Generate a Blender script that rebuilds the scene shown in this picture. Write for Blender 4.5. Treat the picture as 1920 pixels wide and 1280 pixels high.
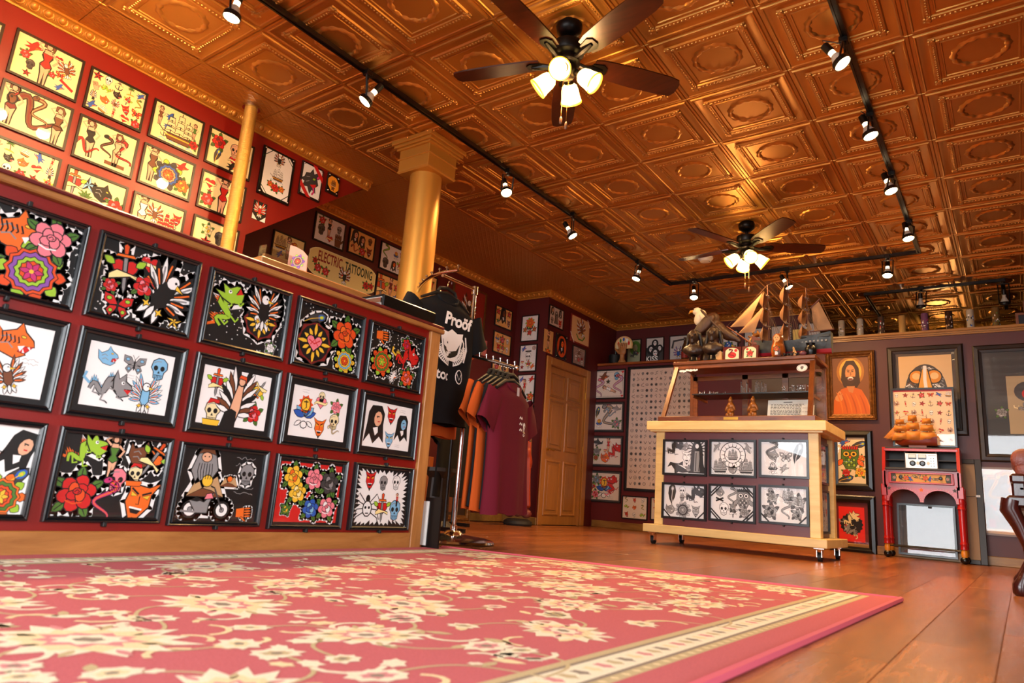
import bpy, bmesh, math, random
from mathutils import Vector, Matrix, Euler
sc = bpy.context.scene
for o in list(bpy.data.objects): bpy.data.objects.remove(o)
PI = math.pi
# ------------------------------------------------------------------ camera, world, daylight, exposure
H = 2.812                                   # ceiling height in metres
CAM = Vector((3.9616, -1.8605, 0.2932)); YAW, PITCH, ROLL, FPX = -0.639464, 0.222208, 0.075351, 1286.99
_f = Vector((math.sin(YAW)*math.cos(PITCH), math.cos(YAW)*math.cos(PITCH), math.sin(PITCH)))
_r = Vector((math.cos(YAW), -math.sin(YAW), 0)); _u = _r.cross(_f)
RX = _r*math.cos(ROLL)+_u*math.sin(ROLL); UX = -_r*math.sin(ROLL)+_u*math.cos(ROLL)
cd = bpy.data.cameras.new('camera'); cam = bpy.data.objects.new('camera', cd); sc.collection.objects.link(cam)
m = Matrix((RX, UX, -_f)).transposed().to_4x4(); m.translation = CAM; cam.matrix_world = m
cd.sensor_width = 36; cd.lens = FPX/1920*36; cd.clip_start = .02
cd.dof.use_dof = True; cd.dof.focus_distance = 5.6; cd.dof.aperture_fstop = 4.0
sc.camera = cam
vs = sc.view_settings; vs.view_transform = 'Standard'; vs.look = 'None'; vs.gamma = 1; vs.exposure = 0.0; vs.use_curve_mapping = False
w = bpy.data.worlds.new('world'); sc.world = w; w.use_nodes = True
w.node_tree.nodes['Background'].inputs[0].default_value = (.93, .965, 1, 1); w.node_tree.nodes['Background'].inputs[1].default_value = 17
WX0, WX1, WZ0, WZ1, WY = .15, 4.3, .35, 2.45, -4.6    # shop window behind the photographer
def area(name, loc, rot, sx, sy, power, color, portal=False):
    l = bpy.data.lights.new(name, 'AREA'); l.shape = 'RECTANGLE'; l.size = sx; l.size_y = sy; l.energy = power; l.color = color
    l.cycles.is_portal = portal
    o = bpy.data.objects.new(name, l); sc.collection.objects.link(o); o.location = loc; o.rotation_euler = rot; return o
area('window_portal', ((WX0+WX1)/2, WY+.02, (WZ0+WZ1)/2), (PI/2, 0, 0), WX1-WX0, WZ1-WZ0, 1, (1, 1, 1), True)
area('window_portal', (6.18, -2.6, 1.1), (0, PI/2, 0), 1.5, 3.4, 1, (1, 1, 1), True)
LAMP = (1.0, .58, .24); SPOT_W = 130; FAN_W = 19
# ------------------------------------------------------------------ helpers
def ray(u, v): return RX*((u-960)/FPX)-UX*((v-640)/FPX)+_f
def onX(u, v, x): d = ray(u, v); return CAM+d*((x-CAM.x)/d.x)
def onY(u, v, y): d = ray(u, v); return CAM+d*((y-CAM.y)/d.y)
def onZ(u, v, z): d = ray(u, v); return CAM+d*((z-CAM.z)/d.z)
def lin(c): return tuple((x/12.92 if x <= .04045 else ((x+.055)/1.055)**2.4) for x in c)
_m = {}
def mat(name, col=(.5,.5,.5), rough=.5, metal=0, spec=.5, noise=0, nscale=8, bump=0, bscale=40, emit=0, stretch=None, attr=False, dark=None, clear=0):
    if name in _m: return _m[name]
    M = bpy.data.materials.new(name); M.use_nodes = True; N = M.node_tree; b = N.nodes['Principled BSDF']
    b.inputs['Roughness'].default_value = rough; b.inputs['Metallic'].default_value = metal; b.inputs['Specular IOR Level'].default_value = spec
    b.inputs['Coat Weight'].default_value = clear; b.inputs['Coat Roughness'].default_value = .12
    c = (*lin(col), 1); b.inputs['Base Color'].default_value = c
    tc = N.nodes.new('ShaderNodeTexCoord'); mp = N.nodes.new('ShaderNodeMapping'); N.links.new(tc.outputs['Object'], mp.inputs[0])
    if stretch: mp.inputs['Scale'].default_value = stretch
    if attr:
        at = N.nodes.new('ShaderNodeAttribute'); at.attribute_name = 'Col'; N.links.new(at.outputs['Color'], b.inputs['Base Color'])
        src = at.outputs['Color']
    if noise:
        nz = N.nodes.new('ShaderNodeTexNoise'); nz.inputs['Scale'].default_value = nscale; nz.inputs['Detail'].default_value = 5; N.links.new(mp.outputs[0], nz.inputs['Vector'])
        cr = N.nodes.new('ShaderNodeMapRange'); cr.inputs[1].default_value = .3; cr.inputs[2].default_value = .7; N.links.new(nz.outputs[0], cr.inputs[0])
        mx = N.nodes.new('ShaderNodeMix'); mx.data_type = 'RGBA'; mx.blend_type = 'MIX' if dark else 'MULTIPLY'
        N.links.new(cr.outputs[0], mx.inputs[0])
        if attr: N.links.new(src, mx.inputs[6]); mx.inputs[7].default_value = (1-noise, 1-noise, 1-noise, 1)
        elif dark: mx.inputs[6].default_value = c; mx.inputs[7].default_value = (*lin(dark), 1)
        else: mx.inputs[6].default_value = c; mx.inputs[7].default_value = (1-noise, 1-noise, 1-noise, 1)
        N.links.new(mx.outputs[2], b.inputs['Base Color'])
    if bump:
        nb = N.nodes.new('ShaderNodeTexNoise'); nb.inputs['Scale'].default_value = bscale; nb.inputs['Detail'].default_value = 3; N.links.new(mp.outputs[0], nb.inputs['Vector'])
        bp = N.nodes.new('ShaderNodeBump'); bp.inputs['Strength'].default_value = bump; bp.inputs['Distance'].default_value = .01
        N.links.new(nb.outputs[0], bp.inputs['Height']); N.links.new(bp.outputs[0], b.inputs['Normal'])
    if emit:
        b.inputs['Emission Color'].default_value = c; b.inputs['Emission Strength'].default_value = emit
    _m[name] = M; return M
def wood(name, c1, c2, scale=3, stretch=(1, 12, 12), rough=.4, spec=.5, bands=6, clear=0):
    if name in _m: return _m[name]
    M = mat(name, c1, rough, spec=spec, clear=clear); N = M.node_tree; b = N.nodes['Principled BSDF']
    tc = N.nodes.new('ShaderNodeTexCoord'); mp = N.nodes.new('ShaderNodeMapping'); mp.inputs['Scale'].default_value = stretch
    oi = N.nodes.new('ShaderNodeObjectInfo'); ad = N.nodes.new('ShaderNodeVectorMath'); ad.operation = 'ADD'
    ml = N.nodes.new('ShaderNodeMath'); ml.operation = 'MULTIPLY'; ml.inputs[1].default_value = 37
    N.links.new(oi.outputs['Random'], ml.inputs[0]); N.links.new(tc.outputs['Object'], ad.inputs[0]); N.links.new(ml.outputs[0], ad.inputs[1]); N.links.new(ad.outputs[0], mp.inputs[0])
    nz = N.nodes.new('ShaderNodeTexNoise'); nz.inputs['Scale'].default_value = scale; nz.inputs['Detail'].default_value = 8; nz.inputs['Roughness'].default_value = .65; nz.inputs['Distortion'].default_value = .6
    N.links.new(mp.outputs[0], nz.inputs['Vector'])
    cr = N.nodes.new('ShaderNodeValToRGB'); e = cr.color_ramp.elements
    e[0].position = .3; e[0].color = (*lin(c2), 1); e[1].position = .7; e[1].color = (*lin(c1), 1)
    hs = N.nodes.new('ShaderNodeHueSaturation'); mr = N.nodes.new('ShaderNodeMapRange'); mr.inputs[3].default_value = .75; mr.inputs[4].default_value = 1.2
    N.links.new(oi.outputs['Random'], mr.inputs[0]); N.links.new(mr.outputs[0], hs.inputs['Value']); N.links.new(nz.outputs[0], cr.inputs[0]); N.links.new(cr.outputs[0], hs.inputs['Color']); N.links.new(hs.outputs[0], b.inputs['Base Color'])
    bp = N.nodes.new('ShaderNodeBump'); bp.inputs['Strength'].default_value = .12; bp.inputs['Distance'].default_value = .004; N.links.new(nz.outputs[0], bp.inputs['Height']); N.links.new(bp.outputs[0], b.inputs['Normal'])
    return M
def glass(name, tint=(1, 1, 1), refl=1.0, rough=.02):
    if name in _m: return _m[name]
    M = bpy.data.materials.new(name); M.use_nodes = True; N = M.node_tree; N.nodes.remove(N.nodes['Principled BSDF'])
    t = N.nodes.new('ShaderNodeBsdfTransparent'); t.inputs[0].default_value = (*tint, 1); g = N.nodes.new('ShaderNodeBsdfGlossy'); g.inputs['Roughness'].default_value = rough
    fr = N.nodes.new('ShaderNodeFresnel'); ge = N.nodes.new('ShaderNodeNewGeometry'); ir = N.nodes.new('ShaderNodeMapRange'); ir.inputs[3].default_value = 1.5; ir.inputs[4].default_value = 1/1.5; N.links.new(ge.outputs['Backfacing'], ir.inputs[0]); N.links.new(ir.outputs[0], fr.inputs[0]); mu = N.nodes.new('ShaderNodeMath'); mu.operation = 'MULTIPLY'; mu.inputs[1].default_value = refl
    mx = N.nodes.new('ShaderNodeMixShader'); N.links.new(fr.outputs[0], mu.inputs[0]); N.links.new(mu.outputs[0], mx.inputs[0]); N.links.new(t.outputs[0], mx.inputs[1]); N.links.new(g.outputs[0], mx.inputs[2])
    N.links.new(mx.outputs[0], N.nodes['Material Output'].inputs[0]); _m[name] = M; return M
def tag(o, label=None, cat=None, group=None, kind=None):
    for k, v in (('label', label), ('category', cat), ('group', group), ('kind', kind)):
        if v: o[k] = v
    return o
def empty(name, loc=(0, 0, 0), rz=0, label=None, cat=None, group=None, rot=None):
    o = bpy.data.objects.new(name, None); o.empty_display_size = .05; sc.collection.objects.link(o)
    o.location = loc; o.rotation_euler = rot or (0, 0, rz); return tag(o, label, cat, group)
def copy_tree(o, parent=None):
    c = o.copy(); sc.collection.objects.link(c)
    if parent: c.parent = parent
    for ch in list(o.children): copy_tree(ch, c)
    return c
class MB:
    def __init__(s): s.v = []; s.f = []; s.mi = []; s.cur = 0
    def add(s, vs, fs):
        n = len(s.v); s.v += [tuple(v) for v in vs]; s.f += [tuple(i+n for i in f) for f in fs]; s.mi += [s.cur]*len(fs); return s
    def box(s, x0, x1, y0, y1, z0, z1, b=0):
        if b:
            b = min(b, (x1-x0)/2.1, (y1-y0)/2.1, (z1-z0)/2.1); vs = []; fs = []
            for k, (z, i) in enumerate(((z0, b), (z0+b, 0), (z1-b, 0), (z1, b))):
                q = b if i else 0
                vs += [(x0+q, y0+b, z), (x0+b, y0+q, z), (x1-b, y0+q, z), (x1-q, y0+b, z), (x1-q, y1-b, z), (x1-b, y1-q, z), (x0+b, y1-q, z), (x0+q, y1-b, z)]
            for k in range(3):
                for i in range(8): fs.append((k*8+i, k*8+(i+1) % 8, k*8+8+(i+1) % 8, k*8+8+i))
            fs += [tuple(range(7, -1, -1)), tuple(range(24, 32))]; return s.add(vs, fs)
        vs = [(x0, y0, z0), (x1, y0, z0), (x1, y1, z0), (x0, y1, z0), (x0, y0, z1), (x1, y0, z1), (x1, y1, z1), (x0, y1, z1)]
        return s.add(vs, [(3, 2, 1, 0), (4, 5, 6, 7), (0, 1, 5, 4), (1, 2, 6, 5), (2, 3, 7, 6), (3, 0, 4, 7)])
    def lathe(s, prof, c=(0, 0, 0), n=20, ax=None, sx=1, sy=1, cap=True):
        c = Vector(c); q = ax.to_track_quat('Z', 'Y') if ax is not None else None; vs = []; fs = []
        for r, z in prof:
            for i in range(n):
                p = Vector((r*math.cos(2*PI*i/n)*sx, r*math.sin(2*PI*i/n)*sy, z)); vs.append(c+(q @ p if q else p))
        for k in range(len(prof)-1):
            for i in range(n): fs.append((k*n+i, k*n+(i+1) % n, k*n+n+(i+1) % n, k*n+n+i))
        if cap and prof[0][0] > 1e-5: fs.append(tuple(range(n-1, -1, -1)))
        if cap and prof[-1][0] > 1e-5: fs.append(tuple(range((len(prof)-1)*n, len(prof)*n)))
        return s.add(vs, fs)
    def cyl(s, a, b, r0, r1=None, n=12):
        a = Vector(a); b = Vector(b); d = b-a; return s.lathe([(r0, 0), (r0 if r1 is None else r1, d.length)], a, n, d.normalized())
    def tube(s, pts, r, n=8, cap=True):
        pts = [Vector(p) for p in pts]; vs = []; fs = []; up = None
        for i, p in enumerate(pts):
            t = (pts[min(i+1, len(pts)-1)]-pts[max(i-1, 0)]).normalized()
            if up is None: up = t.orthogonal().normalized()
            up = (up-t*up.dot(t)).normalized(); sd = t.cross(up); rr = r[i] if isinstance(r, (list, tuple)) else r
            vs += [p+(up*math.cos(2*PI*k/n)+sd*math.sin(2*PI*k/n))*rr for k in range(n)]
        for i in range(len(pts)-1):
            for k in range(n): fs.append((i*n+k, i*n+(k+1) % n, i*n+n+(k+1) % n, i*n+n+k))
        if cap: fs += [tuple(range(n-1, -1, -1)), tuple(range((len(pts)-1)*n, len(pts)*n))]
        return s.add(vs, fs)
    def ell(s, c, r, n=12, m=8, rot=None):
        if not isinstance(r, (tuple, list)): r = (r, r, r)
        c = Vector(c); vs = []; fs = []
        for j in range(m+1):
            t = PI*j/m
            for i in range(n):
                p = Vector((r[0]*math.sin(t)*math.cos(2*PI*i/n), r[1]*math.sin(t)*math.sin(2*PI*i/n), -r[2]*math.cos(t)))
                if rot: p = Euler(rot).to_matrix() @ p
                vs.append(c+p)
        for j in range(m):
            for i in range(n): fs.append((j*n+i, j*n+(i+1) % n, j*n+n+(i+1) % n, j*n+n+i))
        return s.add(vs, fs)
    def prism(s, pts, axis, a, b):
        # outline pts (2d) extruded along axis index from a to b; 2d coords are the other two axes in order
        def mk(p, t):
            q = [p[0], p[1]]; q.insert(axis, t); return q
        n = len(pts); return s.add([mk(p, a) for p in pts]+[mk(p, b) for p in pts], [tuple(range(n-1, -1, -1)), tuple(range(n, 2*n))]+[(i, (i+1) % n, n+(i+1) % n, n+i) for i in range(n)])
    def rails(s, w, h, prof):
        # mitred frame round a w x h opening centre in the xz plane; prof = list of (outset, y)
        k = len(prof); vs = []; fs = []
        for sx, sz in ((-1, -1), (1, -1), (1, 1), (-1, 1)):
            for o, y in prof: vs.append((sx*(w/2+o), y, sz*(h/2+o)))
        for c in range(4):
            d = (c+1) % 4
            for i in range(k): fs.append((c*k+i, d*k+i, d*k+(i+1) % k, c*k+(i+1) % k))
        return s.add(vs, fs)
    def build(s, name, mats, parent=None, smooth=False, kind=None, loc=None, cols=None, fix=True):
        me = bpy.data.meshes.new(name); me.from_pydata(s.v, [], s.f)
        if not isinstance(mats, (list, tuple)): mats = [mats]
        for q in mats: me.materials.append(q)
        if len(mats) > 1: me.polygons.foreach_set('material_index', s.mi)
        if smooth:
            me.polygons.foreach_set('use_smooth', [True]*len(me.polygons))
        if fix and not cols:
            bm = bmesh.new(); bm.from_mesh(me); bmesh.ops.remove_doubles(bm, verts=bm.verts, dist=1e-6) if smooth else None
            bmesh.ops.recalc_face_normals(bm, faces=bm.faces); bm.to_mesh(me); bm.free()
        if smooth: me.set_sharp_from_angle(angle=math.radians(42))
        o = bpy.data.objects.new(name, me); sc.collection.objects.link(o)
        if parent: o.parent = parent
        if loc is not None: o.location = loc
        if kind: o['kind'] = kind
        return o
def organic(mb, name, m_, parent, vox=.01, it=4, kind=None):
    o = mb.build(name, m_, parent, fix=False); r = o.modifiers.new('r', 'REMESH'); r.mode = 'VOXEL'; r.voxel_size = vox; r.use_smooth_shade = True
    q = o.modifiers.new('s', 'SMOOTH'); q.iterations = it; q.factor = .5; return o
def text_mb(body, size, col=None, align='CENTER', bold=0, shear=0, sx=1.0):
    c = bpy.data.curves.new('t', 'FONT'); c.body = body; c.size = size; c.align_x = align; c.offset = bold; c.shear = shear; c.resolution_u = 3
    o = bpy.data.objects.new('t', c); sc.collection.objects.link(o); dg = bpy.context.evaluated_depsgraph_get()
    me = bpy.data.meshes.new_from_object(o.evaluated_get(dg)); vs = [(v.co.x*sx, v.co.y) for v in me.vertices]; fs = [tuple(p.vertices) for p in me.polygons]
    bpy.data.objects.remove(o); bpy.data.curves.remove(c); bpy.data.meshes.remove(me); return vs, fs
# ------------------------------------------------------------------ flat print drawing (tattoo sheets): coloured polygons
CK = dict(K=(.05,.04,.04), W=(.95,.94,.93), R=(.80,.10,.09), O=(.93,.42,.10), Y=(.95,.75,.20), G=(.30,.48,.16), L=(.62,.78,.20), B=(.16,.35,.70), C=(.50,.72,.86), P=(.93,.50,.55), M=(.78,.18,.45), V=(.55,.32,.65),
          S=(.90,.68,.54), T=(.76,.60,.42), N=(.45,.25,.13), g=(.55,.54,.54), d=(.24,.23,.23), c=(.93,.86,.66), o=(.88,.30,.08), D=(.10,.22,.13), r=(.48,.10,.09), H=(.99,.90,.62))
def ellp(cx, cy, rx, ry=None, n=14, rot=0):
    ry = rx if ry is None else ry; c, s_ = math.cos(rot), math.sin(rot)
    return [(cx+rx*math.cos(2*PI*i/n)*c-ry*math.sin(2*PI*i/n)*s_, cy+rx*math.cos(2*PI*i/n)*s_+ry*math.sin(2*PI*i/n)*c) for i in range(n)]
def starp(cx, cy, r0, r1, n, rot=0):
    return [(cx+(r0 if i % 2 == 0 else r1)*math.cos(PI*i/n+rot), cy+(r0 if i % 2 == 0 else r1)*math.sin(PI*i/n+rot)) for i in range(2*n)]
def leafp(x, y, a, l, w):
    c, s_ = math.cos(a), math.sin(a); return [(x+u*l*c-v*w*s_, y+u*l*s_+v*w*c) for u, v in ((0, 0), (.2, .7), (.5, 1), (.8, .6), (1, 0), (.8, -.6), (.5, -1), (.2, -.7))]
def clip_poly(p, w_, h_):
    for ax, sg, lim in ((0, 1, w_), (0, -1, w_), (1, 1, h_), (1, -1, h_)):
        q = []; n = len(p)
        for i in range(n):
            a, b = p[i], p[(i+1) % n]; da, db = lim-sg*a[ax], lim-sg*b[ax]
            if da >= 0: q.append(a)
            if (da >= 0) != (db >= 0): t = da/(da-db); q.append((a[0]+(b[0]-a[0])*t, a[1]+(b[1]-a[1])*t))
        p = q
        if len(p) < 3: return None
    return p
class Art:
    def __init__(s): s.P = []; s.t = (0, 0, 1, 1, 0); s.l = 0; s.mono = None; s.pale = 0
    def at(s, x, y, sc_, rot=0, flip=1): s.t = (x, y, sc_, flip, rot)
    def X(s, p):
        x, y, k, fl, a = s.t; c, q = math.cos(a), math.sin(a); px, py = p[0]*k*fl, p[1]*k; return (x+px*c-py*q, y+px*q+py*c)
    def poly(s, pts, c, ol=0, oc='K'):
        s.l += 1; s.P.append(([s.X(p) for p in pts], c, s.l))
        if ol: s.st(pts, ol, oc, True)
    def st(s, pts, w, c='K', closed=False):
        n = len(pts); s.l += 1; L = []; Rr = []
        for i in range(n):
            a = pts[(i-1) % n] if closed or i > 0 else pts[i]; b = pts[(i+1) % n] if closed or i < n-1 else pts[i]
            dx, dy = b[0]-a[0], b[1]-a[1]; q = math.hypot(dx, dy) or 1; ww = (w[i] if isinstance(w, (list, tuple)) else w)/2
            L.append((pts[i][0]-dy/q*ww, pts[i][1]+dx/q*ww)); Rr.append((pts[i][0]+dy/q*ww, pts[i][1]-dx/q*ww))
        for i in range(n if closed else n-1):
            j = (i+1) % n; s.P.append(([s.X(L[i]), s.X(L[j]), s.X(Rr[j]), s.X(Rr[i])], c, s.l))
    def dot(s, x, y, r, c, n=8): s.poly(ellp(x, y, r, r, n), c)
    def txt(s, body, x, y, size, c, bold=0, align='CENTER', shear=0, rot=0, sx=1.0):
        vs, fs = text_mb(body, size, align=align, bold=bold, shear=shear, sx=sx); s.l += 1; ca, sa = math.cos(rot), math.sin(rot)
        for f in fs: s.P.append(([(x+vs[i][0]*ca-vs[i][1]*sa, y+vs[i][0]*sa+vs[i][1]*ca) for i in f], c, s.l))
    def motif(s, name, x, y, size, rot=0, flip=1, halo=None, c=None):
        s.at(x, y, size, rot, flip); l0 = s.l; n0 = len(s.P); s.l += 1
        MOT[name](s, c) if c else MOT[name](s)
        if halo:
            new = s.P[n0:]; s.P = s.P[:n0]; hp = []
            for pts, _, _l in new:
                if len(pts) < 5: continue
                hp.append((pts, halo, l0+1)); cx = sum(p[0] for p in pts)/len(pts); cy = sum(p[1] for p in pts)/len(pts)
                e = size*.19
                for i in range(len(pts)):
                    a, b = pts[i], pts[(i+1) % len(pts)]; dx, dy = b[0]-a[0], b[1]-a[1]; q = math.hypot(dx, dy)
                    if q < 1e-6: continue
                    nx, ny = -dy/q*e, dx/q*e; tx, ty = dx/q*e*.5, dy/q*e*.5
                    hp.append(([(a[0]-tx+nx, a[1]-ty+ny), (b[0]+tx+nx, b[1]+ty+ny), (b[0]+tx-nx, b[1]+ty-ny), (a[0]-tx-nx, a[1]-ty-ny)], halo, l0+1))
            s.P += hp+new
        s.l = l0; s.at(0, 0, 1)
    def build(s, name, mtl, parent, y=0, dz=4e-5, plane='xz', fn=None, clip=None):
        vs = []; fs = []; cols = []
        for pts, c, l in s.P:
            if clip:
                pts = clip_poly(pts, *clip)
                if not pts: continue
            c3 = CK[c] if isinstance(c, str) else c
            if s.mono: q = .3*c3[0]+.59*c3[1]+.11*c3[2]; q = max(.05, min(.95, (q-.5)*1.5+.5)) if q < .85 else q; c3 = (q, q, q)
            if s.pale: c3 = tuple(a*(1-s.pale)+.9*s.pale for a in c3)
            c4 = (*lin(c3), 1); n = len(vs)
            for p in pts:
                if fn: vs.append(fn(p[0], p[1], l*dz))
                else: vs.append((p[0], y-l*dz, p[1]) if plane == 'xz' else (p[0], p[1], y+l*dz))
            fs.append(tuple(range(n, n+len(pts)))); cols += [c4]*len(pts)
        me = bpy.data.meshes.new(name); me.from_pydata(vs, [], fs); me.materials.append(mtl)
        at = me.color_attributes.new('Col', 'FLOAT_COLOR', 'CORNER'); fl = []
        for c4 in cols: fl += c4
        at.data.foreach_set('color', fl)
        o = bpy.data.objects.new(name, me); sc.collection.objects.link(o); o.parent = parent; return o
# ------------------------------------------------------------------ motifs, each about one unit in radius
def m_rose(a, c='RP'):
    d, l = (c+c)[0], (c+c)[1]
    for t in (.5, 1.5, 2.6, 3.9, 5.2): a.poly(leafp(.5*math.cos(t), .5*math.sin(t), t, .62, .2), 'G', .05); a.st([(.55*math.cos(t), .55*math.sin(t)), (1.0*math.cos(t), 1.0*math.sin(t))], .04)
    for i in range(6): a.poly(ellp(.42*math.cos(i*1.047+.3), .42*math.sin(i*1.047+.3), .36, .3, 10, i*1.047), d, .045)
    for i in range(4): a.poly(ellp(.2*math.cos(i*1.57+.8), .2*math.sin(i*1.57+.8)+.05, .26, .2, 9, i*1.57), l if i % 2 else d, .04)
    a.poly(ellp(0, .08, .17, .14, 9), d, .04); a.st([(-.1, .05), (0, .14), (.1, .06), (.02, 0)], .04); a.st([(-.4, -.3), (-.1, -.42), (.25, -.36)], .06, l if l != d else 'W')
def heartp(k=1, x=0, y=0): return [(x+k*16*math.sin(t)**3/17, y+k*(13*math.cos(t)-5*math.cos(2*t)-2*math.cos(3*t)-math.cos(4*t))/17) for t in [2*PI*i/20 for i in range(20)]]
def m_heart(a, c='R'):
    a.poly(heartp(.8), c[0], .06); a.st([(-.45, .35), (-.3, .5), (-.12, .45)], .09, 'P')
    a.poly([(-.95, -.15), (-.6, .12), (.6, -.02), (.95, .2), (.9, -.1), (.6, -.32), (-.6, -.18), (-.95, -.4)], 'H', .05)
def m_dagger(a, c='R'):
    a.poly(heartp(.55, 0, -.05), c[0], .05)
    a.poly([(-.09, .5), (.09, .5), (.08, -.8), (0, -1.05), (-.08, -.8)], 'g', .05); a.poly([(-.4, .42), (.4, .42), (.32, .56), (-.32, .56)], 'O', .05); a.poly([(-.08, .56), (.08, .56), (.12, .9), (0, 1), (-.12, .9)], 'o', .05)
    a.poly([(-.6, -.3), (-.3, -.1), (.6, -.3), (.6, -.5), (.2, -.33), (-.6, -.52)], 'H', .05)
    for s in (-1, 1): a.poly(leafp(s*.4, .1, 1.57-s*1.0, .5, .16), 'L', .04)
def m_skull(a, c='W'):
    a.poly([(-.6, .1), (-.5, .6), (-.15, .85), (.25, .85), (.58, .55), (.62, .1), (.4, -.2), (.35, -.65), (0, -.8), (-.35, -.65), (-.4, -.2)], c[0], .07)
    for s in (-1, 1): a.poly(ellp(s*.25, .1, .17, .2, 9), 'K')
    a.poly([(0, -.05), (.1, -.28), (-.1, -.28)], 'K')
    for i in range(5): a.st([(-.24+i*.12, -.42), (-.22+i*.11, -.66)], .035)
    a.st([(-.32, -.42), (.32, -.42)], .04); a.st([(-.45, .45), (-.2, .6), (.1, .62)], .05, 'g')
def m_snake(a, c='GY'):
    p = [(.55*math.sin(i*.5)*(1.1-.03*i), 1-.115*i) for i in range(18)]
    a.st(p, [.34-.012*i for i in range(18)], 'K'); a.st(p, [.25-.011*i for i in range(18)], c[0]); a.st(p, [.09-.004*i for i in range(18)], c[-1])
    a.poly(ellp(p[0][0]+.05, 1.0, .24, .17, 9, .3), c[0], .06); a.dot(p[0][0]+.1, 1.05, .05, 'K'); a.st([(.25, 1.0), (.5, .95), (.62, 1.05)], .04, 'R')
def m_eagle(a, c='N'):
    for s in (-1, 1):
        for i in range(7):
            t = 1.57-s*(.25+i*.23); l = 1.05-.07*i; x, y = s*.16, .1-.06*i; a.poly(leafp(x, y, t, l, .1), ('W' if i % 2 else c[0]), .03); a.st([(x+.2*l*math.cos(t), y+.2*l*math.sin(t)), (x+.7*l*math.cos(t), y+.7*l*math.sin(t))], .05, 'g' if i % 2 else 'O')
    a.poly([(-.2, .25), (.2, .25), (.22, -.3), (0, -.6), (-.22, -.3)], c[0], .05)
    for i in range(3): a.poly(leafp(-.12+.12*i, -.45, -1.87+.3*i, .5, .1), 'W', .04)
    a.poly(ellp(0, .42, .2, .22, 10), 'W', .05); a.poly([(.12, .46), (.42, .36), (.15, .3)], 'Y', .04); a.dot(.06, .47, .04, 'K')
    for s in (-1, 1): a.poly(starp(s*.22, -.55, .14, .06, 4), 'Y', .03)
def m_angel(a, c='N'):
    m_wing(a, 'N'); a.poly([(-.1, .45), (.1, .45), (.16, .1), (.2, -.3), (.1, -1.0), (-.12, -1.0), (-.16, -.3), (-.14, .1)], 'S', .04); a.poly(ellp(0, .58, .13, .15, 9), 'S', .04); a.poly([(-.17, .55), (-.12, .78), (.12, .78), (.18, .5), (.1, .66), (-.1, .66)], 'o', .03)
    a.poly([(-.3, -.5), (-.1, -.35), (.1, -.4), (.2, -1.05), (-.35, -1.05)], 'K')
def m_wing(a, c='N'):
    for s in (-1, 1):
        for i in range(8):
            t = 1.57-s*(.12+i*.17); a.poly(leafp(s*.12, .2-.1*i, t, 1.0-.06*i, .09), ('K', 'W', 'N', 'W')[i % 4], .03)
def m_ship(a, c='W'):
    a.poly([(-.8, -.35), (.85, -.3), (.65, -.7), (-.55, -.72)], 'N', .05); a.st([(-.7, -.48), (.75, -.45)], .07, 'Y'); a.st([(-.8, -.35), (-1.1, -.1)], .05)
    for k, (x, h) in enumerate(((-.45, .75), (.05, 1.0), (.5, .75))):
        a.st([(x, -.35), (x, h)], .05)
        for j in range(3):
            y = -.25+j*.38*h; ww = .27-.05*j; a.poly([(x-ww, y), (x-ww*.85, y+.32*h), (x+ww*.85, y+.32*h), (x+ww, y), (x, y+.08)], c[0], .04)
    for i in range(4): a.st([(-1+.5*i, -.85), (-.85+.5*i, -.75), (-.6+.5*i, -.87)], .06, 'C')
def m_butterfly(a, c='RY'):
    for s in (-1, 1):
        a.poly([(0, .1), (s*.35, .65), (s*.95, .75), (s*.9, .2), (s*.5, -.02)], c[0], .06); a.poly([(0, 0), (s*.5, -.05), (s*.7, -.4), (s*.4, -.75), (s*.1, -.3)], c[0], .06)
        a.poly(ellp(s*.6, .42, .18, .14, 8), c[1], .04); a.poly(ellp(s*.4, -.38, .14, .14, 8), c[1], .04); a.st([(0, .45), (s*.25, .85)], .04)
    a.poly(ellp(0, 0, .08, .5, 10), 'K')
def m_mandala(a, c='oMVL'):
    for i in range(10): t = i*.628; a.poly(leafp(.6*math.cos(t), .6*math.sin(t), t, .42, .2), 'L' if i % 2 else c[0], .03)
    for r, q in ((.78, c[0]), (.66, c[2 % len(c)]), (.5, c[3 % len(c)]), (.36, 'o')): a.poly(starp(0, 0, r, r*.88, 12), q, .03)
    for i in range(6): a.poly(leafp(0, 0, i*1.047, .34, .09), c[1 % len(c)], .02)
    a.dot(0, 0, .07, 'Y')
def m_star(a, c='R'):
    a.poly(starp(0, 0, .9, .38, 5, 1.57), c[0], .05); P_ = starp(0, 0, .9, .38, 5, 1.57)
    for i in range(5): a.poly([(0, 0), P_[2*i], P_[2*i+1]], 'K')
def m_swallow(a, c='B'):
    a.poly([(-.9, .3), (-.3, .25), (.1, .75), (.5, .95), (.35, .35), (.75, .2), (.95, .25), (.8, .05), (.4, -.1), (.1, -.3), (-.5, -.9), (-.35, -.3), (-.95, -.25), (-.4, .02)], c[0], .06); a.poly([(.75, .1), (.4, -.08), (.1, -.25), (.2, .05)], 'O'); a.dot(.7, .16, .04, 'W')
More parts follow.
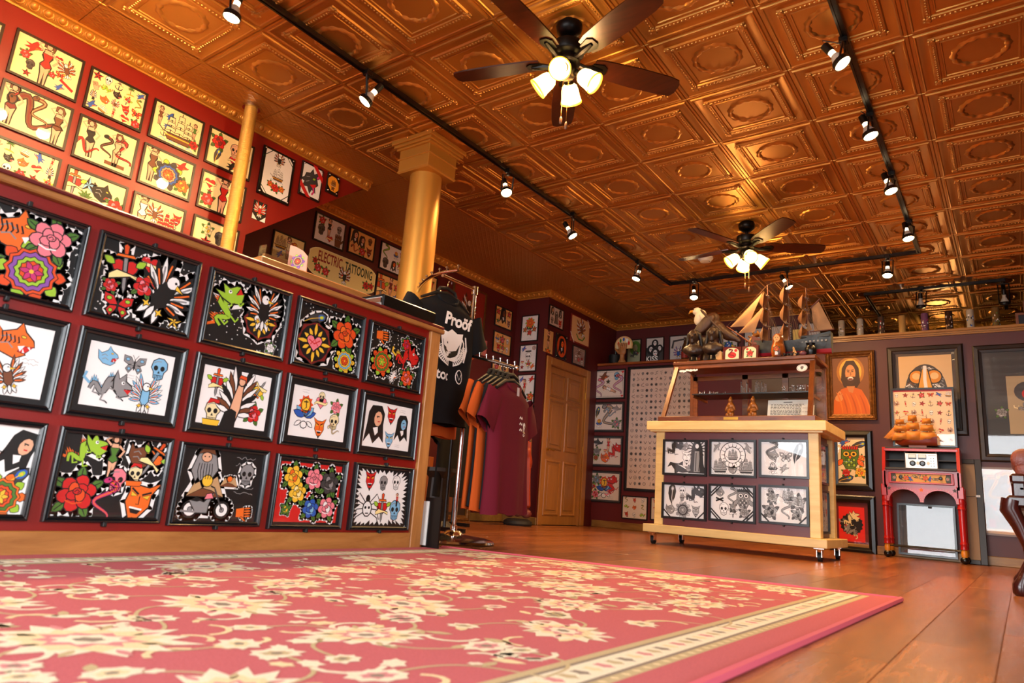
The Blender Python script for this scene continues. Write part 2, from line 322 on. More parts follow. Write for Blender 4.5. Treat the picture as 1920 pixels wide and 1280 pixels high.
def m_panther(a, c='K'):
    a.poly([(-.7, .8), (-.45, .45), (.1, .6), (.35, .95), (.5, .5), (.85, .1), (.9, -.2), (.4, -.25), (.55, -.6), (.1, -.8), (-.5, -.5), (-.8, 0)], c[0], .06); a.poly([(.85, -.2), (.35, -.2), (.2, -.45), (.5, -.55)], 'R', .04)
    a.poly([(.7, -.2), (.75, -.4), (.6, -.22)], 'W'); a.poly([(.4, -.5), (.42, -.3), (.5, -.5)], 'W'); a.poly(ellp(.42, .25, .12, .07, 8, -.3), 'Y', .03); a.st([(-.5, .2), (-.2, .3), (0, .1)], .06, 'g'); a.st([(-.5, -.1), (-.2, -.05), (0, -.3)], .06, 'g')
def m_tiger(a, c='O'):
    m_panther(a, c)
    for i in range(6): a.st([(-.65+.17*i, .5-.05*i), (-.6+.17*i, .2-.05*i), (-.68+.17*i, -.05)], .06)
    a.poly([(.2, -.2), (.5, -.15), (.3, -.45)], 'W')
def m_devil(a, c='R'):
    a.poly([(-.5, .3), (-.75, .9), (-.3, .6), (.3, .6), (.75, .9), (.5, .3), (.55, -.2), (.2, -.8), (0, -.95), (-.2, -.8), (-.55, -.2)], c[0], .06)
    for s in (-1, 1): a.poly([(s*.1, .15), (s*.42, .3), (s*.38, .08)], 'Y', .03); a.st([(s*.08, .22), (s*.45, .42)], .08)
    a.poly([(-.3, -.35), (.3, -.35), (.15, -.6), (-.15, -.6)], 'K'); a.st([(-.28, -.38), (.28, -.38)], .08, 'W'); a.st([(0, .15), (.06, -.2), (-.06, -.2)], .04)
    a.poly(leafp(0, -.75, -1.57, .35, .1), 'K')
def m_spider(a, c='W'):
    for s in (-1, 1):
        for i in range(4): y = .1-.12*i; a.st([(s*.1, y), (s*(.55+.04*i), y+.45-.25*i), (s*(.7+.05*i), y+.0-.35*i+.2)], .05)
    a.poly(ellp(0, .3, .14, .2, 8), 'K'); a.poly(ellp(0, -.15, .28, .36, 10), c[0], .06)
    for s in (-1, 1): a.dot(s*.11, -.1, .07, 'K')
    a.st([(-.1, -.36), (.1, -.36)], .05)
def m_pinup(a, c='R'):
    a.poly([(-.14, .62), (.14, .62), (.2, .3), (.1, .1), (.22, -.1), (.14, -.5), (.1, -1), (0, -1), (0, -.4), (-.04, -1), (-.14, -1), (-.16, -.5), (-.22, -.1), (-.1, .1), (-.2, .3)], 'S', .05)
    a.poly([(-.2, .42), (.2, .42), (.1, .1), (.22, -.12), (0, -.25), (-.22, -.12), (-.1, .1)], c[0], .04)
    a.st([(.17, .52), (.42, .3), (.25, .02)], .1, 'S'); a.st([(-.17, .52), (-.4, .75), (-.15, .9)], .1, 'S')
    a.poly([(-.2, .7), (-.18, .98), (.1, 1.02), (.24, .8), (.2, .58), (.1, .75)], 'N', .04); a.poly(ellp(0, .78, .12, .15, 9), 'S', .03)
def m_dragon(a, c='LO'):
    p = [(-.7+.085*i, .25*math.sin(i*.75)+.02*i) for i in range(18)]
    for i in range(1, 17): a.poly([(p[i][0]-.08, p[i][1]), (p[i][0], p[i][1]+.36), (p[i][0]+.08, p[i][1])], c[-1], .03)
    a.st(p, [.16+.02*i for i in range(18)], 'K'); a.st(p, [.1+.018*i for i in range(18)], c[0])
    a.poly([(.45, .9), (.55, .5), (.85, .75), (.85, .4), (1.1, .2), (1.15, .0), (.8, .05), (1.0, -.25), (.6, -.35), (.3, 0), (.3, .5)], c[0], .06); a.poly([(1.1, .0), (.75, .03), (.95, -.2)], 'R'); a.dot(.72, .32, .08, 'W'); a.dot(.74, .32, .04, 'K')
    for s in range(4): x, y = p[3+4*s]; a.st([(x, y-.1), (x-.1, y-.4), (x+.1, y-.45)], .08, c[0]); a.st([(x+.1, y-.45), (x+.2, y-.55)], .05, 'K')
    a.st([(-.7, .25), (-.95, .5), (-.85, .75)], .12, c[-1])
def m_feather(a, c='B'):
    a.poly([(-.95, -.45), (-.6, -.05), (-.1, .3), (.5, .45), (.95, .3), (.85, -.05), (.4, -.35), (-.2, -.45), (-.6, -.4)], 'd', .05); a.poly(ellp(.5, .08, .34, .24, 10, .3), c[0]); a.poly(ellp(.52, .08, .2, .14, 9, .3), 'L'); a.dot(.52, .08, .08, 'Y'); a.st([(-1, -.55), (-.4, -.2), (.4, .05)], .05, 'Y')
def m_sacred(a, c='P'):
    a.poly(starp(0, 0, 1.0, .86, 8), 'r', .04); a.poly(ellp(0, 0, .8, .82, 14), 'K')
    for i in range(12): a.poly(leafp(.3*math.cos(i*.5236), .3*math.sin(i*.5236), i*.5236, .62 if i % 3 == 0 else .4, .1), 'Y', .03)
    a.poly(heartp(.45), c[0], .05); a.st([(-.3, .1), (0, -.05), (.3, .15)], .05, 'R'); a.st([(-.2, -.1), (0, .15), (.2, -.12)], .04, 'R')
def m_beard(a, c='g'):
    a.poly([(-.5, .5), (-.3, .9), (.3, .9), (.55, .5), (.75, -.2), (.5, -.6), (.3, -.9), (-.1, -.75), (-.4, -.95), (-.75, -.3)], c[0], .06); a.poly(ellp(0, .42, .3, .26, 10), 'S', .04); a.poly([(-.5, .55), (-.2, .95), (.3, .95), (.5, .55), (0, .68)], 'N', .05)
    for s in (-1, 1): a.dot(s*.12, .45, .04, 'K')
    for i in range(6): a.st([(-.35+.14*i, .1), (-.4+.16*i, -.3), (-.3+.13*i, -.7)], .04)
def m_bike(a, c='g'):
    for x in (-.65, .75): a.poly(ellp(x, -.35, .36, .36, 16), 'K'); a.poly(ellp(x, -.35, .26, .26, 14), 'W'); a.poly(ellp(x, -.35, .1, .1, 8), c[0], .03)
    a.poly([(-.75, .0), (-.4, .05), (-.1, -.05), (.3, .35), (.15, -.1), (.1, -.5), (-.4, -.5)], c[0], .05); a.poly([(-.1, .05), (.3, .1), (.2, .32), (-.02, .28)], 'P', .04); a.st([(.3, .5), (.42, .25), (.75, -.35)], .07, 'd'); a.st([(.1, .6), (.3, .52)], .06); a.st([(-.4, -.45), (-1.05, -.42)], .08, 'g')
    a.poly([(-.7, .0), (-.45, .15), (-.15, .02), (-.4, -.05)], 'K')
def m_mount(a, c='Y'):
    a.poly([(-.95, -.4), (-.5, .5), (-.2, 0), (.1, .3), (.5, .6), (.95, -.4)], 'T', .05); a.poly(ellp(0, .35, .28, .28, 12), c[0], .04); a.poly([(-.95, -.4), (-.2, 0), (.3, -.1), (.95, -.4)], 'N', .04)
def m_swordskull(a, c='Y'):
    m_skull(a, 'c'); a.poly([(-.7, -.55), (.7, -.55), (.6, -1.0), (-.6, -1.0)], c[0], .06); a.poly([(-.5, .55), (0, .75), (.5, .55), (.45, .95), (-.3, 1.0)], 'R', .05)
def m_mask(a, c='K'):
    a.poly([(-.35, .95), (.3, 1.0), (.55, .6), (.5, 0), (.62, -.9), (.3, -.6), (-.1, -1.0), (-.4, -.5), (-.75, -.95), (-.6, 0), (-.55, .6)], 'K', .04); a.poly(ellp(.12, .3, .3, .42, 10, -.1), 'S' if c == 'K' else c[0], .04); a.st([(0, .42), (.2, .42)], .06); a.st([(.1, .15), (.26, .17)], .06, 'R'); a.dot(.05, .36, .03, 'K'); a.poly([(-.2, -.2), (0, -.6), (.2, -.4), (.15, -.1)], 'W', .03)
def m_lotus(a, c='C'):
    for i in range(7): t = .35+i*.41; a.poly(leafp(0, -.2, t, .8, .2), c[0] if i % 2 else 'B', .04)
    a.poly(ellp(0, .45, .34, .45, 12), 'O', .05); a.poly(starp(0, .5, .52, .36, 9), 'o'); a.poly(ellp(0, .45, .3, .38, 10), 'Y', .04); a.st([(-.15, .6), (.15, .62)], .06); a.st([(0, .7), (.05, .3), (-.15, .15), (.2, .12)], .06)
    m = a.t
    for s in (-1, 1): a.poly(leafp(s*.2, -.45, 1.57-s*2.2, .5, .12), 'W', .04)
    a.poly(ellp(0, -.65, .22, .2, 9), 'W', .05)
def m_compass(a, c='K'):
    a.poly(ellp(0, 0, .98, .98, 24), 'W', .06); a.poly(starp(0, 0, .95, .3, 16), 'K'); a.poly(ellp(0, 0, .62, .62, 20), 'W', .05); a.t = (a.t[0], a.t[1], a.t[2]*.5, a.t[3], a.t[4]); m_ship(a, 'g')
def m_shark(a, c='g'):
    a.poly([(-1, .1), (-.5, .35), (-.1, .4), (.1, .8), (.3, .35), (.7, .1), (1, .4), (.9, -.1), (.5, -.15), (.1, -.25), (-.2, -.6), (-.3, -.2), (-.8, -.15)], c[0], .05); a.poly([(-.9, .0), (-.3, -.1), (.2, -.15), (-.2, -.22), (-.8, -.12)], 'W'); a.dot(-.65, .18, .04, 'K')
def m_virgin(a, c='K'):
    for i in range(16): a.st([(.3*math.cos(i*.393), .45+.3*math.sin(i*.393)), (.55*math.cos(i*.393), .45+.55*math.sin(i*.393))], .06)
    a.poly([(-.3, .5), (-.15, .85), (.15, .85), (.3, .5), (.36, -.4), (.5, -.95), (-.5, -.95), (-.36, -.4)], 'd', .05); a.poly(ellp(0, .58, .13, .16, 8), 'W', .04); a.poly([(-.15, .3), (.15, .3), (.2, -.9), (-.2, -.9)], 'g', .04)
    for i in range(3): a.st([(-.3+.25*i, .2), (-.28+.2*i, -.85)], .05)
def m_anchor(a, c='d'):
    a.st([(0, .6), (0, -.8)], .16, c[0]); a.st([(-.35, .4), (.35, .4)], .14, c[0]); a.st(ellp(0, .78, .17, .17, 10), .1, c[0], True); a.st([(-.65, -.3), (-.5, -.65), (0, -.85), (.5, -.65), (.65, -.3)], .16, c[0]); a.poly([(-.8, .0), (-.3, .15), (.7, -.2), (.75, 0), (.3, .3), (-.7, .2)], 'H', .04)
def m_palm(a, c='G'):
    a.st([(-.1, -.8), (0, -.1), (.15, .4)], .13, 'N')
    for i in range(7): a.poly(leafp(.15, .42, -.4+i*.65, .65, .1), c[0], .03)
    a.poly([(-.8, -.8), (.7, -.8), (.4, -.6), (-.4, -.6)], 'Y', .04)
def m_wolf(a, c='d'):
    a.poly([(-.55, .5), (-.2, .6), (0, 1), (.15, .6), (.5, .9), (.45, .3), (.6, -.1), (.35, -.35), (.45, -.8), (.1, -.6), (-.05, -1), (-.3, -.5), (-.75, -.6), (-.6, -.2), (-.95, -.1), (-.65, .15)], c[0], .05); a.poly(leafp(.05, .2, .3, .3, .1), 'L', .03); a.poly([(.4, -.1), (-.1, -.3), (.1, -.45), (.4, -.35)], 'R'); a.st([(.2, -.4), (.3, -.75), (.15, -1.0)], .14, 'M'); a.poly(leafp(.42, .35, .9, .4, .12), 'M', .03)
    a.st([(-.5, .2), (-.2, .3)], .07, 'g'); a.st([(-.5, -.2), (-.2, 0)], .07, 'g')
def m_scrib(a, c='K'):
    r = random.Random(int(a.t[0]*9173+a.t[1]*7717)); k = r.randint(0, 4)
    if k == 0: a.poly(starp(0, 0, .8, r.uniform(.3, .6), r.randint(4, 8), r.random()), 'd')
    elif k == 1: a.st([(r.uniform(-.8, .8), .8-i*.32) for i in range(6)], .2, 'd')
    elif k == 2: a.st(ellp(0, 0, .7, r.uniform(.4, .7), 10), .16, 'd', True); a.dot(0, 0, .2, 'K')
    elif k == 3:
        for s in (-1, 1): a.poly([(0, -.6), (s*.3, .1), (s*.8, .7), (s*.5, 0), (s*.2, -.7)], 'd')
    else:
        a.poly(ellp(0, .1, .5, .55, 8), 'g', .12); a.dot(-.2, .1, .12, 'K'); a.dot(.2, .1, .12, 'K'); a.st([(-.3, -.6), (.3, -.6)], .2)
def m_script(a, c='g'):
    r = random.Random(int(a.t[0]*5173+a.t[1]*3717))
    for j in range(2): a.st([(-.9+.16*i, .25-.5*j+r.uniform(-.16, .16)) for i in range(12)], .05, c[0])
def m_hand(a, c='S'):
    a.poly([(-.4, -.9), (.4, -.9), (.5, 0), (-.5, 0)], c[0], .05)
    for i in range(4): a.poly(ellp(-.38+.25*i, .35, .11, .45-.04*abs(i-1.5), 8), c[0], .05)
    a.poly(ellp(.62, -.1, .11, .38, 8, -.7), c[0], .05)
def m_buddha(a, c='K'):
    m_mask(a, 'S'); a.poly(starp(0, .3, .3, .1, 5), 'O')
def m_owl(a, c='G'):
    a.poly([(-.6, .7), (0, .85), (.6, .7), (.65, -.2), (.3, -.85), (-.3, -.85), (-.65, -.2)], c[0], .05)
    for i in range(7): a.poly(leafp(-.42+.14*i, .6, 1.97-.13*i, .38, .08), 'R', .03)
    for s in (-1, 1): a.poly(ellp(s*.26, .3, .24, .22, 12), 'Y', .05); a.dot(s*.26, .3, .11, 'K'); a.poly(leafp(s*.5, -.1, -1.57+s*.7, .7, .2), 'O', .04)
    a.poly([(-.12, .15), (.12, .15), (0, -.2)], 'O', .04)
    for i in range(4):
        for j in range(3): a.poly(ellp(-.27+.18*i, -.15-.2*j, .1, .12, 7), 'L' if (i+j) % 2 else 'G', .03)
def m_band(a, c='K'):
    a.poly([(-1, .2), (1, .2), (1, -.2), (-1, -.2)], c[0])
MOT = {k[2:]: v for k, v in list(globals().items()) if k.startswith('m_') and callable(v)}
# ------------------------------------------------------------------ materials
GOLD = mat('gold_paint', (.80, .54, .20), .42, .5, noise=.12, nscale=5, bump=.08, bscale=120)
GOLDC = mat('gold_ceiling', (.82, .59, .29), .40, .8, noise=.10, nscale=3, bump=.05, bscale=90)
GOLDP = mat('gold_column', (.80, .58, .24), .42, .55, bump=.06, bscale=60)
RED = mat('red_wall_paint', (.52, .07, .035), .42, noise=.10, nscale=2, bump=.05, bscale=150)
DRED = mat('maroon_wall_paint', (.33, .05, .05), .5, noise=.1, nscale=2, bump=.05, bscale=150)
PLUM = mat('plum_wall_paint', (.33, .135, .125), .5, noise=.08, nscale=2, bump=.05, bscale=150)
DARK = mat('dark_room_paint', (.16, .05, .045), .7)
PINE = wood('stained_pine', (.72, .49, .26), (.55, .34, .15), 2.5, (6, 1, 6))
PINEZ = wood('stained_pine_upright', (.72, .49, .26), (.57, .36, .17), 2.5, (6, 6, 1))
PALE = wood('pale_maple', (.90, .78, .52), (.80, .66, .40), 2, (1, 8, 8))
OAKF = wood('laminate_plank', (.63, .37, .19), (.40, .21, .10), 3.0, (9, .9, 9), rough=.27, spec=.5)
WALN = wood('walnut_case', (.58, .31, .10), (.37, .17, .05), 3, (1.5, 9, 9), rough=.35)
WALNZ = wood('walnut_case_upright', (.58, .31, .10), (.37, .17, .05), 3, (9, 9, 1.5), rough=.35)
MAHO = wood('mahogany', (.24, .075, .05), (.13, .035, .03), 3, (6, 6, 2), rough=.22)
DOORM = wood('door_brown_gold', (.68, .45, .19), (.60, .38, .15), 2, (8, 8, 1), rough=.35)
BLK = mat('black_lacquer', (.045, .043, .045), .28); BLKM = mat('black_matte', (.03, .03, .03), .6); BRZ = mat('dark_bronze', (.10, .085, .075), .35, .6)
CHR = mat('chrome', (.82, .80, .78), .12, 1); BRASS = mat('brass', (.75, .55, .22), .3, .9)
PRINT = mat('flat_print', rough=.55, attr=True); PRINTG = mat('rug_print', rough=.95, spec=.1, attr=True, noise=.22, nscale=260, bump=.5, bscale=420)
GLS = glass('picture_glass', refl=.65); GLSC = glass('case_glass', (.97, .98, .96), .3); WHT = mat('white_plastic', (.85, .84, .82), .4)
# ------------------------------------------------------------------ room shell
FL = tag(MB().box(-1.3, 6.4, -4.7, 10.6, -.1, -.009).build('floor', mat('subfloor', (.3, .16, .08), .6)), kind='structure')
CE = tag(MB().box(-1.3, 6.4, -4.7, 10.6, H+.004, H+.1).build('ceiling', GOLDC), kind='structure')
def wall(name, m_, x0, x1, y0, y1, z0, z1): return tag(MB().box(x0, x1, y0, y1, z0-.05 if z0 == 0 else z0, z1).build(name, m_), kind='structure')
# left wall ends in the sloping underside of a stair
tag(MB().prism([(-4.7, -.05), (.689, -.05), (.689, 1.967), (1.76, H), (-4.7, H)], 0, -1.06, -.36).build('wall_left', RED), kind='structure')
wall('wall_left_rear', DRED, -1.2, -1.06, .6, 5.1, 0, H)
wall('wall_left_return', DRED, -1.06, -.58, 4.95, 5.05, 0, H)
MBw = MB().box(-.70, -.58, 5.05, 5.06, -.05, H).box(-.70, -.58, 5.95, 6.9, -.05, H).box(-.76, -.70, 5.0, 6.9, -.05, H).box(-.70, -.58, 5.05, 5.96, 1.915, H)
tag(MBw.build('wall_door', DRED), kind='structure')
wall('wall_back_upper', DRED, -.7, 2.05, 6.75, 6.87, 0, H)
wall('wall_back', mat('red_back_paint', (.38, .07, .07), .5, noise=.08, nscale=2), -.58, 2.32, 6.25, 6.74, 0, 2.115)
wall('wall_right_partition', PLUM, 2.32, 6.25, 6.25, 6.42, 0, 2.235)
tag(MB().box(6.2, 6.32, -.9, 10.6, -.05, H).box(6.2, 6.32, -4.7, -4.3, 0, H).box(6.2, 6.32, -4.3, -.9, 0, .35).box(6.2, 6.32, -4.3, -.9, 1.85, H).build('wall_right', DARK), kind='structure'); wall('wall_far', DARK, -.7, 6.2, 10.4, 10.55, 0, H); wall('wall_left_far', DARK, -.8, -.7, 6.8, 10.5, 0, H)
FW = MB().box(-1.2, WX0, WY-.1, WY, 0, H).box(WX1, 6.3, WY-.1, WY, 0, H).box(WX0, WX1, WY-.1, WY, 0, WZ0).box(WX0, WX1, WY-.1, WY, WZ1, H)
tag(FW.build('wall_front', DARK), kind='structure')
WN = tag(MB().box(WX0, WX0+.06, WY-.08, WY-.02, WZ0, WZ1).build('window_1', mat('window_frame', (.2, .12, .08), .5)), kind='structure')
for i in range(1, 4):
    x = WX0+(WX1-WX0)*i/3-.03; MB().box(x, x+.06, WY-.08, WY-.02, WZ0, WZ1).build('mullion', _m['window_frame'], WN)
WM = tag(MB().box(6.22, 6.3, -4.3, -4.24, .35, 1.85).build('window_2', _m['window_frame']), kind='structure')
for y in (-3.2, -2.1, -.96): MB().box(6.22, 6.3, y, y+.06, .35, 1.85).build('mullion', _m['window_frame'], WM)
# baseboards and ledges
for nm, a in (('baseboard_right', (2.32, 6.2, 6.232, 6.25, 0, .085)), ('baseboard_back', (-.56, 2.32, 6.232, 6.25, 0, .085)), ('baseboard_left_rear', (-1.06, -1.045, .7, 4.94, 0, .09)), ('baseboard_left_return', (-1.06, -.56, 4.935, 4.95, 0, .085))):
    tag(MB().box(*a, b=.005).build(nm, wood('base_pine', (.62, .46, .22), (.48, .33, .14), 2, (2, 8, 8))), kind='structure')
tag(MB().box(-.575, 2.32, 6.225, 6.74, 2.118, 2.15, b=.004).build('trim_1', WALN), kind='structure')
lt = MB().box(2.32, 6.2, 6.2, 6.5, 2.268, 2.295, b=.004).box(2.32, 6.2, 6.22, 6.47, 2.252, 2.268).box(2.32, 6.2, 6.235, 6.45, 2.236, 2.252)
tag(lt.build('trim_2', wood('ledge_gold', (.72, .52, .22), (.58, .38, .14), 2, (1, 8, 8), rough=.3)), kind='structure')
# egg-and-dart cornice
def cornice(n, p, q, nx, ny):
    p = Vector((*p, 0)); q = Vector((*q, 0)); d = (q-p).normalized(); L = (q-p).length; nn = Vector((nx, ny, 0)); b = MB()
    prof = [(0, 2.738), (.012, 2.738), (.014, 2.748), (.022, 2.752), (.030, 2.765), (.046, 2.790), (.056, 2.797), (.062, 2.797), (.062, H), (0, H)]
    b.add([p+nn*o+Vector((0, 0, z)) for o, z in prof]+[q+nn*o+Vector((0, 0, z)) for o, z in prof], [(i, (i+1) % 10, 10+(i+1) % 10, 10+i) for i in range(10)]+[tuple(range(10)), tuple(range(19, 9, -1))])
    k = int(L/.072); rz = math.atan2(d.y, d.x)
    for i in range(k):
        c = p+d*((i+.5)*L/k)+nn*.037+Vector((0, 0, 2.776)); b.ell(c, (.017, .011, .023), 8, 6, rot=(.6 if nx*d.y-ny*d.x > 0 else -.6, 0, rz))
        e = [c+d*(.026*math.sin(t))+nn*(-.001-.010*math.cos(t)*1)+Vector((0, 0, -.023*math.cos(t))) for t in [-2.3+.575*j for j in range(9)]]
        b.tube(e, .0042, 5); c2 = p+d*((i+1)*L/k)+nn*.036+Vector((0, 0, 2.774)); b.ell(c2, (.004, .006, .02), 5, 4, rot=(0, 0, rz))
    tag(b.build(n, GOLD, smooth=True), kind='structure')
cornice('trim_3', (-.36, -1.3), (-.36, 1.72), 1, 0); cornice('trim_4', (-1.06, 1.6), (-1.06, 4.95), 1, 0); cornice('trim_5', (-1.06, 4.95), (-.52, 4.95), 0, -1)
cornice('trim_6', (-.58, 4.89), (-.58, 6.75), 1, 0); cornice('trim_7', (-.58, 6.75), (2.05, 6.75), 0, -1); cornice('trim_8', (2.0, 10.4), (6.2, 10.4), 0, -1)
# ceiling tiles: pressed-metal panels, each one a piece of the ceiling
T = .61
def tile_mesh():
    b = MB(); prof = [(.3035, .004), (.302, 0), (.288, 0), (.284, .009), (.277, .011), (.272, .006), (.264, .005), (.258, .002), (.226, .001), (.219, .010), (.205, .014), (.192, .010), (.188, .003), (.176, .002), (.173, .008), (.167, .008), (.164, .002), (.0, .002)]
    vs = []; fs = []
    for d, h in prof[:-1]: vs += [(-d, -d, -h), (d, -d, -h), (d, d, -h), (-d, d, -h)]
    for k in range(len(prof)-2):
        for i in range(4): j = (i+1) % 4; fs.append((k*4+i, k*4+j, k*4+4+j, k*4+4+i))
    k = (len(prof)-2)*4; fs.append((k, k+1, k+2, k+3)); b.add(vs, fs)
    n = 56; R0 = .122
    for i in range(n): pass
    rv = []; rf = []
    for i in range(n):
        t = 2*PI*i/n; w_ = 1+.28*math.cos(i*PI*.5); 
        for r, h in ((R0-.017*w_, .002), (R0-.009, .011*w_), (R0, .013*w_), (R0+.009, .010*w_), (R0+.017*w_, .002)): rv.append((r*math.cos(t), r*math.sin(t), -h))
    for i in range(n):
        for q in range(4): j = (i+1) % n; rf.append((i*5+q, i*5+q+1, j*5+q+1, j*5+q))
    b.add(rv, rf)
    for s in range(4):
        a = s*PI/2; c_, s_ = math.cos(a), math.sin(a)
        for i in range(17):
            x = -.176+.022*i; y = .205; b.ell((x*c_-y*s_, x*s_+y*c_, -.013), (.0075, .0075, .006), 6, 4)
        b.ell((.205*c_-.205*s_, .205*s_+.205*c_, -.014), (.02, .02, .009), 8, 4)
        for i in range(5):
            t = i*1.256; b.ell((.205*c_-.205*s_+.02*math.cos(t), .205*s_+.205*c_+.02*math.sin(t), -.014), (.009, .009, .007), 6, 4)
    return b
tp = tile_mesh().build('ceiling_tile', GOLDC, CE, smooth=True, loc=(0, 0, H)); tp.data.set_sharp_from_angle(angle=.6)
tiles = []
for j in range(0, 10):
    for i in range(-2, 17): tiles.append((j, i))
for k, (j, i) in enumerate(tiles):
    o = tp if k == 0 else tp.copy()
    if k: sc.collection.objects.link(o)
    o.location = ((j+.5)*T, (i+.5)*T, H)
CH = mat('gold_crosshatch', (.82, .59, .29), .42, .8)
def hatch(M):
    N = M.node_tree; tc = N.nodes.new('ShaderNodeTexCoord'); hs = []
    for sg in (1, -1):
        mp = N.nodes.new('ShaderNodeMapping'); mp.inputs['Rotation'].default_value = (0, 0, sg*.6); w_ = N.nodes.new('ShaderNodeTexWave'); w_.inputs['Scale'].default_value = 8; w_.inputs['Distortion'].default_value = .6
        N.links.new(tc.outputs['Object'], mp.inputs[0]); N.links.new(mp.outputs[0], w_.inputs[0]); p = N.nodes.new('ShaderNodeMath'); p.operation = 'POWER'; p.inputs[1].default_value = 5; N.links.new(w_.outputs['Fac'], p.inputs[0]); hs.append(p)
    mx = N.nodes.new('ShaderNodeMath'); mx.operation = 'MAXIMUM'; N.links.new(hs[0].outputs[0], mx.inputs[0]); N.links.new(hs[1].outputs[0], mx.inputs[1])
    bp = N.nodes.new('ShaderNodeBump'); bp.inputs['Strength'].default_value = .5; bp.inputs['Distance'].default_value = .006; N.links.new(mx.outputs[0], bp.inputs['Height']); N.links.new(bp.outputs[0], N.nodes['Principled BSDF'].inputs['Normal'])
hatch(CH)
for i in range(-2, 3): MB().box(-.40, -.003, i*T+.002, (i+1)*T-.002 if i < 2 else 1.78, H-.003, H+.003).build('border_panel', CH, CE)
for i in range(3, 9): MB().box(-1.0, -.003, i*T-.045 if i == 3 else i*T+.002, min((i+1)*T-.002, 4.93), H-.003, H+.003).build('border_panel', CH, CE)
for i in range(8, 11): MB().box(-.56, -.003, max(i*T, 4.94)+.002, (i+1)*T-.002, H-.003, H+.003).build('border_panel', CH, CE)
# floor planks
pm = MB().box(-.0957, .0957, -.6095, .6095, -.009, 0, b=.0015)
p0 = pm.build('floor_plank', OAKF, FL); n = 0; rnd = random.Random(4)
for i in range(37):
    x = -1.0+.192*i; off = (i*.43) % 1.22; k = -3
    while k < 7:
        y = k*1.22+off; k += 1
        if x < 1.35 and y < .4: continue
        if 1.55 < x < 3.3 and -1.9 < y < .6: continue
        if x > 4.6 and y < .5 or x < -.6 and y > 4.4 or y > 6.6 or y < -2.4 or x > 5.0: continue
        o = p0 if n == 0 else p0.copy()
        if n: sc.collection.objects.link(o)
        o.location = (x, y, rnd.uniform(-.0004, 0)); n += 1
# door
D = empty('door_1', (-.58, 5.505, 0)); D['kind'] = 'structure'; RD = Matrix.Rotation(PI/2, 4, 'Z')
D.rotation_euler.z = PI/2
lf = MB().box(-.44, .44, .03, .06, .005, 1.905)
DL = lf.build('door_leaf', DOORM, D)
for cx, wx in ((-.2, .28), (.2, .28)):
    for z0, z1 in ((1.56, 1.8), (.92, 1.47), (.14, .74)):
        b = MB(); b.rails(wx, z1-z0, [(0, .031), (.0, .024), (.012, .018), (.024, .022), (.03, .031)]); o = b.build('panel_moulding', DOORM, DL); o.location = (cx, 0, (z0+z1)/2)
        b = MB().box(cx-wx/2+.035, cx+wx/2-.035, .022, .031, z0+.035, z1-.035, b=.006); b.build('panel', DOORM, DL)
cs = MB().box(-.535, -.44, -.022, .0, 0, 2.005, b=.006).box(.44, .535, -.022, 0, 0, 2.005, b=.006).box(-.44, .44, -.022, 0, 1.91, 2.005, b=.006).box(-.445, -.435, 0, .12, 0, 1.915).box(.435, .445, 0, .12, 0, 1.915).box(-.44, .44, 0, .12, 1.907, 1.917)
cs.build('casing', DOORM, D)
hd = MB().cyl((-.37, .03, .88), (-.37, .02, .88), .028, n=14).cyl((-.37, .03, .88), (-.37, -.02, .88), .009).tube([(-.37, -.022, .88), (-.32, -.026, .886), (-.28, -.024, .876), (-.255, -.02, .884)], .009); hd.build('handle', BRASS, D, smooth=True)
for z in (.25, .95, 1.66): MB().cyl((.445, -.004, z-.045), (.445, -.004, z+.045), .008).build('hinge', BRASS, D)
# column and thin pole
co = empty('column', (.555, 1.5, 0)); co['kind'] = 'structure'
MB().lathe([(.16, 0), (.16, .06), (.128, .09), (.125, 1.2), (.118, 2.56)], n=32).build('shaft', GOLDP, co, smooth=True)
cb = MB().box(-.15, .15, -.15, .15, 2.555, 2.745, b=.004)
for k, (o_, z0, z1) in enumerate(((.155, 2.56, 2.575), (.16, 2.66, 2.672), (.17, 2.735, 2.752), (.185, 2.752, 2.775), (.2, 2.775, 2.808))): cb.box(-o_, o_, -o_, o_, z0, z1, b=.004)
cb.build('capital', GOLDP, co)
po = empty('support_pole', (-.18, .468, 0)); po['kind'] = 'structure'; POLE = mat('ribbed_gold', (.78, .60, .28), .4, .5, bump=.5, bscale=9, stretch=(1, 1, 26))
MB().lathe([(.043, 0), (.043, H-.02)], n=20).build('shaft', POLE, po, smooth=True); MB().lathe([(.06, H-.022), (.06, H-.005), (.045, H-.002)], n=20).build('flange', CHR, po, smooth=True)
# ------------------------------------------------------------------ pictures on the walls
BLKF = mat('black_frame', (.07, .075, .085), .25, clear=.3); THIN = wood('dark_brown_frame', (.16, .10, .05), (.09, .05, .03), 4, (3, 3, 3), rough=.4); GILT = mat('antique_gilt', (.50, .32, .12), .4, .55, noise=.5, nscale=30, bump=.6, bscale=60)
RUST = wood('rustic_brown_frame', (.19, .11, .05), (.07, .04, .02), 3, (2, 2, 2), rough=.45)
PROF = dict(booth=[(-.004, -.006), (-.004, -.017), (.002, -.020), (.005, -.015), (.010, -.019), (.0145, -.017), (.0155, 0), (-.004, 0)],
            thin=[(-.003, -.006), (-.003, -.012), (.010, -.012), (.011, 0), (-.003, 0)],
            slim=[(-.003, -.006), (-.003, -.02), (.015, -.02), (.016, 0), (-.003, 0)],
            wide=[(-.01, -.008), (-.01, -.02), (.012, -.026), (.02, -.034), (.05, -.03), (.062, -.022), (.066, 0), (-.01, 0)],
            gilt=[(-.01, -.008), (-.01, -.016), (.008, -.022), (.018, -.034), (.034, -.04), (.046, -.032), (.052, -.036), (.056, 0), (-.01, 0)])
FWD = dict(booth=.0155, thin=.011, slim=.016, wide=.066, gilt=.056, bare=0, plaque=0)
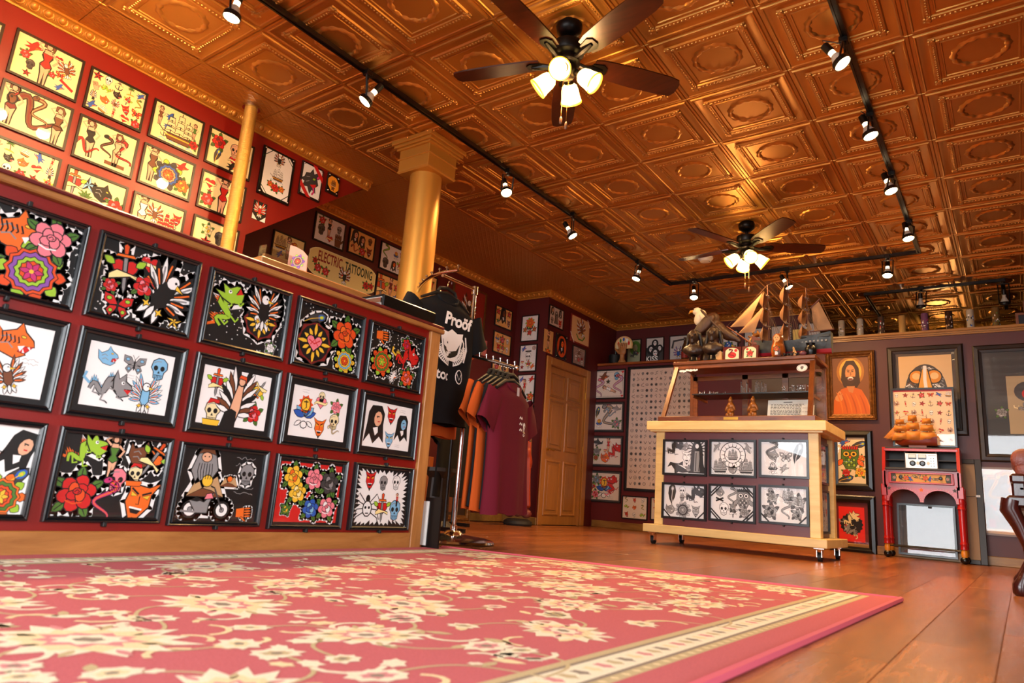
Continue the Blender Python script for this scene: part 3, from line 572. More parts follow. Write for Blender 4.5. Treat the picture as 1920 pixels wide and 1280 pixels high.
def place(plane, val, cs):
    f = onX if plane == 'x' else onY
    p = [f(u, v, val) for u, v in cs]; a = 1 if plane == 'x' else 0
    l = (p[0][a]+p[3][a])/2; r = (p[1][a]+p[2][a])/2; t = (p[0].z+p[1].z)/2; b = (p[2].z+p[3].z)/2
    c = (l+r)/2, (t+b)/2; loc = (val, c[0], c[1]) if plane == 'x' else (c[0], val, c[1])
    return loc, r-l, t-b, (PI/2 if plane == 'x' else 0)
def pic(label, plane, val, cs, style, draw, name='framed_picture', cat='picture', group=None, paper='W', matc=None, matw=0, fm=None, gl=True, size=None, tilt=0, mono=None, lean=0):
    loc, w_, h_, rz = place(plane, val, cs) if cs else (val, size[0], size[1], plane)
    if size: w_, h_ = size
    o = empty(name, loc, rz, label, cat, group)
    if tilt or lean: o.rotation_euler = (lean, tilt, rz)
    fw = FWD[style]; iw, ih = w_-2*fw, h_-2*fw
    if style == 'plaque':
        MB().box(-w_/2, w_/2, -.016, 0, -h_/2, h_/2, b=.003).build('board', fm or BLK, o)
        for sx in (-1, 1):
            for sz in (-1, 1): MB().ell((sx*(w_/2-.018), -.017, sz*(h_/2-.018)), (.008, .006, .008), 8, 5).build('bolt', CHR, o, smooth=True)
        y = -.0165
    elif style == 'bare': MB().box(-w_/2, w_/2, -.004, 0, -h_/2, h_/2).build('backing', fm or BLKM, o); y = -.0045
    else:
        MB().rails(iw, ih, PROF[style]).build('frame', fm or BLKF, o); MB().box(-iw/2-.003, iw/2+.003, -.004, 0, -ih/2-.003, ih/2+.003).build('backing', BLKM, o); y = -.0045
    a = Art()
    if matc: a.poly([(-iw/2, -ih/2), (iw/2, -ih/2), (iw/2, ih/2), (-iw/2, ih/2)], matc)
    pw, ph = iw/2-matw, ih/2-matw
    if paper: a.poly([(-pw, -ph), (pw, -ph), (pw, ph), (-pw, ph)], paper)
    a.l = 4; draw(a, pw, ph); a.mono = mono; a.build('print', PRINT, o, y, 3e-5, clip=(iw/2, ih/2) if style not in ('plaque',) else None)
    if gl and style not in ('plaque', 'bare'): MB().box(-iw/2, iw/2, -.0105, -.009, -ih/2, ih/2).build('glass', GLS, o)
    return o
SCL = 1.17
def sheet(spec, halo=None, dots=False, script=0):
    # spec: 'name x y size rot colours' items separated by ';' in units of half width / half height
    items = []
    for s in spec.split(';'):
        q = s.split()
        if q: items.append((q[0], float(q[1])*.96, float(q[2])*.96, float(q[3])*SCL, float(q[4]) if len(q) > 4 else 0, q[5] if len(q) > 5 else None))
    def f(a, w_, h_):
        r = random.Random(len(spec))
        if dots:
            for i in range(130): a.at(0, 0, 1); a.l = 5; x, y = r.uniform(-w_, w_), r.uniform(-h_, h_); a.poly(ellp(x, y, .0027, .0027, 5), 'W')
        for n_, x, y, s, rt, c in items:
            a.l = 8; a.motif(n_, x*w_, y*h_, s*min(w_, h_), rt, 1, halo, c)
        for i in range(script): a.l = 8; a.motif('script', r.uniform(-.7, .7)*w_, r.uniform(-.8, .8)*h_, .12*w_)
    return f
KINDS = ['rose', 'heart', 'dagger', 'skull', 'snake', 'eagle', 'ship', 'butterfly', 'star', 'swallow', 'panther', 'devil', 'pinup', 'anchor', 'palm', 'dragon', 'tiger', 'angel', 'hand']
def rsheet(seed, nx, ny, names=None, sz=.85, halo=None, jit=.1):
    def f(a, w_, h_):
        r = random.Random(seed); ks = list(names or KINDS); r.shuffle(ks); k = 0
        for i in range(nx):
            for j in range(ny):
                x = (-1+(2*i+1)/nx+r.uniform(-jit, jit)/nx)*w_; y = (-1+(2*j+1)/ny+r.uniform(-jit, jit)/ny)*h_; a.l = 8
                a.motif(ks[k % len(ks)], x, y, sz*min(w_/nx, h_/ny)*r.uniform(.85, 1.05), r.uniform(-.35, .35), r.choice((-1, 1)), halo); k += 1
    return f
# reception booth: the half wall of fifteen frames
BX = 1.458
bo = empty('reception_counter', (BX, -.9, 0), 0, 'red panelled reception counter edged in stained pine, hung with black-framed tattoo flash', 'counter')
def bb(*a, **k): a = list(a); a[0] -= BX; a[1] -= BX; a[2] += .9; a[3] += .9; return MB().box(*a, **k)
bb(BX-.1, BX, -2.7, .76, .0, 1.13).build('panel', RED, bo)
bb(BX-.11, BX+.016, -2.7, .757, 0, .081, b=.004).build('base_board', PINE, bo)
bb(BX-.115, BX+.018, .757, .832, 0, 1.128, b=.004).build('corner_post', PINEZ, bo)
bb(BX-.13, BX+.03, -2.7, .85, 1.128, 1.152, b=.005).build('top_rail', PINE, bo)
bb(BX-.14, BX+.022, -2.7, .855, 1.152, 1.172, b=.006).build('cap', mat('maroon_cap', (.42, .13, .12), .35, noise=.3, nscale=20), bo)
R1 = [((-.05, 374), (167, 426), (133.6, 585), (0, 551)), ((187, 431.7), (376.8, 492), (350, 637), (152, 590.6)), ((392, 499.7), (544, 549), (528.6, 679.7), (369, 643)), ((558, 553.7), (681.8, 594), (670.6, 713.4), (539.8, 682.5)), ((690.8, 598.7), (794.3, 631.9), (784.5, 741.5), (678.5, 716.2))]
R2 = [((-.05, 579), (129, 603), (95.6, 772.8), (0, 764)), ((149, 607.5), (350, 655.3), (324.8, 803.7), (115.9, 777)), ((367.4, 657), (525.8, 695), (507.5, 830), (342.3, 808.5)), ((537, 698), (666.4, 726), (655, 847.6), (520, 833.6)), ((674.8, 730.3), (783, 751.4), (774.6, 864.5), (663.6, 850.5))]
R3 = [((-.05, 784), (87, 792.5), (49, 976.7), (0, 975)), ((111, 795), (322, 823.4), (298, 981), (76, 978)), ((336, 824.8), (501.9, 846), (483.6, 988), (310.7, 983.7)), ((515.9, 847.6), (649.5, 864.5), (636.8, 993.9), (499, 989.7)), ((662.7, 866), (773, 877), (762, 993.9), (649.5, 993.9))]
BS = [
 [('flash sheet with tiger mouth, pink rose and round purple mandala on starry black', 'K', 0, sheet('mandala .3 -.4 .62 0 oMVL;rose .5 .5 .5 0 PP;tiger -.1 .45 .5 .2 O;rose -.6 -.5 .45 0 oY', 'W', True)),
  ('flash sheet with dagger heart, butterfly and flag-winged eagle on starry black', 'K', 0, sheet('dagger -.5 .35 .55 .1;rose -.05 .0 .3 0 RP;heart .0 .65 .28;butterfly -.5 -.7 .32 0 RL;rose -.72 -.2 .2;eagle .42 -.05 .8 -.5 K;star .75 -.75 .2 0 Y', 'W', True)),
  ('flash sheet with green dragon and skull shield on starry black', 'K', 0, sheet('dragon -.52 .0 .62 1.2 LO;eagle .42 .35 .62 0 K;sacred .38 -.05 .5 0 WO;skull .4 .0 .38 0 g;rose .75 -.8 .16 0 WW', 'W', True)),
  ('flash sheet with peacock feather, flaming heart and orange rose on starry black', 'K', 0, sheet('feather -.5 .62 .36 0;sacred -.45 -.25 .62 0 P;rose .5 .3 .55 0 oO;mandala .6 -.6 .38 0 YoC', 'W', True)),
  ('flash sheet with bleeding hand, horned dragon and orange flowers on starry black', 'K', 0, sheet('hand -.55 .72 .3 -1.5 O;rose .4 .65 .24 0 RM;mandala -.5 -.25 .45 0 oLGO;dragon .4 .05 .55 .2 RY;rose .55 -.62 .34 0 oP;swallow 0 -.7 .2 0 W', 'W', True))],
 [('flash sheet with roaring tiger head and small eagle on white', 'W', .022, sheet('tiger .3 .5 .5 .1 O;eagle .35 -.5 .45 .3 N;pinup -.55 .1 .8;script .7 0 .2')),
  ('pale flash sheet with blue skull and grey dragon heads on white', 'W', .026, sheet('skull .68 .5 .38 0 C;dragon -.5 -.45 .6 .1 gC;eagle .45 -.45 .55 0 C;butterfly .05 .5 .32 0 gC;panther -.6 .6 .3 .3 C;script 0 .1 .14;script .6 0 .14')),
  ('flash sheet with winged woman between daggered heart and helmet skull', 'W', .026, sheet('angel .05 .0 .95 -.15;dagger -.62 .5 .42;swordskull -.62 -.6 .4 0 Y;dagger .68 .45 .38 2.6 Y;rose .6 -.45 .36 0 RP;script -.5 0 .14')),
  ('flash sheet with flaming lotus skull, ice heart and pink rose skull', 'W', .028, sheet('lotus -.55 -.05 .62;heart 0 .5 .3 0 P;skull .0 .72 .22 0 c;devil .05 -.55 .36 0 O;rose .6 .4 .3 0 PP;skull .58 -.25 .34 0 c;snake .6 -.6 .25 1.2 cN;script -.6 .85 .16')),
  ('flash sheet with long-haired masks and red goblin head', 'W', .028, sheet('mask -.55 .0 .72;devil .1 .55 .36 0 R;devil .1 -.6 .34 0 C;mask .65 .0 .52 0 C;script .6 .8 .16;script .5 -.85 .14'))],
 [('flash sheet with black-haired mask head over golden fan on white', 'W', .0, sheet('mask .78 .42 .42 -.3;mandala .62 -.62 .45 0 OYGo;feather .75 -.2 .34 .4;swallow .2 .3 .4 0 N')),
  ('flash sheet crowded with hula dancer, dragon, red rose and green devil on black', 'K', 0, sheet('dragon -.62 .5 .45 .5 LO;rose -.6 -.45 .5 0 Ro;pinup -.05 .5 .48 0 G;panther .5 .6 .34 0 N;dagger .78 .55 .42 -.5 O;skull .1 -.1 .32 0 P;snake -.08 -.6 .42 0 MO;devil .62 -.55 .5 -.2 O;swordskull .45 .1 .25 0 O', 'W')),
  ('flash sheet with bearded biker and grey motorcycle before mountains', 'K', 0, sheet('beard -.45 .55 .46 0 g;mount -.35 -.1 .5;bike -.3 -.45 .58;skull .62 .35 .32 0 g;script .55 .75 .3;script .6 -.1 .3;hand .7 -.75 .25 -1.5 O;mount .2 .1 .25 0 O', 'W')),
  ('flash sheet of yellow, pink, blue and black roses on red', 'R', .014, sheet('rose -.6 .55 .42 0 YO;rose -.4 .0 .4 0 YH;rose .1 .5 .42 0 PP;rose .65 .4 .45 0 dg;rose .1 -.55 .38 0 BC;rose .65 -.5 .42 0 PW;rose -.7 -.6 .2 0 GY', 'W')),
  ('flash sheet with red imp, spider skull and dagger heart in jagged border', 'W', .0, None)]]
def jag(a, w_, h_):
    r = random.Random(3)
    for i in range(46):
        t = i/46*2*PI; x = max(-1, min(1, 1.35*math.cos(t)))*w_; y = max(-1, min(1, 1.35*math.sin(t)))*h_; k = r.uniform(.72, .86); e = .1
        a.poly([(x, y), (max(-1, min(1, 1.35*math.cos(t+e)))*w_, max(-1, min(1, 1.35*math.sin(t+e)))*h_), (x*k, y*k), (max(-1, min(1, 1.35*math.cos(t-e)))*w_, max(-1, min(1, 1.35*math.sin(t-e)))*h_)], 'K')
    sheet('devil -.5 .6 .3;skull 0 .5 .26 0 g;skull .5 .55 .26 0 W;spider -.5 -.3 .62;dagger .05 -.35 .42;skull .55 -.45 .36 0 C;pinup .6 -.05 .2')(a, w_, h_)
BS[2][4] = (BS[2][4][0], 'W', 0, jag)
pos5 = ['far left', 'second from left', 'middle', 'second from right', 'right end']; rw = ['top', 'middle', 'bottom']
for r_, rows in enumerate((R1, R2, R3)):
    for c_, cs in enumerate(rows):
        lb, pp, mw, dr = BS[r_][c_]; sz = None
        if c_ == 0:
            loc, w_, h_, rz = place('x', BX+.001, rows[1]); q = [onX(u, v, BX+.001) for u, v in cs]; right = (q[1].y+q[2].y)/2; t = (q[0].z+q[1].z)/2; b_ = (q[2].z+q[3].z)/2
            o = pic(lb, PI/2, (BX+.001, right-w_/2, (t+b_)/2), None, 'booth', dr, group='framed flash on the booth', paper=pp, matc='K', matw=mw, size=(w_, h_))
        else: o = pic(lb, 'x', BX+.001, cs, 'booth', dr, group='framed flash on the booth', paper=pp, matc='K', matw=mw)
        w_, h_ = 0, 0
        for ch in o.children:
            if ch.name.startswith('frame'): h_ = max(v.co.z for v in ch.data.vertices)
        for s in (-1, 1): MB().box(-.006, .006, -.024, 0, s*h_-.006, s*h_+.012 if s > 0 else s*h_+.006, b=.002).build('clip', BLKM, o) if s > 0 else MB().box(-.006, .006, -.024, 0, -h_-.012, -h_+.004, b=.002).build('clip', BLKM, o)
# yellowed sheets on the upper left wall
LW = -.359; SCL = 1.32
LF = [('with part of a figure at the left border', ((-60, 20), (9.4, 39.4), (0, 92), (-70, 70)), 4, 3, None), ('with red pin-up woman above eight ball', ((32, 52.5), (159.4, 115.5), (141.7, 193), (9.4, 135)), 0, 0, 'pinup -.05 .1 .8 0 R;eagle .6 .25 .35 .3;skull -.5 -.3 .22 0 d;rose -.7 .1 .2;swallow -.5 .6 .3 0 R;heart .3 .6 .16;butterfly .45 -.15 .16;dot 0 0 0;star -.55 -.75 .16;band .7 -.5 .25 -.5 R;swallow .5 -.75 .18;rose .2 -.3 .14'),
 ('with palms, hula girl and red hearts', ((170.6, 124.5), (278, 176), (262.5, 248), (153, 202.5)), 5, 4, None), ('with a large full-rigged ship', ((288.7, 184.5), (384.3, 229.5), (371, 296), (275.6, 257)), 0, 0, 'ship .1 -.05 .75 0 c;pinup -.75 .35 .4 0 N;swallow -.35 .5 .22;pinup .75 .3 .35 0 G;rose .8 -.5 .25 0 Rr;swallow -.4 -.1 .2;anchor -.5 -.5 .2'),
 ('with framed portrait and swallows', ((393.7, 236), (477.3, 275.6), (466.6, 340), (380.6, 303.7)), 0, 0, 'rose -.6 .4 .4 0 Rr;skull .2 .3 .36 0 S;heart .2 -.3 .26;feather -.6 -.4 .35 1;swallow .2 -.72 .3 0 K;pinup .8 0 .4'),
 ('with coiled rattlesnake between two robed women', ((5.6, 148), (138.7, 204), (120, 285), (-17, 228)), 0, 0, 'snake .05 -.1 .85 1.2 Nr;snake .1 .2 .5 .4 NT;pinup -.72 .1 .75 0 r;pinup .72 -.05 .72 0 N'),
 ('with flute player and snake charmer woman', ((150, 213.7), (261.3, 260.6), (245.6, 334.8), (131, 294)), 0, 0, 'pinup -.6 .1 .7 .1 K;snake -.65 -.4 .4 1.4 Rr;snake .0 .0 .4 .2 KN;pinup .4 .05 .65 0 S;snake .6 .0 .5 .5 rR;band .4 -.75 .35 0 N'),
 ('with dark blue flower and red bird', ((270, 267), (367.5, 308), (352.5, 378.7), (255.7, 341)), 0, 0, 'mandala .05 -.1 .62 0 dOBT;swallow .55 .6 .3 0 R;pinup -.65 .2 .75 0 N;rose .7 -.4 .36 0 OY'),
 ('with caped woman and red heart', ((378.7, 316.9), (461.9, 351.5), (451, 419), (365.6, 386)), 0, 0, 'pinup .05 0 .9 0 R;heart -.65 .5 .3;rose -.65 -.5 .35;star -.6 0 .16;skull .75 .5 .22;dagger .78 -.3 .5'),
 ('crowded with hearts and ships, lowest at the left edge', ((-25, 243), (114.4, 300), (97, 386), (-42, 330)), 5, 4, None), ('with diamond and black panther, half hidden by booth', ((127.5, 309), (241.9, 351.7), (224, 428), (108, 388)), 0, 0, 'star -.3 .5 .35 0 C;panther .2 .3 .42;rose .75 -.2 .4;dagger -.8 .4 .5;palm -.4 -.4 .4;skull .0 -.5 .3 0 c'),
 ('with sailor girl and pagoda, half hidden by booth', ((250.5, 358), (350.6, 394.5), (334, 467), (236, 433)), 0, 0, 'pinup -.65 .2 .75 0 W;eagle -.15 .3 .4;ship .35 .0 .45 0 R;devil .78 .4 .26;anchor .75 -.4 .3'), ('with skulls and swallows behind the thin gold pole', ((363.7, 401), (449, 433), (437, 502), (350, 470)), 0, 0, 'rose -.4 .5 .3 0 cY;skull .2 .2 .36 0 d;star -.4 -.2 .28;swallow .7 .4 .3;heart .6 -.4 .3')]
for k, (lb, cs, nx, ny, sp) in enumerate(LF):
    if sp: sp = ';'.join(s for s in sp.split(';') if not s.startswith('dot'))
    pic('yellowed tattoo flash sheet '+lb, 'x', LW, cs, 'thin', sheet(sp) if sp else rsheet(20+k, nx, ny, None, 1.1), group='yellowed flash on the left wall', paper=(.97, .88, .64), fm=THIN)
SCL = 1.2
def ship_oct(a, w_, h_):
    x, y = w_-.022, h_-.018; k = .03; a.poly([(-x+k, -y), (x, -y), (x, y-k), (x-k, y), (-x, y), (-x, -y+k)], 'W'); a.l = 8
    for n_, u, v, s, c in (('eagle', .0, .7, .5, 'K'), ('ship', .05, .0, .5, 'W'), ('rose', 0, -.6, .36, 'Ro'), ('rose', -.4, -.5, .26, 'oY'), ('rose', .45, -.55, .26, 'OY')): a.l = 8; a.motif(n_, u*x, v*y, s*x, 0, 1, None, c)
    a.at(0, 0, 1); a.st([(-w_, -h_+.09), (-w_+.09, -h_)], .006, 'D'); a.st([(w_, -h_+.09), (w_-.09, -h_)], .006, 'D'); a.st([(-w_, h_-.09), (-w_+.09, h_)], .006, 'D'); a.st([(w_, h_-.09), (w_-.09, h_)], .006, 'D')
pic('black plaque with ship, eagle and red roses on white, corners bolted', 'x', LW, ((494, 271.4), (553, 301), (539, 386.7), (479.6, 360)), 'plaque', ship_oct, name='wall_plaque', cat='plaque', paper=None)
def wolf_d(a, w_, h_):
    x, y = w_-.012, h_-.015; a.poly([(-x, -y), (x, -y), (x, y), (-x, y)], 'W'); a.l = 8; a.motif('wolf', 0, 0, y*.85); a.at(0, 0, 1); a.l += 30
    a.poly([(-w_, -h_+.07), (-w_+.07, -h_), (-w_+.11, -h_), (-w_, -h_+.12)], 'R'); a.poly([(w_, h_-.07), (w_-.07, h_), (w_-.11, h_), (w_, h_-.12)], 'R')
pic('black plaque with grey wolf head and two red corner ribbons', 'x', LW, ((567, 301), (606.7, 320.6), (595.4, 379.7), (556.6, 362.8)), 'plaque', wolf_d, name='wall_plaque', cat='plaque', paper=None)
def oct_d(a, w_, h_): a.poly(ellp(0, 0, w_*.92, h_*.82, 8, .39), (.95, .62, .15)); a.l = 8; a.motif('ship', 0, .1*h_, w_*.5, 0, 1, None, 'N'); a.l = 8; a.motif('rose', 0, -.45*h_, w_*.3, 0, 1, None, 'No')
pic('small black plaque with amber octagon ship print', 'x', LW, ((613.7, 322.8), (637, 334), (630.6, 369.8), (608.7, 358.6)), 'plaque', oct_d, name='wall_plaque', cat='plaque', paper=None)
pic('small black card with winged bat-eagle and white corners', 'x', LW, ((476, 373.5), (500.7, 384), (495.6, 419), (471.7, 407.8)), 'bare', lambda a, w_, h_: (sheet('eagle 0 .1 .95 0 R')(a, w_, h_), a.at(0, 0, 1), a.poly([(-w_, -h_), (-w_*.2, -h_), (-w_, -h_*.4)], 'W'), a.poly([(w_, -h_), (w_*.2, -h_), (w_, -h_*.4)], 'W')), name='picture_card', cat='picture', paper='K')
# rear left wall
DW = -1.059
AM = (.93, .72, .42)
for lb, cs, st, pp, dr in (
 ('yellow flash sheet with galleon, lady and snake in the stair recess', ((513, 429.7), (574, 453), (564.6, 504.5), (504, 483.8)), 'thin', (.95, .84, .55), sheet('ship -.55 .3 .5 0 T;pinup .0 .1 .7 0 c;snake .6 .1 .5 1 oY;swallow -.5 -.6 .3;rose .6 -.6 .3 0 oY')),
 ('white flash sheet with woman, red heart and coffin above the lettered sign', ((592, 396), (649.6, 421), (641.9, 471.8), (585, 448.6)), 'thin', (.90, .88, .86), sheet('rose -.6 .65 .3;skull -.6 -.1 .42 0 d;pinup -.05 .3 .6 0 K;heart .05 -.55 .3;skull .65 .4 .3 0 g;hand .65 -.4 .5 0 N')),
 ('orange flash sheet with three ladies\' heads above the lettered sign', ((655.9, 424), (705, 446), (699, 494), (650, 471)), 'thin', AM, sheet('mask -.6 .4 .5 0 S;mask .0 .2 .45 0 S;skull .65 .5 .3 0 N;snake -.5 -.6 .35 1.3 No;rose .1 -.6 .35;devil .65 -.4 .35 0 r')),
 ('white flash sheet with green snake and top-hat skull beside the column', ((715, 451), (764, 473), (757, 523), (708, 501)), 'thin', (.90, .88, .86), sheet('snake -.65 .4 .45 0 GL;skull -.6 -.5 .4 0 d;lotus .2 .4 .3;mask .1 -.5 .35 0 O;devil .7 .5 .3;dagger .7 -.3 .5')),
 ('orange flash sheet with long dagger and pin-up low beside the column', ((707, 509), (757, 528.5), (749, 575), (701, 554)), 'thin', AM, sheet('dagger -.7 0 .9 .1 o;pinup .1 .2 .75 0 r;rose .6 .3 .3;swallow .6 -.6 .35')),
 ('orange flash sheet behind the curved rack arm', ((773, 502), (819.5, 521), (816, 570), (769, 550)), 'thin', AM, sheet('skull -.5 .4 .4;rose .5 .4 .4;snake .0 -.4 .5 1.4 No')),
 ('amber flash sheet with dark-haired lady, upper of three in the corner', ((928.5, 570.6), (960.6, 583), (958, 621), (927, 610)), 'thin', AM, sheet('mask -.05 .2 .7 0 N;rose -.7 .5 .3;rose .7 .6 .3;devil .7 -.4 .35 0 r;star -.7 -.5 .3 0 G')),
 ('amber flash sheet with red lamp motifs, second of three in the corner', ((925, 618.5), (958, 630.4), (956, 669.8), (922.6, 659)), 'thin', AM, sheet('lotus -.6 .4 .4;rose 0 .4 .4;skull .65 .4 .3;devil -.4 -.5 .4;dagger .1 -.5 .5;skull .65 -.5 .3')),
 ('amber flash sheet just above the lower rack bar', ((921.9, 669.8), (954, 680), (952, 719), (919, 710)), 'thin', AM, sheet('rose -.5 .4 .4;panther .4 .3 .4;ship 0 -.5 .4 0 c'))):
    pic(lb, 'x', DW, cs, st, dr, fm=BLK, paper=pp, group='flash on the rear left wall')
pic('red-matted gilt frame high behind the black T-shirt', 'x', DW, ((849, 524), (911, 550), (905, 640), (843, 622)), 'slim', sheet('eagle 0 .1 .5 0 K'), fm=GILT, paper=(.55, .08, .06))
pic('small pink card of a figure beside the shirt sleeve', 'x', DW, ((896, 634), (913, 639), (911, 668), (894, 663)), 'bare', sheet('pinup 0 0 .9 0 r'), name='picture_card', paper=(.75, .42, .42))
def sign(a, w_, h_):
    pts = [(w_-h_+h_*math.cos(t)*1.3 if math.cos(t) > 0 else -w_+h_+h_*math.cos(t)*1.3, h_*math.sin(t)) for t in [2*PI*i/28 for i in range(28)]]
    pts = [(max(-w_, min(w_, x)), y) for x, y in pts]; a.poly(pts, (.93, .88, .62)); a.poly([(x*.975, y*.94) for x, y in pts], (.90, .82, .52)); a.l = 6
    a.txt('ELECTRIC', -.41*w_, .10*h_, .135, (.55, .08, .06), .003, sx=.48); a.l = 6; a.txt('TATTOOING', .46*w_, .10*h_, .125, (.10, .22, .14), .003, sx=.47)
    for x, y, s, c in ((-.82, .02, .035, 'Rr'), (-.72, -.42, .05, 'RP'), (-.5, -.5, .05, 'RP'), (.72, -.42, .05, 'Rr'), (.88, -.35, .04, 'Rr')): a.l = 8; a.motif('rose', x*w_, y*h_, s, 0, 1, None, c)
    a.l = 8; a.motif('eagle', .05*w_, -.35*h_, .085, 0, 1, None, 'K'); a.l = 30; a.motif('heart', .05*w_, -.4*h_, .045)
o = empty('lettered_sign', place('x', DW, ((577.5, 462), (701, 509), (701, 553), (577.5, 506)))[0], PI/2, 'cream pill-shaped signboard lettered ELECTRIC TATTOOING with roses', 'sign')
w_, h_ = .405, .138; pts = [((w_-h_ if math.cos(t) > 0 else -w_+h_)+h_*math.cos(t), h_*math.sin(t)) for t in [2*PI*i/28 for i in range(28)]]
MB().prism(pts, 1, -.012, 0).build('board', mat('sign_board', (.88, .82, .55), .4), o)
a = Art(); sign(a, w_-.002, h_-.002); a.build('print', PRINT, o, -.0125, 3e-5)
# return wall and door wall
SW = 4.949
for k, (lb, cs, sp) in enumerate((('white flash sheet with orange-haloed bearded head, top of the narrow wall', ((979.5, 592.4), (1011.5, 589), (1009, 638.8), (976, 642)), 'sacred 0 .35 .01;mandala 0 .45 .5 0 OOOO;beard 0 .3 .5 0 d;rose 0 -.35 .3 0 Ro;rose -.6 -.1 .25 0 RL;rose .6 -.1 .25 0 RL;script 0 -.8 .3'),
 ('white flash sheet with top-hat skull, second on the narrow wall', ((975.3, 647), (1008.4, 644), (1005.6, 695.8), (972.5, 698.6)), 'skull 0 .1 .45 0 W;band 0 .55 .3 0 K;swallow -.6 .75 .3;mandala .7 .8 .2 0 RWWK;star -.7 -.7 .25;swallow .6 -.7 .3 0 O;dagger .1 -.5 .4;heart -.7 -.3 .2'),
 ('white flash sheet with red dancer and bird, third on the narrow wall', ((971, 702), (1005, 701), (1002, 756), (968, 757)), 'pinup -.2 .2 .6 0 R;swallow .6 .7 .35 0 R;swallow -.6 .7 .3;rose .6 -.6 .4 0 oY;star -.6 -.6 .2'),
 ('pale pink flash sheet fourth down the narrow wall behind the maroon shirt', ((967, 761), (1001.5, 759), (999, 813), (964, 815)), 'rose .6 .5 .4;skull 0 0 .4;rose -.5 -.5 .4;heart .6 -.5 .3'),
 ('pale pink flash sheet fifth down the narrow wall beside the statue', ((963, 820), (998, 819), (995, 873), (960, 874)), 'rose .5 .5 .4;eagle 0 0 .5;rose .5 -.6 .4'),
 ('pale flash sheet lowest on the narrow wall behind the statue', ((960, 880), (994, 879), (991, 933), (957, 934)), 'rose .5 .5 .4;snake 0 0 .5;rose .5 -.6 .4'))):
    pic(lb, 'y', SW, cs, 'thin', sheet(sp), fm=BLK, paper=(.90, .87, .86) if k < 3 else (.92, .76, .74), group='flash down the narrow wall')
OW = -.579
pic('white flash sheet of six dark figures left above the door', 'x', OW, ((1029.5, 570), (1057, 582), (1055, 620), (1027.8, 608.6)), 'thin', sheet('mask -.6 .5 .4;mask .6 .5 .4 0 g;virgin 0 0 .6;skull -.6 -.5 .35 0 g;devil .6 -.5 .4'), fm=BLK, paper=(.86, .80, .76))
pic('narrow tan card with standing figure left above the door', 'x', OW, ((1019.7, 616), (1037, 622), (1035, 664.5), (1018, 658)), 'bare', sheet('pinup 0 .2 .9 0 N;rose 0 -1 .5 0 oY'), name='picture_card', paper=(.80, .62, .38))
pic('black plaque with glowing orange oval portrait above the door', 'x', OW, ((1042, 623), (1062, 631.4), (1060.5, 676.4), (1040, 668.7)), 'plaque', lambda a, w_, h_: (a.poly(ellp(0, 0, w_*.85, h_*.88, 18), (.80, .30, .06)), a.motif('mask', 0, 0, w_*.8, 0, 1, None, 'O')), name='wall_plaque', cat='plaque', paper=None)
def eag(a, w_, h_): a.poly([(-w_, -h_), (w_, -h_), (w_, h_), (-w_, h_)], (.50, .08, .08)); k = .05; x, y = w_-.014, h_-.016; a.poly([(-x, -y+k), (-x+k, -y), (x, -y), (x, y-k), (x-k, y), (-x, y)], (.85, .70, .50)); a.l = 8; a.motif('eagle', .02, .03, w_*.55, .5, 1, None, 'N'); a.l = 8; a.at(0, 0, 1); a.st([(-.1, -.06), (-.04, -.12), (.06, -.12), (.12, -.06)], .022, 'G'); a.l = 40; a.st([(-w_-.006, -h_+.12), (-w_+.09, -h_-.006)], .012, 'W'); a.st([(w_-.07, h_+.004), (w_+.004, h_-.09)], .012, 'W')
pic('red-bordered tan print of an eagle on a wreath, corners ribboned, above the door', 'x', OW, ((1070, 588.5), (1104.8, 602), (1102, 652.5), (1067.5, 638.5)), 'plaque', eag, name='wall_plaque', cat='plaque', paper=None, fm=mat('red_board', (.45, .06, .06), .4))
pic('dim grey flash sheet right above the door frame', 'x', OW, ((1073, 646), (1097, 655), (1095.6, 690.5), (1072, 680.6)), 'thin', sheet('eagle 0 .5 .5;skull -.5 -.3 .35;rose 0 -.4 .3;star .55 -.2 .3;skull .6 -.6 .3'), fm=BLK, paper=(.66, .56, .52))
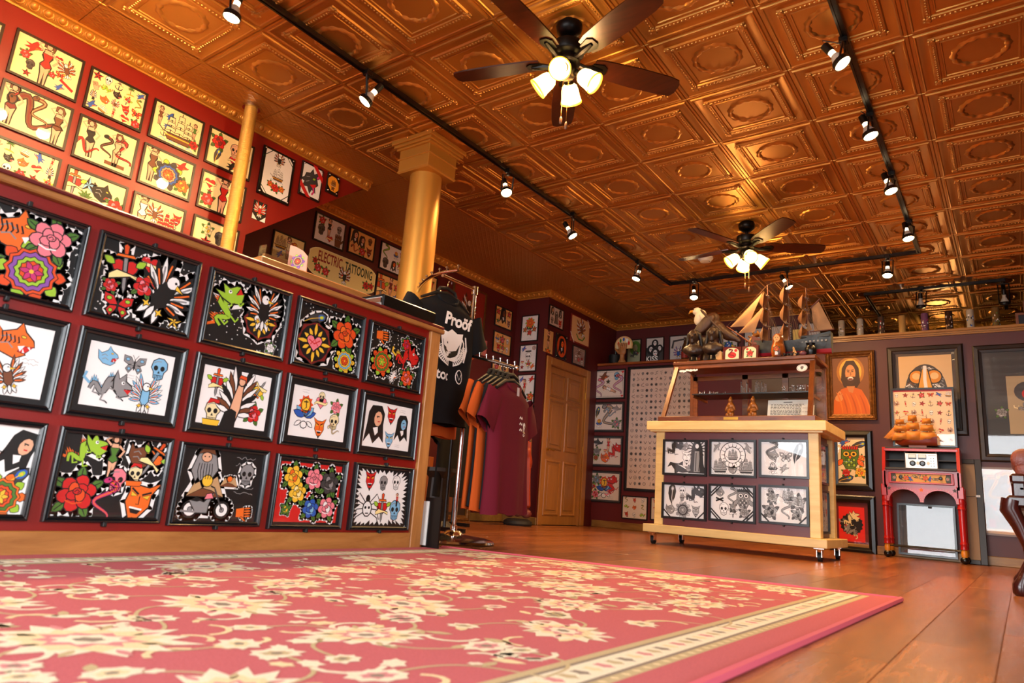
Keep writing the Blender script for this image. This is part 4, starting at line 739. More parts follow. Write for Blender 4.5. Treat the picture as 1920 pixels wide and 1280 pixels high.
# back wall below the shelf
BW = 6.249
for lb, cs, sp, bd in (('white flash with snake, bird and clown, top of the four by the door', ((1110, 694), (1173.7, 690.6), (1171.8, 747), (1108, 749.5)), 'snake -.6 -.3 .55 0 PC;swallow -.3 .55 .4 0 N;star 0 .2 .2 0 D;skull .55 .6 .3 0 C;snake .65 -.1 .6 .1 PC;pinup .1 -.4 .5 1.2 W', 1),
 ('white flash with coiled eel and whale, second of the four by the door', ((1108, 754), (1171.8, 752.5), (1169, 810.6), (1105, 809.5)), 'feather -.65 .4 .35 1;snake .1 -.1 .8 .4 gT;shark .6 .6 .35;rose .65 -.5 .35 0 gP;lotus -.5 -.5 .3;snake .2 .3 .4 1.3 gC', 2),
 ('white flash with panther, tiger face and red dragon, third of the four by the door', ((1104, 817), (1169, 816), (1167, 876), (1101.7, 874)), 'shark -.55 .6 .4 0 d;pinup .2 .5 .45;dragon .6 -.1 .55 .7 RO;tiger .0 -.5 .36;mandala -.6 -.5 .2 0 TNKO;rose -.55 -.05 .3 0 gg;heart 0 .05 .15', 2),
 ('white flash with jeweled heart and red dragon, bottom of the four by the door', ((1099.9, 880.7), (1167, 883), (1163.6, 943.7), (1097.6, 939)), 'rose -.45 .5 .35 0 gC;sacred .05 0 .01;lotus .05 -.1 .7;dragon .6 0 .6 1.4 RP;dagger -.65 -.1 .35 .7;rose -.5 -.6 .3 0 PR;script .5 -.8 .2', 2)):
    def dr(a, w_, h_, sp=sp, bd=bd):
        k = .012
        if bd == 1:
            for sx in (-1, 1):
                for sz in (-1, 1): a.poly(heartp(.02, sx*(w_-.02), sz*(h_-.02)), 'R')
            for i in range(40): x = -w_+.04+i*(2*w_-.08)/39; a.poly(ellp(x, h_-.016, .0035, .0035, 5), 'K'); a.poly(ellp(x, -h_+.016, .0035, .0035, 5), 'K')
            for i in range(30): z = -h_+.04+i*(2*h_-.08)/29; a.poly(ellp(w_-.016, z, .0035, .0035, 5), 'K'); a.poly(ellp(-w_+.016, z, .0035, .0035, 5), 'K')
        else:
            for i in range(26): x = -w_+i*2*w_/25; a.poly(ellp(x, h_, .013, .016, 6), 'd'); a.poly(ellp(x, -h_, .013, .014, 6), 'd')
            for i in range(18): z = -h_+i*2*h_/17; a.poly(ellp(w_, z, .014, .013, 6), 'd'); a.poly(ellp(-w_, z, .014, .013, 6), 'd')
        a.l = 8; sheet(sp)(a, w_, h_)
    pic(lb, 'y', BW, cs, 'thin', dr, fm=BLK, paper=(.88, .83, .78), matc='d', matw=.012, group='four flash frames by the door')
def many(nx, ny, sz=.9):
    def f(a, w_, h_):
        for i in range(nx):
            for j in range(ny): a.l = 8; a.motif('scrib', (-1+(2*i+1)/nx)*w_*.96, (-1+(2*j+1)/ny)*h_*.97, sz*min(w_/nx, h_/ny))
    return f
pic('tall black-framed panel of tiny grey symbols behind the display stand', 'y', BW, ((1178, 688.7), (1306, 681), (1302, 926), (1170.7, 921)), 'slim', many(13, 20), fm=BLK, paper=(.86, .78, .72), matc='K', matw=.02)
pic('white flash print of red devils low behind the display stand', 'y', BW, ((1167, 928.7), (1215.7, 930.6), (1214, 974.8), (1165.5, 972.6)), 'thin', rsheet(5, 3, 3, ['devil', 'dragon', 'skull', 'snake', 'tiger']), fm=BLK, paper=(.90, .86, .82))
pic('pale flash print mostly hidden by the left post of the display stand', 'y', BW, ((1220.6, 931), (1269, 934), (1267, 978), (1219, 975)), 'thin', rsheet(6, 3, 3), fm=BLK, paper=(.84, .78, .72))
# photographs on the shelf wall
UW = 6.749
def band(a, w_, h_):
    a.poly([(-w_, -h_), (w_, -h_), (w_, h_*.2), (-w_, h_*.2)], 'd')
    for x, y, s in ((0, .55, .30), (-.45, .05, .36), (.55, .1, .30), (.05, -.25, .40)):
        x *= w_; y *= h_; s *= w_; a.poly(ellp(x, y-s*.1, s*1.35, s*1.6, 12), 'K'); a.poly(ellp(x, y, s*.62, s*.85, 12), 'W'); a.dot(x-s*.25, y+s*.15, s*.2, 'K'); a.dot(x+s*.25, y+s*.15, s*.2, 'K'); a.poly(ellp(x, y-s*.45, s*.18, s*.1, 7), 'R')
    a.l += 30; a.poly([(-w_, -h_), (w_*.3, -h_), (w_*.3, -h_*.62), (-w_, -h_*.62)], 'K'); a.txt('KISS', -.35*w_, -.93*h_, .10, 'W', .003)
PW = (.80, .78, .76)
for lb, cs, dr, pp in (('grey photograph of a standing figure beside the black hat', ((1134, 646), (1157.7, 645), (1156.5, 684), (1133, 685)), sheet('virgin 0 .2 .8'), (.62, .66, .62)),
 ('print of a grey beast with green ring behind the hand sculpture', ((1176, 637), (1203, 635), (1202, 682), (1175, 684)), lambda a, w_, h_: (a.st(ellp(.2*w_, .3*h_, w_*.6, w_*.8, 12), .05, 'G', True), a.motif('dragon', 0, -.3*h_, w_*.7, .5, 1, None, 'dg')), (.60, .62, .50)),
 ('black and white band photograph lettered KISS', ((1211.5, 633), (1246, 631), (1245, 679), (1210.5, 681)), band, PW),
 ('white print of a blue square beside the bottle', ((1255.6, 629.5), (1290.5, 627), (1289.5, 676), (1254.5, 678)), lambda a, w_, h_: (a.st([(-.09, .0), (-.07, .1), (.1, .12), (.09, -.02)], .03, 'd', False), sheet('eagle 0 -.4 .6 0 B')(a, w_, h_)), PW),
 ('white print of red and blue flags behind the eagle figure', ((1348, 621), (1385.5, 617.5), (1384, 667), (1346.5, 670)), sheet('rose 0 -.1 .4 0 BW;rose .4 -.4 .4 0 YG;rose -.4 -.4 .4 0 BC'), PW),
 ('white print behind the gold dragon carving', ((1395.5, 616), (1434.5, 613.7), (1433.5, 662), (1394.5, 665)), sheet('script 0 .5 .5;eagle 0 -.3 .4'), PW),
 ('white print with checked edge behind the big ship masts', ((1446, 611), (1487, 608), (1486, 658), (1445, 661)), lambda a, w_, h_: (sheet('eagle -.1 0 .5 0 B')(a, w_, h_), a.at(0, 0, 1), [a.poly([(w_*.7, -h_+.022*i), (w_*.95, -h_+.022*i), (w_*.95, -h_+.022*i+.011), (w_*.7, -h_+.022*i+.011)], 'K') for i in range(16)]), PW),
 ('white print with black edge behind the big ship stern', ((1497.5, 606), (1540, 603.7), (1539, 654), (1496.5, 657)), lambda a, w_, h_: (a.poly([(w_*.3, -h_), (w_, -h_), (w_, h_*.1), (w_*.3, h_*.1)], 'd'), a.motif('swallow', -.3*w_, 0, w_*.4)), PW)):
    pic(lb, 'y', UW, cs, 'thin', dr, fm=BLK, paper=pp, group='prints along the high shelf', gl=False)
MB().box(-.11, .11, -.003, 0, -.13, .13).build('x', BLK) if 0 else None
o = pic('blank yellow card leaning on the high shelf behind the big ship', 'y', 6.70, ((1488, 618), (1516, 616), (1514, 648), (1486, 650)), 'bare', lambda a, w_, h_: None, name='picture_card', paper=(.98, .86, .45))
# right partition
def jesus(a, w_, h_):
    a.poly(ellp(0, .48*h_, w_*.72, h_*.52, 22), (.70, .45, .14)); a.poly(ellp(0, .48*h_, w_*.58, h_*.44, 22), (.93, .72, .28)); a.poly([(-.5*w_, .2*h_), (-.44*w_, .6*h_), (-.2*w_, .86*h_), (.2*w_, .86*h_), (.44*w_, .6*h_), (.5*w_, .1*h_), (.3*w_, -.1*h_), (-.35*w_, -.05*h_)], (.22, .10, .05))
    a.poly([(-w_*.95, -h_), (-w_*.9, -.5*h_), (-w_*.5, -.12*h_), (0, -.02*h_), (.55*w_, -.15*h_), (.85*w_, -.5*h_), (w_*.95, -h_)], (.80, .38, .10)); a.poly([(-.22*w_, -.02*h_), (.22*w_, -.02*h_), (.1*w_, -.25*h_), (-.1*w_, -.22*h_)], (.78, .50, .30))
    a.poly(ellp(0, .42*h_, w_*.27, h_*.30, 16), (.85, .58, .36)); a.poly([(-.24*w_, .3*h_), (.24*w_, .3*h_), (.18*w_, .1*h_), (0, .02*h_), (-.18*w_, .1*h_)], (.26, .12, .06)); a.poly(ellp(0, .24*h_, w_*.15, h_*.06, 12), 'W'); a.poly(ellp(0, .22*h_, w_*.125, h_*.032, 12), (.45, .08, .06))
    for s in (-1, 1): a.st([(s*.05*w_, .47*h_), (s*.16*w_, .48*h_)], .008, 'K'); a.st([(s*.04*w_, .52*h_), (s*.18*w_, .54*h_)], .008, (.25, .12, .06))
    a.st([(0, .46*h_), (.03*w_, .36*h_), (-.02*w_, .35*h_)], .008, (.6, .35, .2)); a.poly(ellp(-.62*w_, -.42*h_, w_*.22, h_*.12, 10, .4), (.83, .55, .33)); a.st([(-.7*w_, -.3*h_), (-.6*w_, -.2*h_), (-.45*w_, -.32*h_)], .02, (.83, .55, .33))
    for i in range(7): a.st([((-.75+.24*i+.55*q-.25*q*q)*w_, (-.22-.02*i-.75*q)*h_) for q in [k/8 for k in range(9)]], [.004+.012*math.sin(PI*k/8) for k in range(9)], (.70, .31, .08) if i % 2 else (.86, .45, .13))
pic('gilt-framed oil painting of a laughing haloed bearded man in orange robe', 'y', BW, ((1547, 663), (1639, 655.4), (1646.6, 786.8), (1552, 788.5)), 'gilt', jesus, fm=GILT, paper=(.50, .29, .13), gl=False, name='painting', cat='painting')
pic('black-framed print of a fierce green owl with red crest', 'y', BW, ((1556, 808), (1637, 805.7), (1639, 919), (1558, 920)), 'wide', sheet('owl -.1 .1 .8;rose .6 -.5 .4 0 YO;feather .5 .7 .5;feather -.5 -.8 .5;rose -.4 -.55 .3 0 RR;swallow -.5 .8 .4 0 B;rose .7 .1 .25 0 OY'), fm=BLK, paper=(.92, .86, .72))
pic('black-framed grey dragon roundel on bright red', 'y', BW, ((1553, 929), (1643, 926), (1645, 1037.8), (1556, 1039)), 'wide', lambda a, w_, h_: (a.poly([(-w_*.8, -h_*.75), (w_*.72, -h_*.75), (w_*.72, h_*.75), (-w_*.8, h_*.75)], (.90, .12, .08)), a.poly(starp(-.05*w_, 0, w_*.7, w_*.62, 16), 'K'), a.motif('dragon', -.1*w_, .15*h_, w_*.6, .6, 1, None, 'cg'), a.motif('dragon', .0, -.25*h_, w_*.5, 2.6, 1, None, 'gc')), fm=BLK, paper=(.42, .07, .07))
def saddle(a, w_, h_):
    a.poly([(-w_*.8, -h_)]+[(w_*.8*math.cos(t), -.1*h_+h_*.85*math.sin(t)) for t in [PI-PI*i/14 for i in range(15)]]+[(w_*.8, -h_)], 'd')
    r = random.Random(2)
    for i in range(60): t = r.uniform(.1, 3.0); q = r.uniform(.45, .92); x, y = w_*.78*q*math.cos(t), -.1*h_+h_*.82*q*math.sin(t); a.st([(x-.03, y), (x, y+.02), (x+.03, y-.01)], .012, r.choice(('g', 'W', 'K', 'g', 'N')))
    for s in (-1, 1): a.poly(ellp(s*.32*w_, .38*h_, w_*.3, h_*.2, 16, s*.3), (.90, .58, .16), .012); a.poly(ellp(s*.34*w_, .40*h_, w_*.16, h_*.1, 12, s*.3), (.95, .80, .55))
    a.poly([(-.12*w_, .6*h_), (.1*w_, .6*h_), (.3*w_, -.1*h_), (.05*w_, -.35*h_), (-.35*w_, -.1*h_)], (.92, .66, .22), .01); a.st([(0, .7*h_), (-.02*w_, .3*h_), (.02*w_, -.1*h_)], .03, 'W')
    a.poly(ellp(.0, -.18*h_, w_*.14, h_*.1, 10), 'K')
pic('tall brown frame with black-arched print of golden saddle shapes', 'y', BW, ((1662.8, 651.6), (1806.5, 644), (1816, 816.7), (1669, 816)), 'wide', saddle, fm=RUST, paper=(.88, .74, .54), matc=(.30, .25, .22), matw=.04)
pic('tall rustic-framed print of dragon and red disc behind reflecting glass', 'y', BW, ((1822.7, 651.6), (1985, 636), (2002, 869), (1837.5, 865.9)), 'wide', lambda a, w_, h_: (a.poly([(-w_*.3, -h_*.6), (w_*.9, -h_*.6), (w_*.9, h_*.5), (-w_*.3, h_*.5)], (.70, .62, .48)), a.poly(ellp(.3*w_, .2*h_, w_*.4, w_*.36, 16), 'd'), a.dot(.32*w_, .15*h_, w_*.2, 'R', 16), a.motif('dragon', .2*w_, -.1*h_, w_*.3, .5, 1, None, 'gc'), a.motif('rose', -.5*w_, -.2*h_, .06, 0, 1, None, 'gg')), fm=RUST, paper=(.22, .22, .22))
pic('unframed-looking glazed print of brown serpents low beside the leather chair', 'y', BW, ((1834.7, 876), (1930, 876.5), (1940, 1009), (1844, 1003)), 'slim', lambda a, w_, h_: (a.poly([(-w_*.9, -h_*.85), (w_*.9, -h_*.85), (w_*.9, h_*.8), (-w_*.9, h_*.8)], (.42, .36, .32)), [a.motif('snake', x*w_, y*h_, w_*.8, q, 1, None, c) for x, y, q, c in ((-.4, .3, .6, 'TN'), (.3, -.1, 2.2, 'gN'), (-.3, -.4, 1.4, 'Ng'), (.4, .5, 1.0, 'TO'), (0, 0, 0, 'gT'))], a.poly([(-w_*.8, -h_*.8), (-w_*.5, -h_*.8), (-w_*.5, -h_*.55), (-w_*.8, -h_*.55)], 'r')), fm=mat('pale_edge', (.45, .35, .30), .4), paper=(.86, .72, .60))
# ------------------------------------------------------------------ rug
W_ = 2.06; L_ = 3.6
def rugmap(u, v, z=0):
    s, t = u/W_, v/L_; a = Vector((1.476, -2.35)); b = Vector((3.47, -2.35)); c = Vector((3.548, 1.448)); d = Vector((1.476, 1.0))
    p = (a*(1-s)+b*s)*(1-t)+(d*(1-s)+c*s)*t; return (p.x, p.y, z)
rg = empty('area_rug', (0, 0, 0), 0, 'red oriental rug with cream palmettes and banded border on the plank floor', 'rug')
b = MB(); n = 24; vs = []; fs = []
for i in range(n+1):
    vs.append(rugmap(i*W_/n, 0, 0)); vs.append(rugmap(i*W_/n, 0, .011)); vs.append(rugmap(i*W_/n, L_, .011)); vs.append(rugmap(i*W_/n, L_, 0))
for i in range(n):
    for q in range(4): fs.append((i*4+q, i*4+4+q, i*4+4+(q+1) % 4, i*4+(q+1) % 4))
fs += [(0, 1, 2, 3), (n*4, n*4+3, n*4+2, n*4+1)]
b.add(vs, fs).build('pile', mat('rug_red', (.77, .41, .43), .95, spec=.1, noise=.22, nscale=260, bump=.5, bscale=420), rg)
eb = MB().tube([rugmap(W_, v*L_/12, .008) for v in range(13)], .011, 6).tube([rugmap(u*W_/12, L_, .008) for u in range(13)], .009, 6); eb.build('binding', mat('rug_binding', (.74, .30, .37), .8), rg, smooth=True)
CR, CR2, TN, DK, PK = (.93, .89, .78), (.92, .84, .66), (.78, .70, .54), (.58, .52, .46), (.84, .56, .56)
a = Art()
def rr(x0, x1, y0, y1, c): a.poly([(x0, y0), (x1, y0), (x1, y1), (x0, y1)], c)
for (o1, o2, c) in ((.10, .125, TN), (.125, .135, DK), (.135, .205, CR), (.205, .215, DK), (.215, .235, TN)):
    for x0, x1, y0, y1 in ((o1, o2, o1*.5, L_-o1*.5), (W_-o2, W_-o1, o1*.5, L_-o1*.5), (o1, W_-o1, o1*.5, o2*.5), (o1, W_-o1, L_-o2*.5, L_-o1*.5)): rr(x0, x1, y0, y1, c)
r = random.Random(8)
def jag_(cx, cy, rx, ry, n, rot, dep, c):
    pts = []
    for i in range(2*n):
        q = (1 if i % 2 == 0 else 1-dep)*r.uniform(.9, 1.08); t = PI*i/n; x, y = rx*q*math.cos(t), ry*q*math.sin(t); pts.append((cx+x*math.cos(rot)-y*math.sin(rot), cy+x*math.sin(rot)+y*math.cos(rot)))
    a.poly(pts, c)
for i in range(90):
    for s in (0, 1): a.l = 14; y = .06+(L_-.12)*i/90; jag_((.17, W_-.17)[s], y, .022, .014, 5, 0, .3, (PK, TN, DK, CR2)[i % 4]); a.l = 14; jag_((.113, W_-.113)[s], y+.01, .010, .008, 4, 0, .3, CR2)
for i in range(50): a.l = 14; x = .2+(W_-.4)*i/50; jag_(x, L_-.085, .02, .01, 5, 0, .3, (PK, TN, DK)[i % 3])
def palmette(x, y, s, rot):
    a.l = 20; jag_(x, y, s, s*.78, 13, rot, .28, CR); jag_(x, y, s*.72, s*.52, 11, rot, .2, CR2); jag_(x, y, s*.5, s*.36, 9, rot, .3, PK); jag_(x, y, s*.34, s*.24, 8, rot, .25, CR); jag_(x, y, s*.16, s*.11, 6, rot, .2, DK)
    for k in range(8): t = k*.785+rot; a.l = 21; a.poly(leafp(x+s*.55*math.cos(t), y+s*.4*math.sin(t), t, s*.3, s*.05), (TN, PK)[k % 2])
def small(x, y, s, rot):
    a.l = 24; jag_(x, y, s, s*.8, 8, rot, .25, CR); a.l = 26; jag_(x, y, s*.6, s*.42, 7, rot, .3, r.choice((TN, CR2, PK))); a.l = 27; jag_(x, y, s*.25, s*.2, 5, rot, .2, DK)
def vine(x, y, x2, y2, k): 
    a.l = 16; a.st([(x+(x2-x)*i/10+k*math.sin(PI*i/10)*(y2-y), y+(y2-y)*i/10-k*math.sin(PI*i/10)*(x2-x)) for i in range(11)], .008, TN)
nodes = []
for j in range(9):
    for i in range(4):
        x = .47+.42*i+(.21 if j % 2 else 0)-.07; y = .3+.385*j; nodes.append((x, y))
        if .3 < x < W_-.3: palmette(x+r.uniform(-.02, .02), y+r.uniform(-.02, .02), (.17, .125)[(i+j) % 2], r.uniform(0, 3.14))
for (x, y) in nodes:
    for k in range(4):
        t = k*1.57+.6+r.uniform(-.3, .3); d = r.uniform(.19, .26); X_, Y_ = x+d*math.cos(t), y+d*math.sin(t)
        if .27 < X_ < W_-.27 and .15 < Y_ < L_-.12: vine(x, y, X_, Y_, .3); small(X_, Y_, r.uniform(.035, .06), r.uniform(0, 3))
for k in range(520):
    x, y = r.uniform(.26, W_-.26), r.uniform(.15, L_-.13); t = r.uniform(0, 6.28); s = r.uniform(.02, .05); a.l = 18
    if k % 3 == 0: a.poly(leafp(x, y, t, s*1.6, s*.35), r.choice((CR, CR2, TN)))
    elif k % 3 == 1: jag_(x, y, s*.7, s*.5, 6, t, .3, r.choice((CR, CR2, CR)))
    else: a.st([(x+s*1.2*math.cos(t+i*.5), y+s*1.2*math.sin(t+i*.5)) for i in range(6)], .012, r.choice((CR, CR2)))
a.build('pattern', PRINTG, rg, fn=lambda x, y, z: rugmap(x, y, .0112+z), dz=2.5e-5)
SCL = 1.26
# ------------------------------------------------------------------ rolling display stand (axis aligned), front at y=3.646
SX, SY = 2.1, 3.646
st = empty('display_stand', (SX, SY, 0), 0, 'rolling display stand in pale maple and maroon hung with six flash frames', 'stand')
MB().box(-.721, .721, 0, .749, .097, .161, b=.004).build('base_board', PALE, st)
MB().box(-.728, .728, .032, .755, .952, 1.027, b=.004).build('counter_top', PALE, st)
MB().box(-.70, .70, .05, .73, .938, .952).build('counter_trim', PALE, st)
MAR = mat('maroon_panel', (.40, .16, .16), .4, noise=.15, nscale=4)
MB().box(-.62, .62, .105, .66, .161, .94).build('panel', MAR, st)
for x, y in ((-.661, .09), (.585, .09), (-.661, .58), (.585, .58)): MB().box(x, x+.076, y, y+.08, .161, .94, b=.004).build('corner_post', PALE, st)
for x in (-.655, .655):
    for y in (.065, .68):
        k = MB().box(x-.035, x+.035, y-.03, y+.03, .088, .097).lathe([(.022, .075), (.026, .088)], (x, y, 0), 12).box(x-.02, x-.014, y-.02, y+.03, .03, .08).box(x+.014, x+.02, y-.02, y+.03, .03, .08)
        cs_ = k.build('caster', CHR, st); MB().cyl((x-.013, y+.012, .033), (x+.013, y+.012, .033), .033, n=16).build('wheel', BLKM, cs_, smooth=True)
SF = SY+.104
for k, (lb, cs, sp, ex) in enumerate((('black and white flash of snarling dragon heads and saint, upper left on the display stand', ((1245, 824), (1327, 824), (1326, 892.5), (1242.6, 891)), 'dragon -.55 .5 .5 .6 dg;tiger 0 .7 .26 0 g;virgin .62 .1 .85;devil .1 .05 .36 0 W;shark -.3 -.6 .55 2.8 d;rose .2 -.7 .18 0 gg', 0),
 ('black and white flash of sun compass over two ships, upper middle on the display stand', ((1331, 824), (1419, 824), (1419, 895.5), (1330, 893.5)), 'compass 0 .2 .62;shark -.75 .65 .28 1 g;shark .75 .65 .28 2 g;ship -.62 -.5 .42 0 g;ship .62 -.5 .42 0 g;tiger 0 -.7 .25 0 g', 0),
 ('pale flash washed by window glare, upper right on the display stand', ((1424, 824), (1518, 824), (1518, 897.5), (1423, 895.5)), 'snake -.55 .4 .5 0 gd;panther -.5 .2 .3 0 g;butterfly .1 .1 .3 0 gW;swallow 0 -.6 .25 0 g;lotus -.5 -.6 .3 0 g;feather .6 .4 .5 .9', 0),
 ('black and white flash of dragon, lotus and crossbones, lower left on the display stand', ((1243, 905), (1326, 906), (1325, 976), (1240.6, 972)), 'feather -.65 .45 .5 1.2;skull -.1 .65 .26 0 W;dragon .5 .35 .55 .5 dg;mandala -.05 -.55 .42 0 ggdg;tiger -.7 -.55 .3 0 g;devil .6 -.55 .3 0 g;skull -.1 .2 .2 0 g', 1),
 ('black and white flash of zeppelin, seal and single rose, lower middle on the display stand', ((1330, 907), (1418, 909), (1417.6, 982), (1329, 976)), 'tiger -.6 .65 .26 0 g;snake 0 .4 .4 0 gg;sacred .55 .4 .01;owl .55 .3 .5 0 g;skull -.4 -.4 .36 0 W;rose .05 -.2 .2 0 gg;dagger .05 -.5 .3;rose .6 -.55 .3 0 gg;band -.6 .2 .2 .4;band -.6 .2 .2 -.4', 2),
 ('black and white flash of seahorse and roses, lower right on the display stand', ((1424, 909), (1518, 911), (1518, 986), (1422.6, 982)), 'rose -.6 -.4 .4 0 gd;snake .1 -.3 .4 0 gg;ship .2 .6 .35 0 g;rose -.5 .4 .3 0 gg;rose .65 .2 .4 0 gg;rose .6 -.5 .3 0 gd;skull -.6 .75 .2 0 g', 1))):
    def dr(a, w_, h_, sp=sp, ex=ex):
        sheet(sp)(a, w_, h_); a.at(0, 0, 1)
        if ex:
            for sx in ((-1, 1) if ex else ()):
                for sz in ((-1,) if ex == 1 else (-1, 1)):
                    for q in (.03, .055) if ex == 2 else (.03, ): a.l = 60; a.st([(sx*(w_-q-.03), sz*h_), (sx*w_, sz*(h_-q-.03))], .011, 'K')
    o = pic(lb, 'y', SF, cs, 'slim', dr, fm=BLK, paper=(.90, .88, .87), group='flash frames on the display stand', mono='K')
    h_ = max(v.co.z for ch in o.children if ch.name.startswith('frame') for v in ch.data.vertices)
    for s in (-1, 1): MB().box(-.006, .006, -.024, 0, min(s*h_, s*h_+s*.012), max(s*h_, s*h_+s*.012), b=.002).build('clip', BLKM, o)
for k, (z, lb) in enumerate(((.73, 'upper black-framed flash on the right end of the display stand'), (.36, 'lower black-framed flash on the right end of the display stand'))):
    o = empty('framed_picture', (SX+.621, SY+.375, z), PI/2, lb, 'picture', 'flash frames on the stand end')
    MB().rails(.26, .30, PROF['slim']).build('frame', BLK, o); MB().box(-.133, .133, -.004, 0, -.153, .153).build('backing', BLKM, o)
    a = Art(); a.poly([(-.13, -.15), (.13, -.15), (.13, .15), (-.13, .15)], (.8, .76, .74)); a.l = 4; rsheet(30+k, 3, 3)(a, .13, .15); a.build('print', PRINT, o, -.0045, 3e-5); MB().box(-.13, .13, -.0105, -.009, -.15, .15).build('glass', GLS, o)
# glass case on the stand: slanted front
CZ = 1.027
ca = empty('glass_case', (SX, SY, CZ), 0, 'slant-fronted walnut and glass jewellery case standing on the display stand', 'display case')
D0, D1, TOPZ = .066, .27, .55; hw = .62
def q3(x, y, z): return (x, y, z)
MB().box(-hw-.02, hw+.03, D0, .70, 0, .045, b=.005).build('base', WALN, ca)
MB().box(-hw+.03, hw-.0, D1-.02, .71, TOPZ-.02, TOPZ+.012, b=.005).build('top', WALN, ca)
MB().box(-hw+.03, hw-.01, D1-.005, D1+.02, TOPZ-.055, TOPZ-.02, b=.003).build('top_rail', WALN, ca)
fy = lambda z: D0+.02+(D1-D0-.02)*(z-.045)/(TOPZ-.065)
def slat(x0, x1, sl, nm):
    z0, z1 = .045, TOPZ-.02; vs = []
    for z, dx in ((z0, 0), (z1, sl)):
        vs += [(x0+dx, fy(z), z), (x1+dx, fy(z), z), (x1+dx, fy(z)+.028, z), (x0+dx, fy(z)+.028, z)]
    return MB().add(vs, [(3, 2, 1, 0), (4, 5, 6, 7), (0, 1, 5, 4), (1, 2, 6, 5), (2, 3, 7, 6), (3, 0, 4, 7)]).build(nm, WALNZ, ca)
slat(-hw, -hw+.035, .045, 'front_post'); slat(hw-.035, hw, -.012, 'front_post')
for x in (-hw+.03, hw-.045): MB().box(x, x+.03, .67, .70, .045, TOPZ-.02).build('back_post', WALNZ, ca)
MB().add([(-hw+.04, fy(.05)+.012, .05), (hw-.04, fy(.05)+.012, .05), (hw-.05, fy(.5)+.012, .5), (-hw+.08, fy(.5)+.012, .5)], [(0, 1, 2, 3)]).build('front_glass', GLSC, ca)
for sx in (-1, 1):
    x = sx*(hw-.02) if sx > 0 else -hw+.035
    MB().add([(x, fy(.05)+.03, .05), (x, .67, .05), (x, .67, .5), (x, fy(.5)+.03, .5)], [(0, 1, 2, 3)]).build('side_glass', GLSC, ca)
bk = MB()
for x in (-hw+.05, -.1, .25, hw-.09): bk.box(x, x+.05, .672, .69, .05, .5)
bk.box(-hw+.05, hw-.04, .672, .69, .46, .5).box(-hw+.05, hw-.04, .672, .69, .05, .09).build('back_frame', WALN, ca); MB().box(-.02, hw-.05, .69, .695, .06, .49).build('back_panel', mat('tan_backing', (.48, .32, .18), .6), ca)
MB().box(-hw+.19, hw-.06, .31, .60, .265, .275).build('shelf', BLK, ca)
for x in (-hw+.19, hw-.075): MB().box(x, x+.015, .31, .66, .245, .265).build('shelf_bracket', WALN, ca)
MB().box(-.06, .06, D0-.003, D0, .012, .034).build('brass_plate', BRASS, ca)
a = Art(); a.poly(ellp(0, 0, .042, .034, 20), 'W'); a.poly(ellp(0, 0, .036, .028, 18), 'd'); a.poly(ellp(0, 0, .034, .026, 18), 'W'); a.motif('skull', 0, 0, .02, 0, 1, None, 'g')
yy = fy(.46); ang = math.atan2(D1-D0-.02, TOPZ-.065)
o = a.build('sticker', PRINT, ca, 0); o.location = (hw-.105, fy(.455)+.008, .455); o.rotation_euler.x = -ang
a = Art(); r = random.Random(3)
for i in range(14): a.poly(ellp(-.07+i*.0115, r.uniform(-.006, .006), .011, r.uniform(.008, .014), 8), 'W')
o = a.build('sticker', PRINT, ca, 0); o.location = (-hw+.17, fy(.48)+.008, .478); o.rotation_euler.x = -ang
# things inside the case
GOLDF = mat('carved_gold_wood', (.62, .36, .12), .4, .2)
def figurine(x, lb):
    o = empty('figurine', (x, SY+.33, CZ+.045), 0, lb, 'figurine', 'carved figures in the glass case'); b = MB()
    b.ell((0, 0, .02), (.042, .035, .022)).ell((0, 0, .065), (.03, .026, .05)).ell((0, -.004, .12), (.032, .024, .035)).ell((0, -.006, .167), (.02, .02, .024)).ell((0, 0, .19), (.012, .012, .014)).ell((-.03, -.01, .1), (.012, .014, .035), rot=(0, .4, 0)).ell((.03, -.01, .11), (.012, .014, .035), rot=(0, -.4, 0)).ell((.02, -.03, .075), (.02, .012, .012)).ell((-.02, -.025, .04), (.018, .014, .02)).ell((.024, -.02, .04), (.014, .014, .022))
    organic(b, 'body', GOLDF, o, .004, 2); MB().lathe([(.046, 0), (.048, .008), (.04, .012)], n=16).build('base', GOLDF, o)
figurine(SX-.09, 'carved golden figurine left of its pair inside the glass case'); figurine(SX+.10, 'carved golden figurine right of its pair, beside the typed notice')
def notice(x0, x1, y, z, hgt, lb, nm='typed_notice', lines=9, tilt=.25):
    o = empty(nm, ((x0+x1)/2, y, z), 0, lb, 'notice'); o.rotation_euler.x = -tilt; w_ = (x1-x0)/2
    MB().box(-w_, w_, 0, .002, 0, hgt).build('card', mat('card_white', (.86, .86, .84), .6), o); a = Art(); r = random.Random(lines)
    if lines > 3: a.poly([(-w_*.22, hgt*.86), (w_*.22, hgt*.86), (w_*.22, hgt*.9), (-w_*.22, hgt*.9)], 'd')
    for i in range(lines):
        zz = hgt*(.76-.66*i/lines); x = -w_*.85
        while x < w_*.8: l = r.uniform(.01, .03); a.poly([(x, zz), (min(x+l, w_*.85), zz), (min(x+l, w_*.85), zz+hgt*.028), (x, zz+hgt*.028)], 'd'); x += l+.006
    a.build('print', PRINT, o, -.0005); return o
notice(SX+.21, SX+.53, SY+.34, CZ+.047, .175, 'white typed notice leaning inside the glass case')
notice(SX+.515, SX+.61, SY+.19, CZ+.047, .10, 'small grey card at the right corner of the glass case', 'small_card', 2)
SIL = mat('silver_jewellery', (.85, .82, .80), .15, .9); r = random.Random(11)
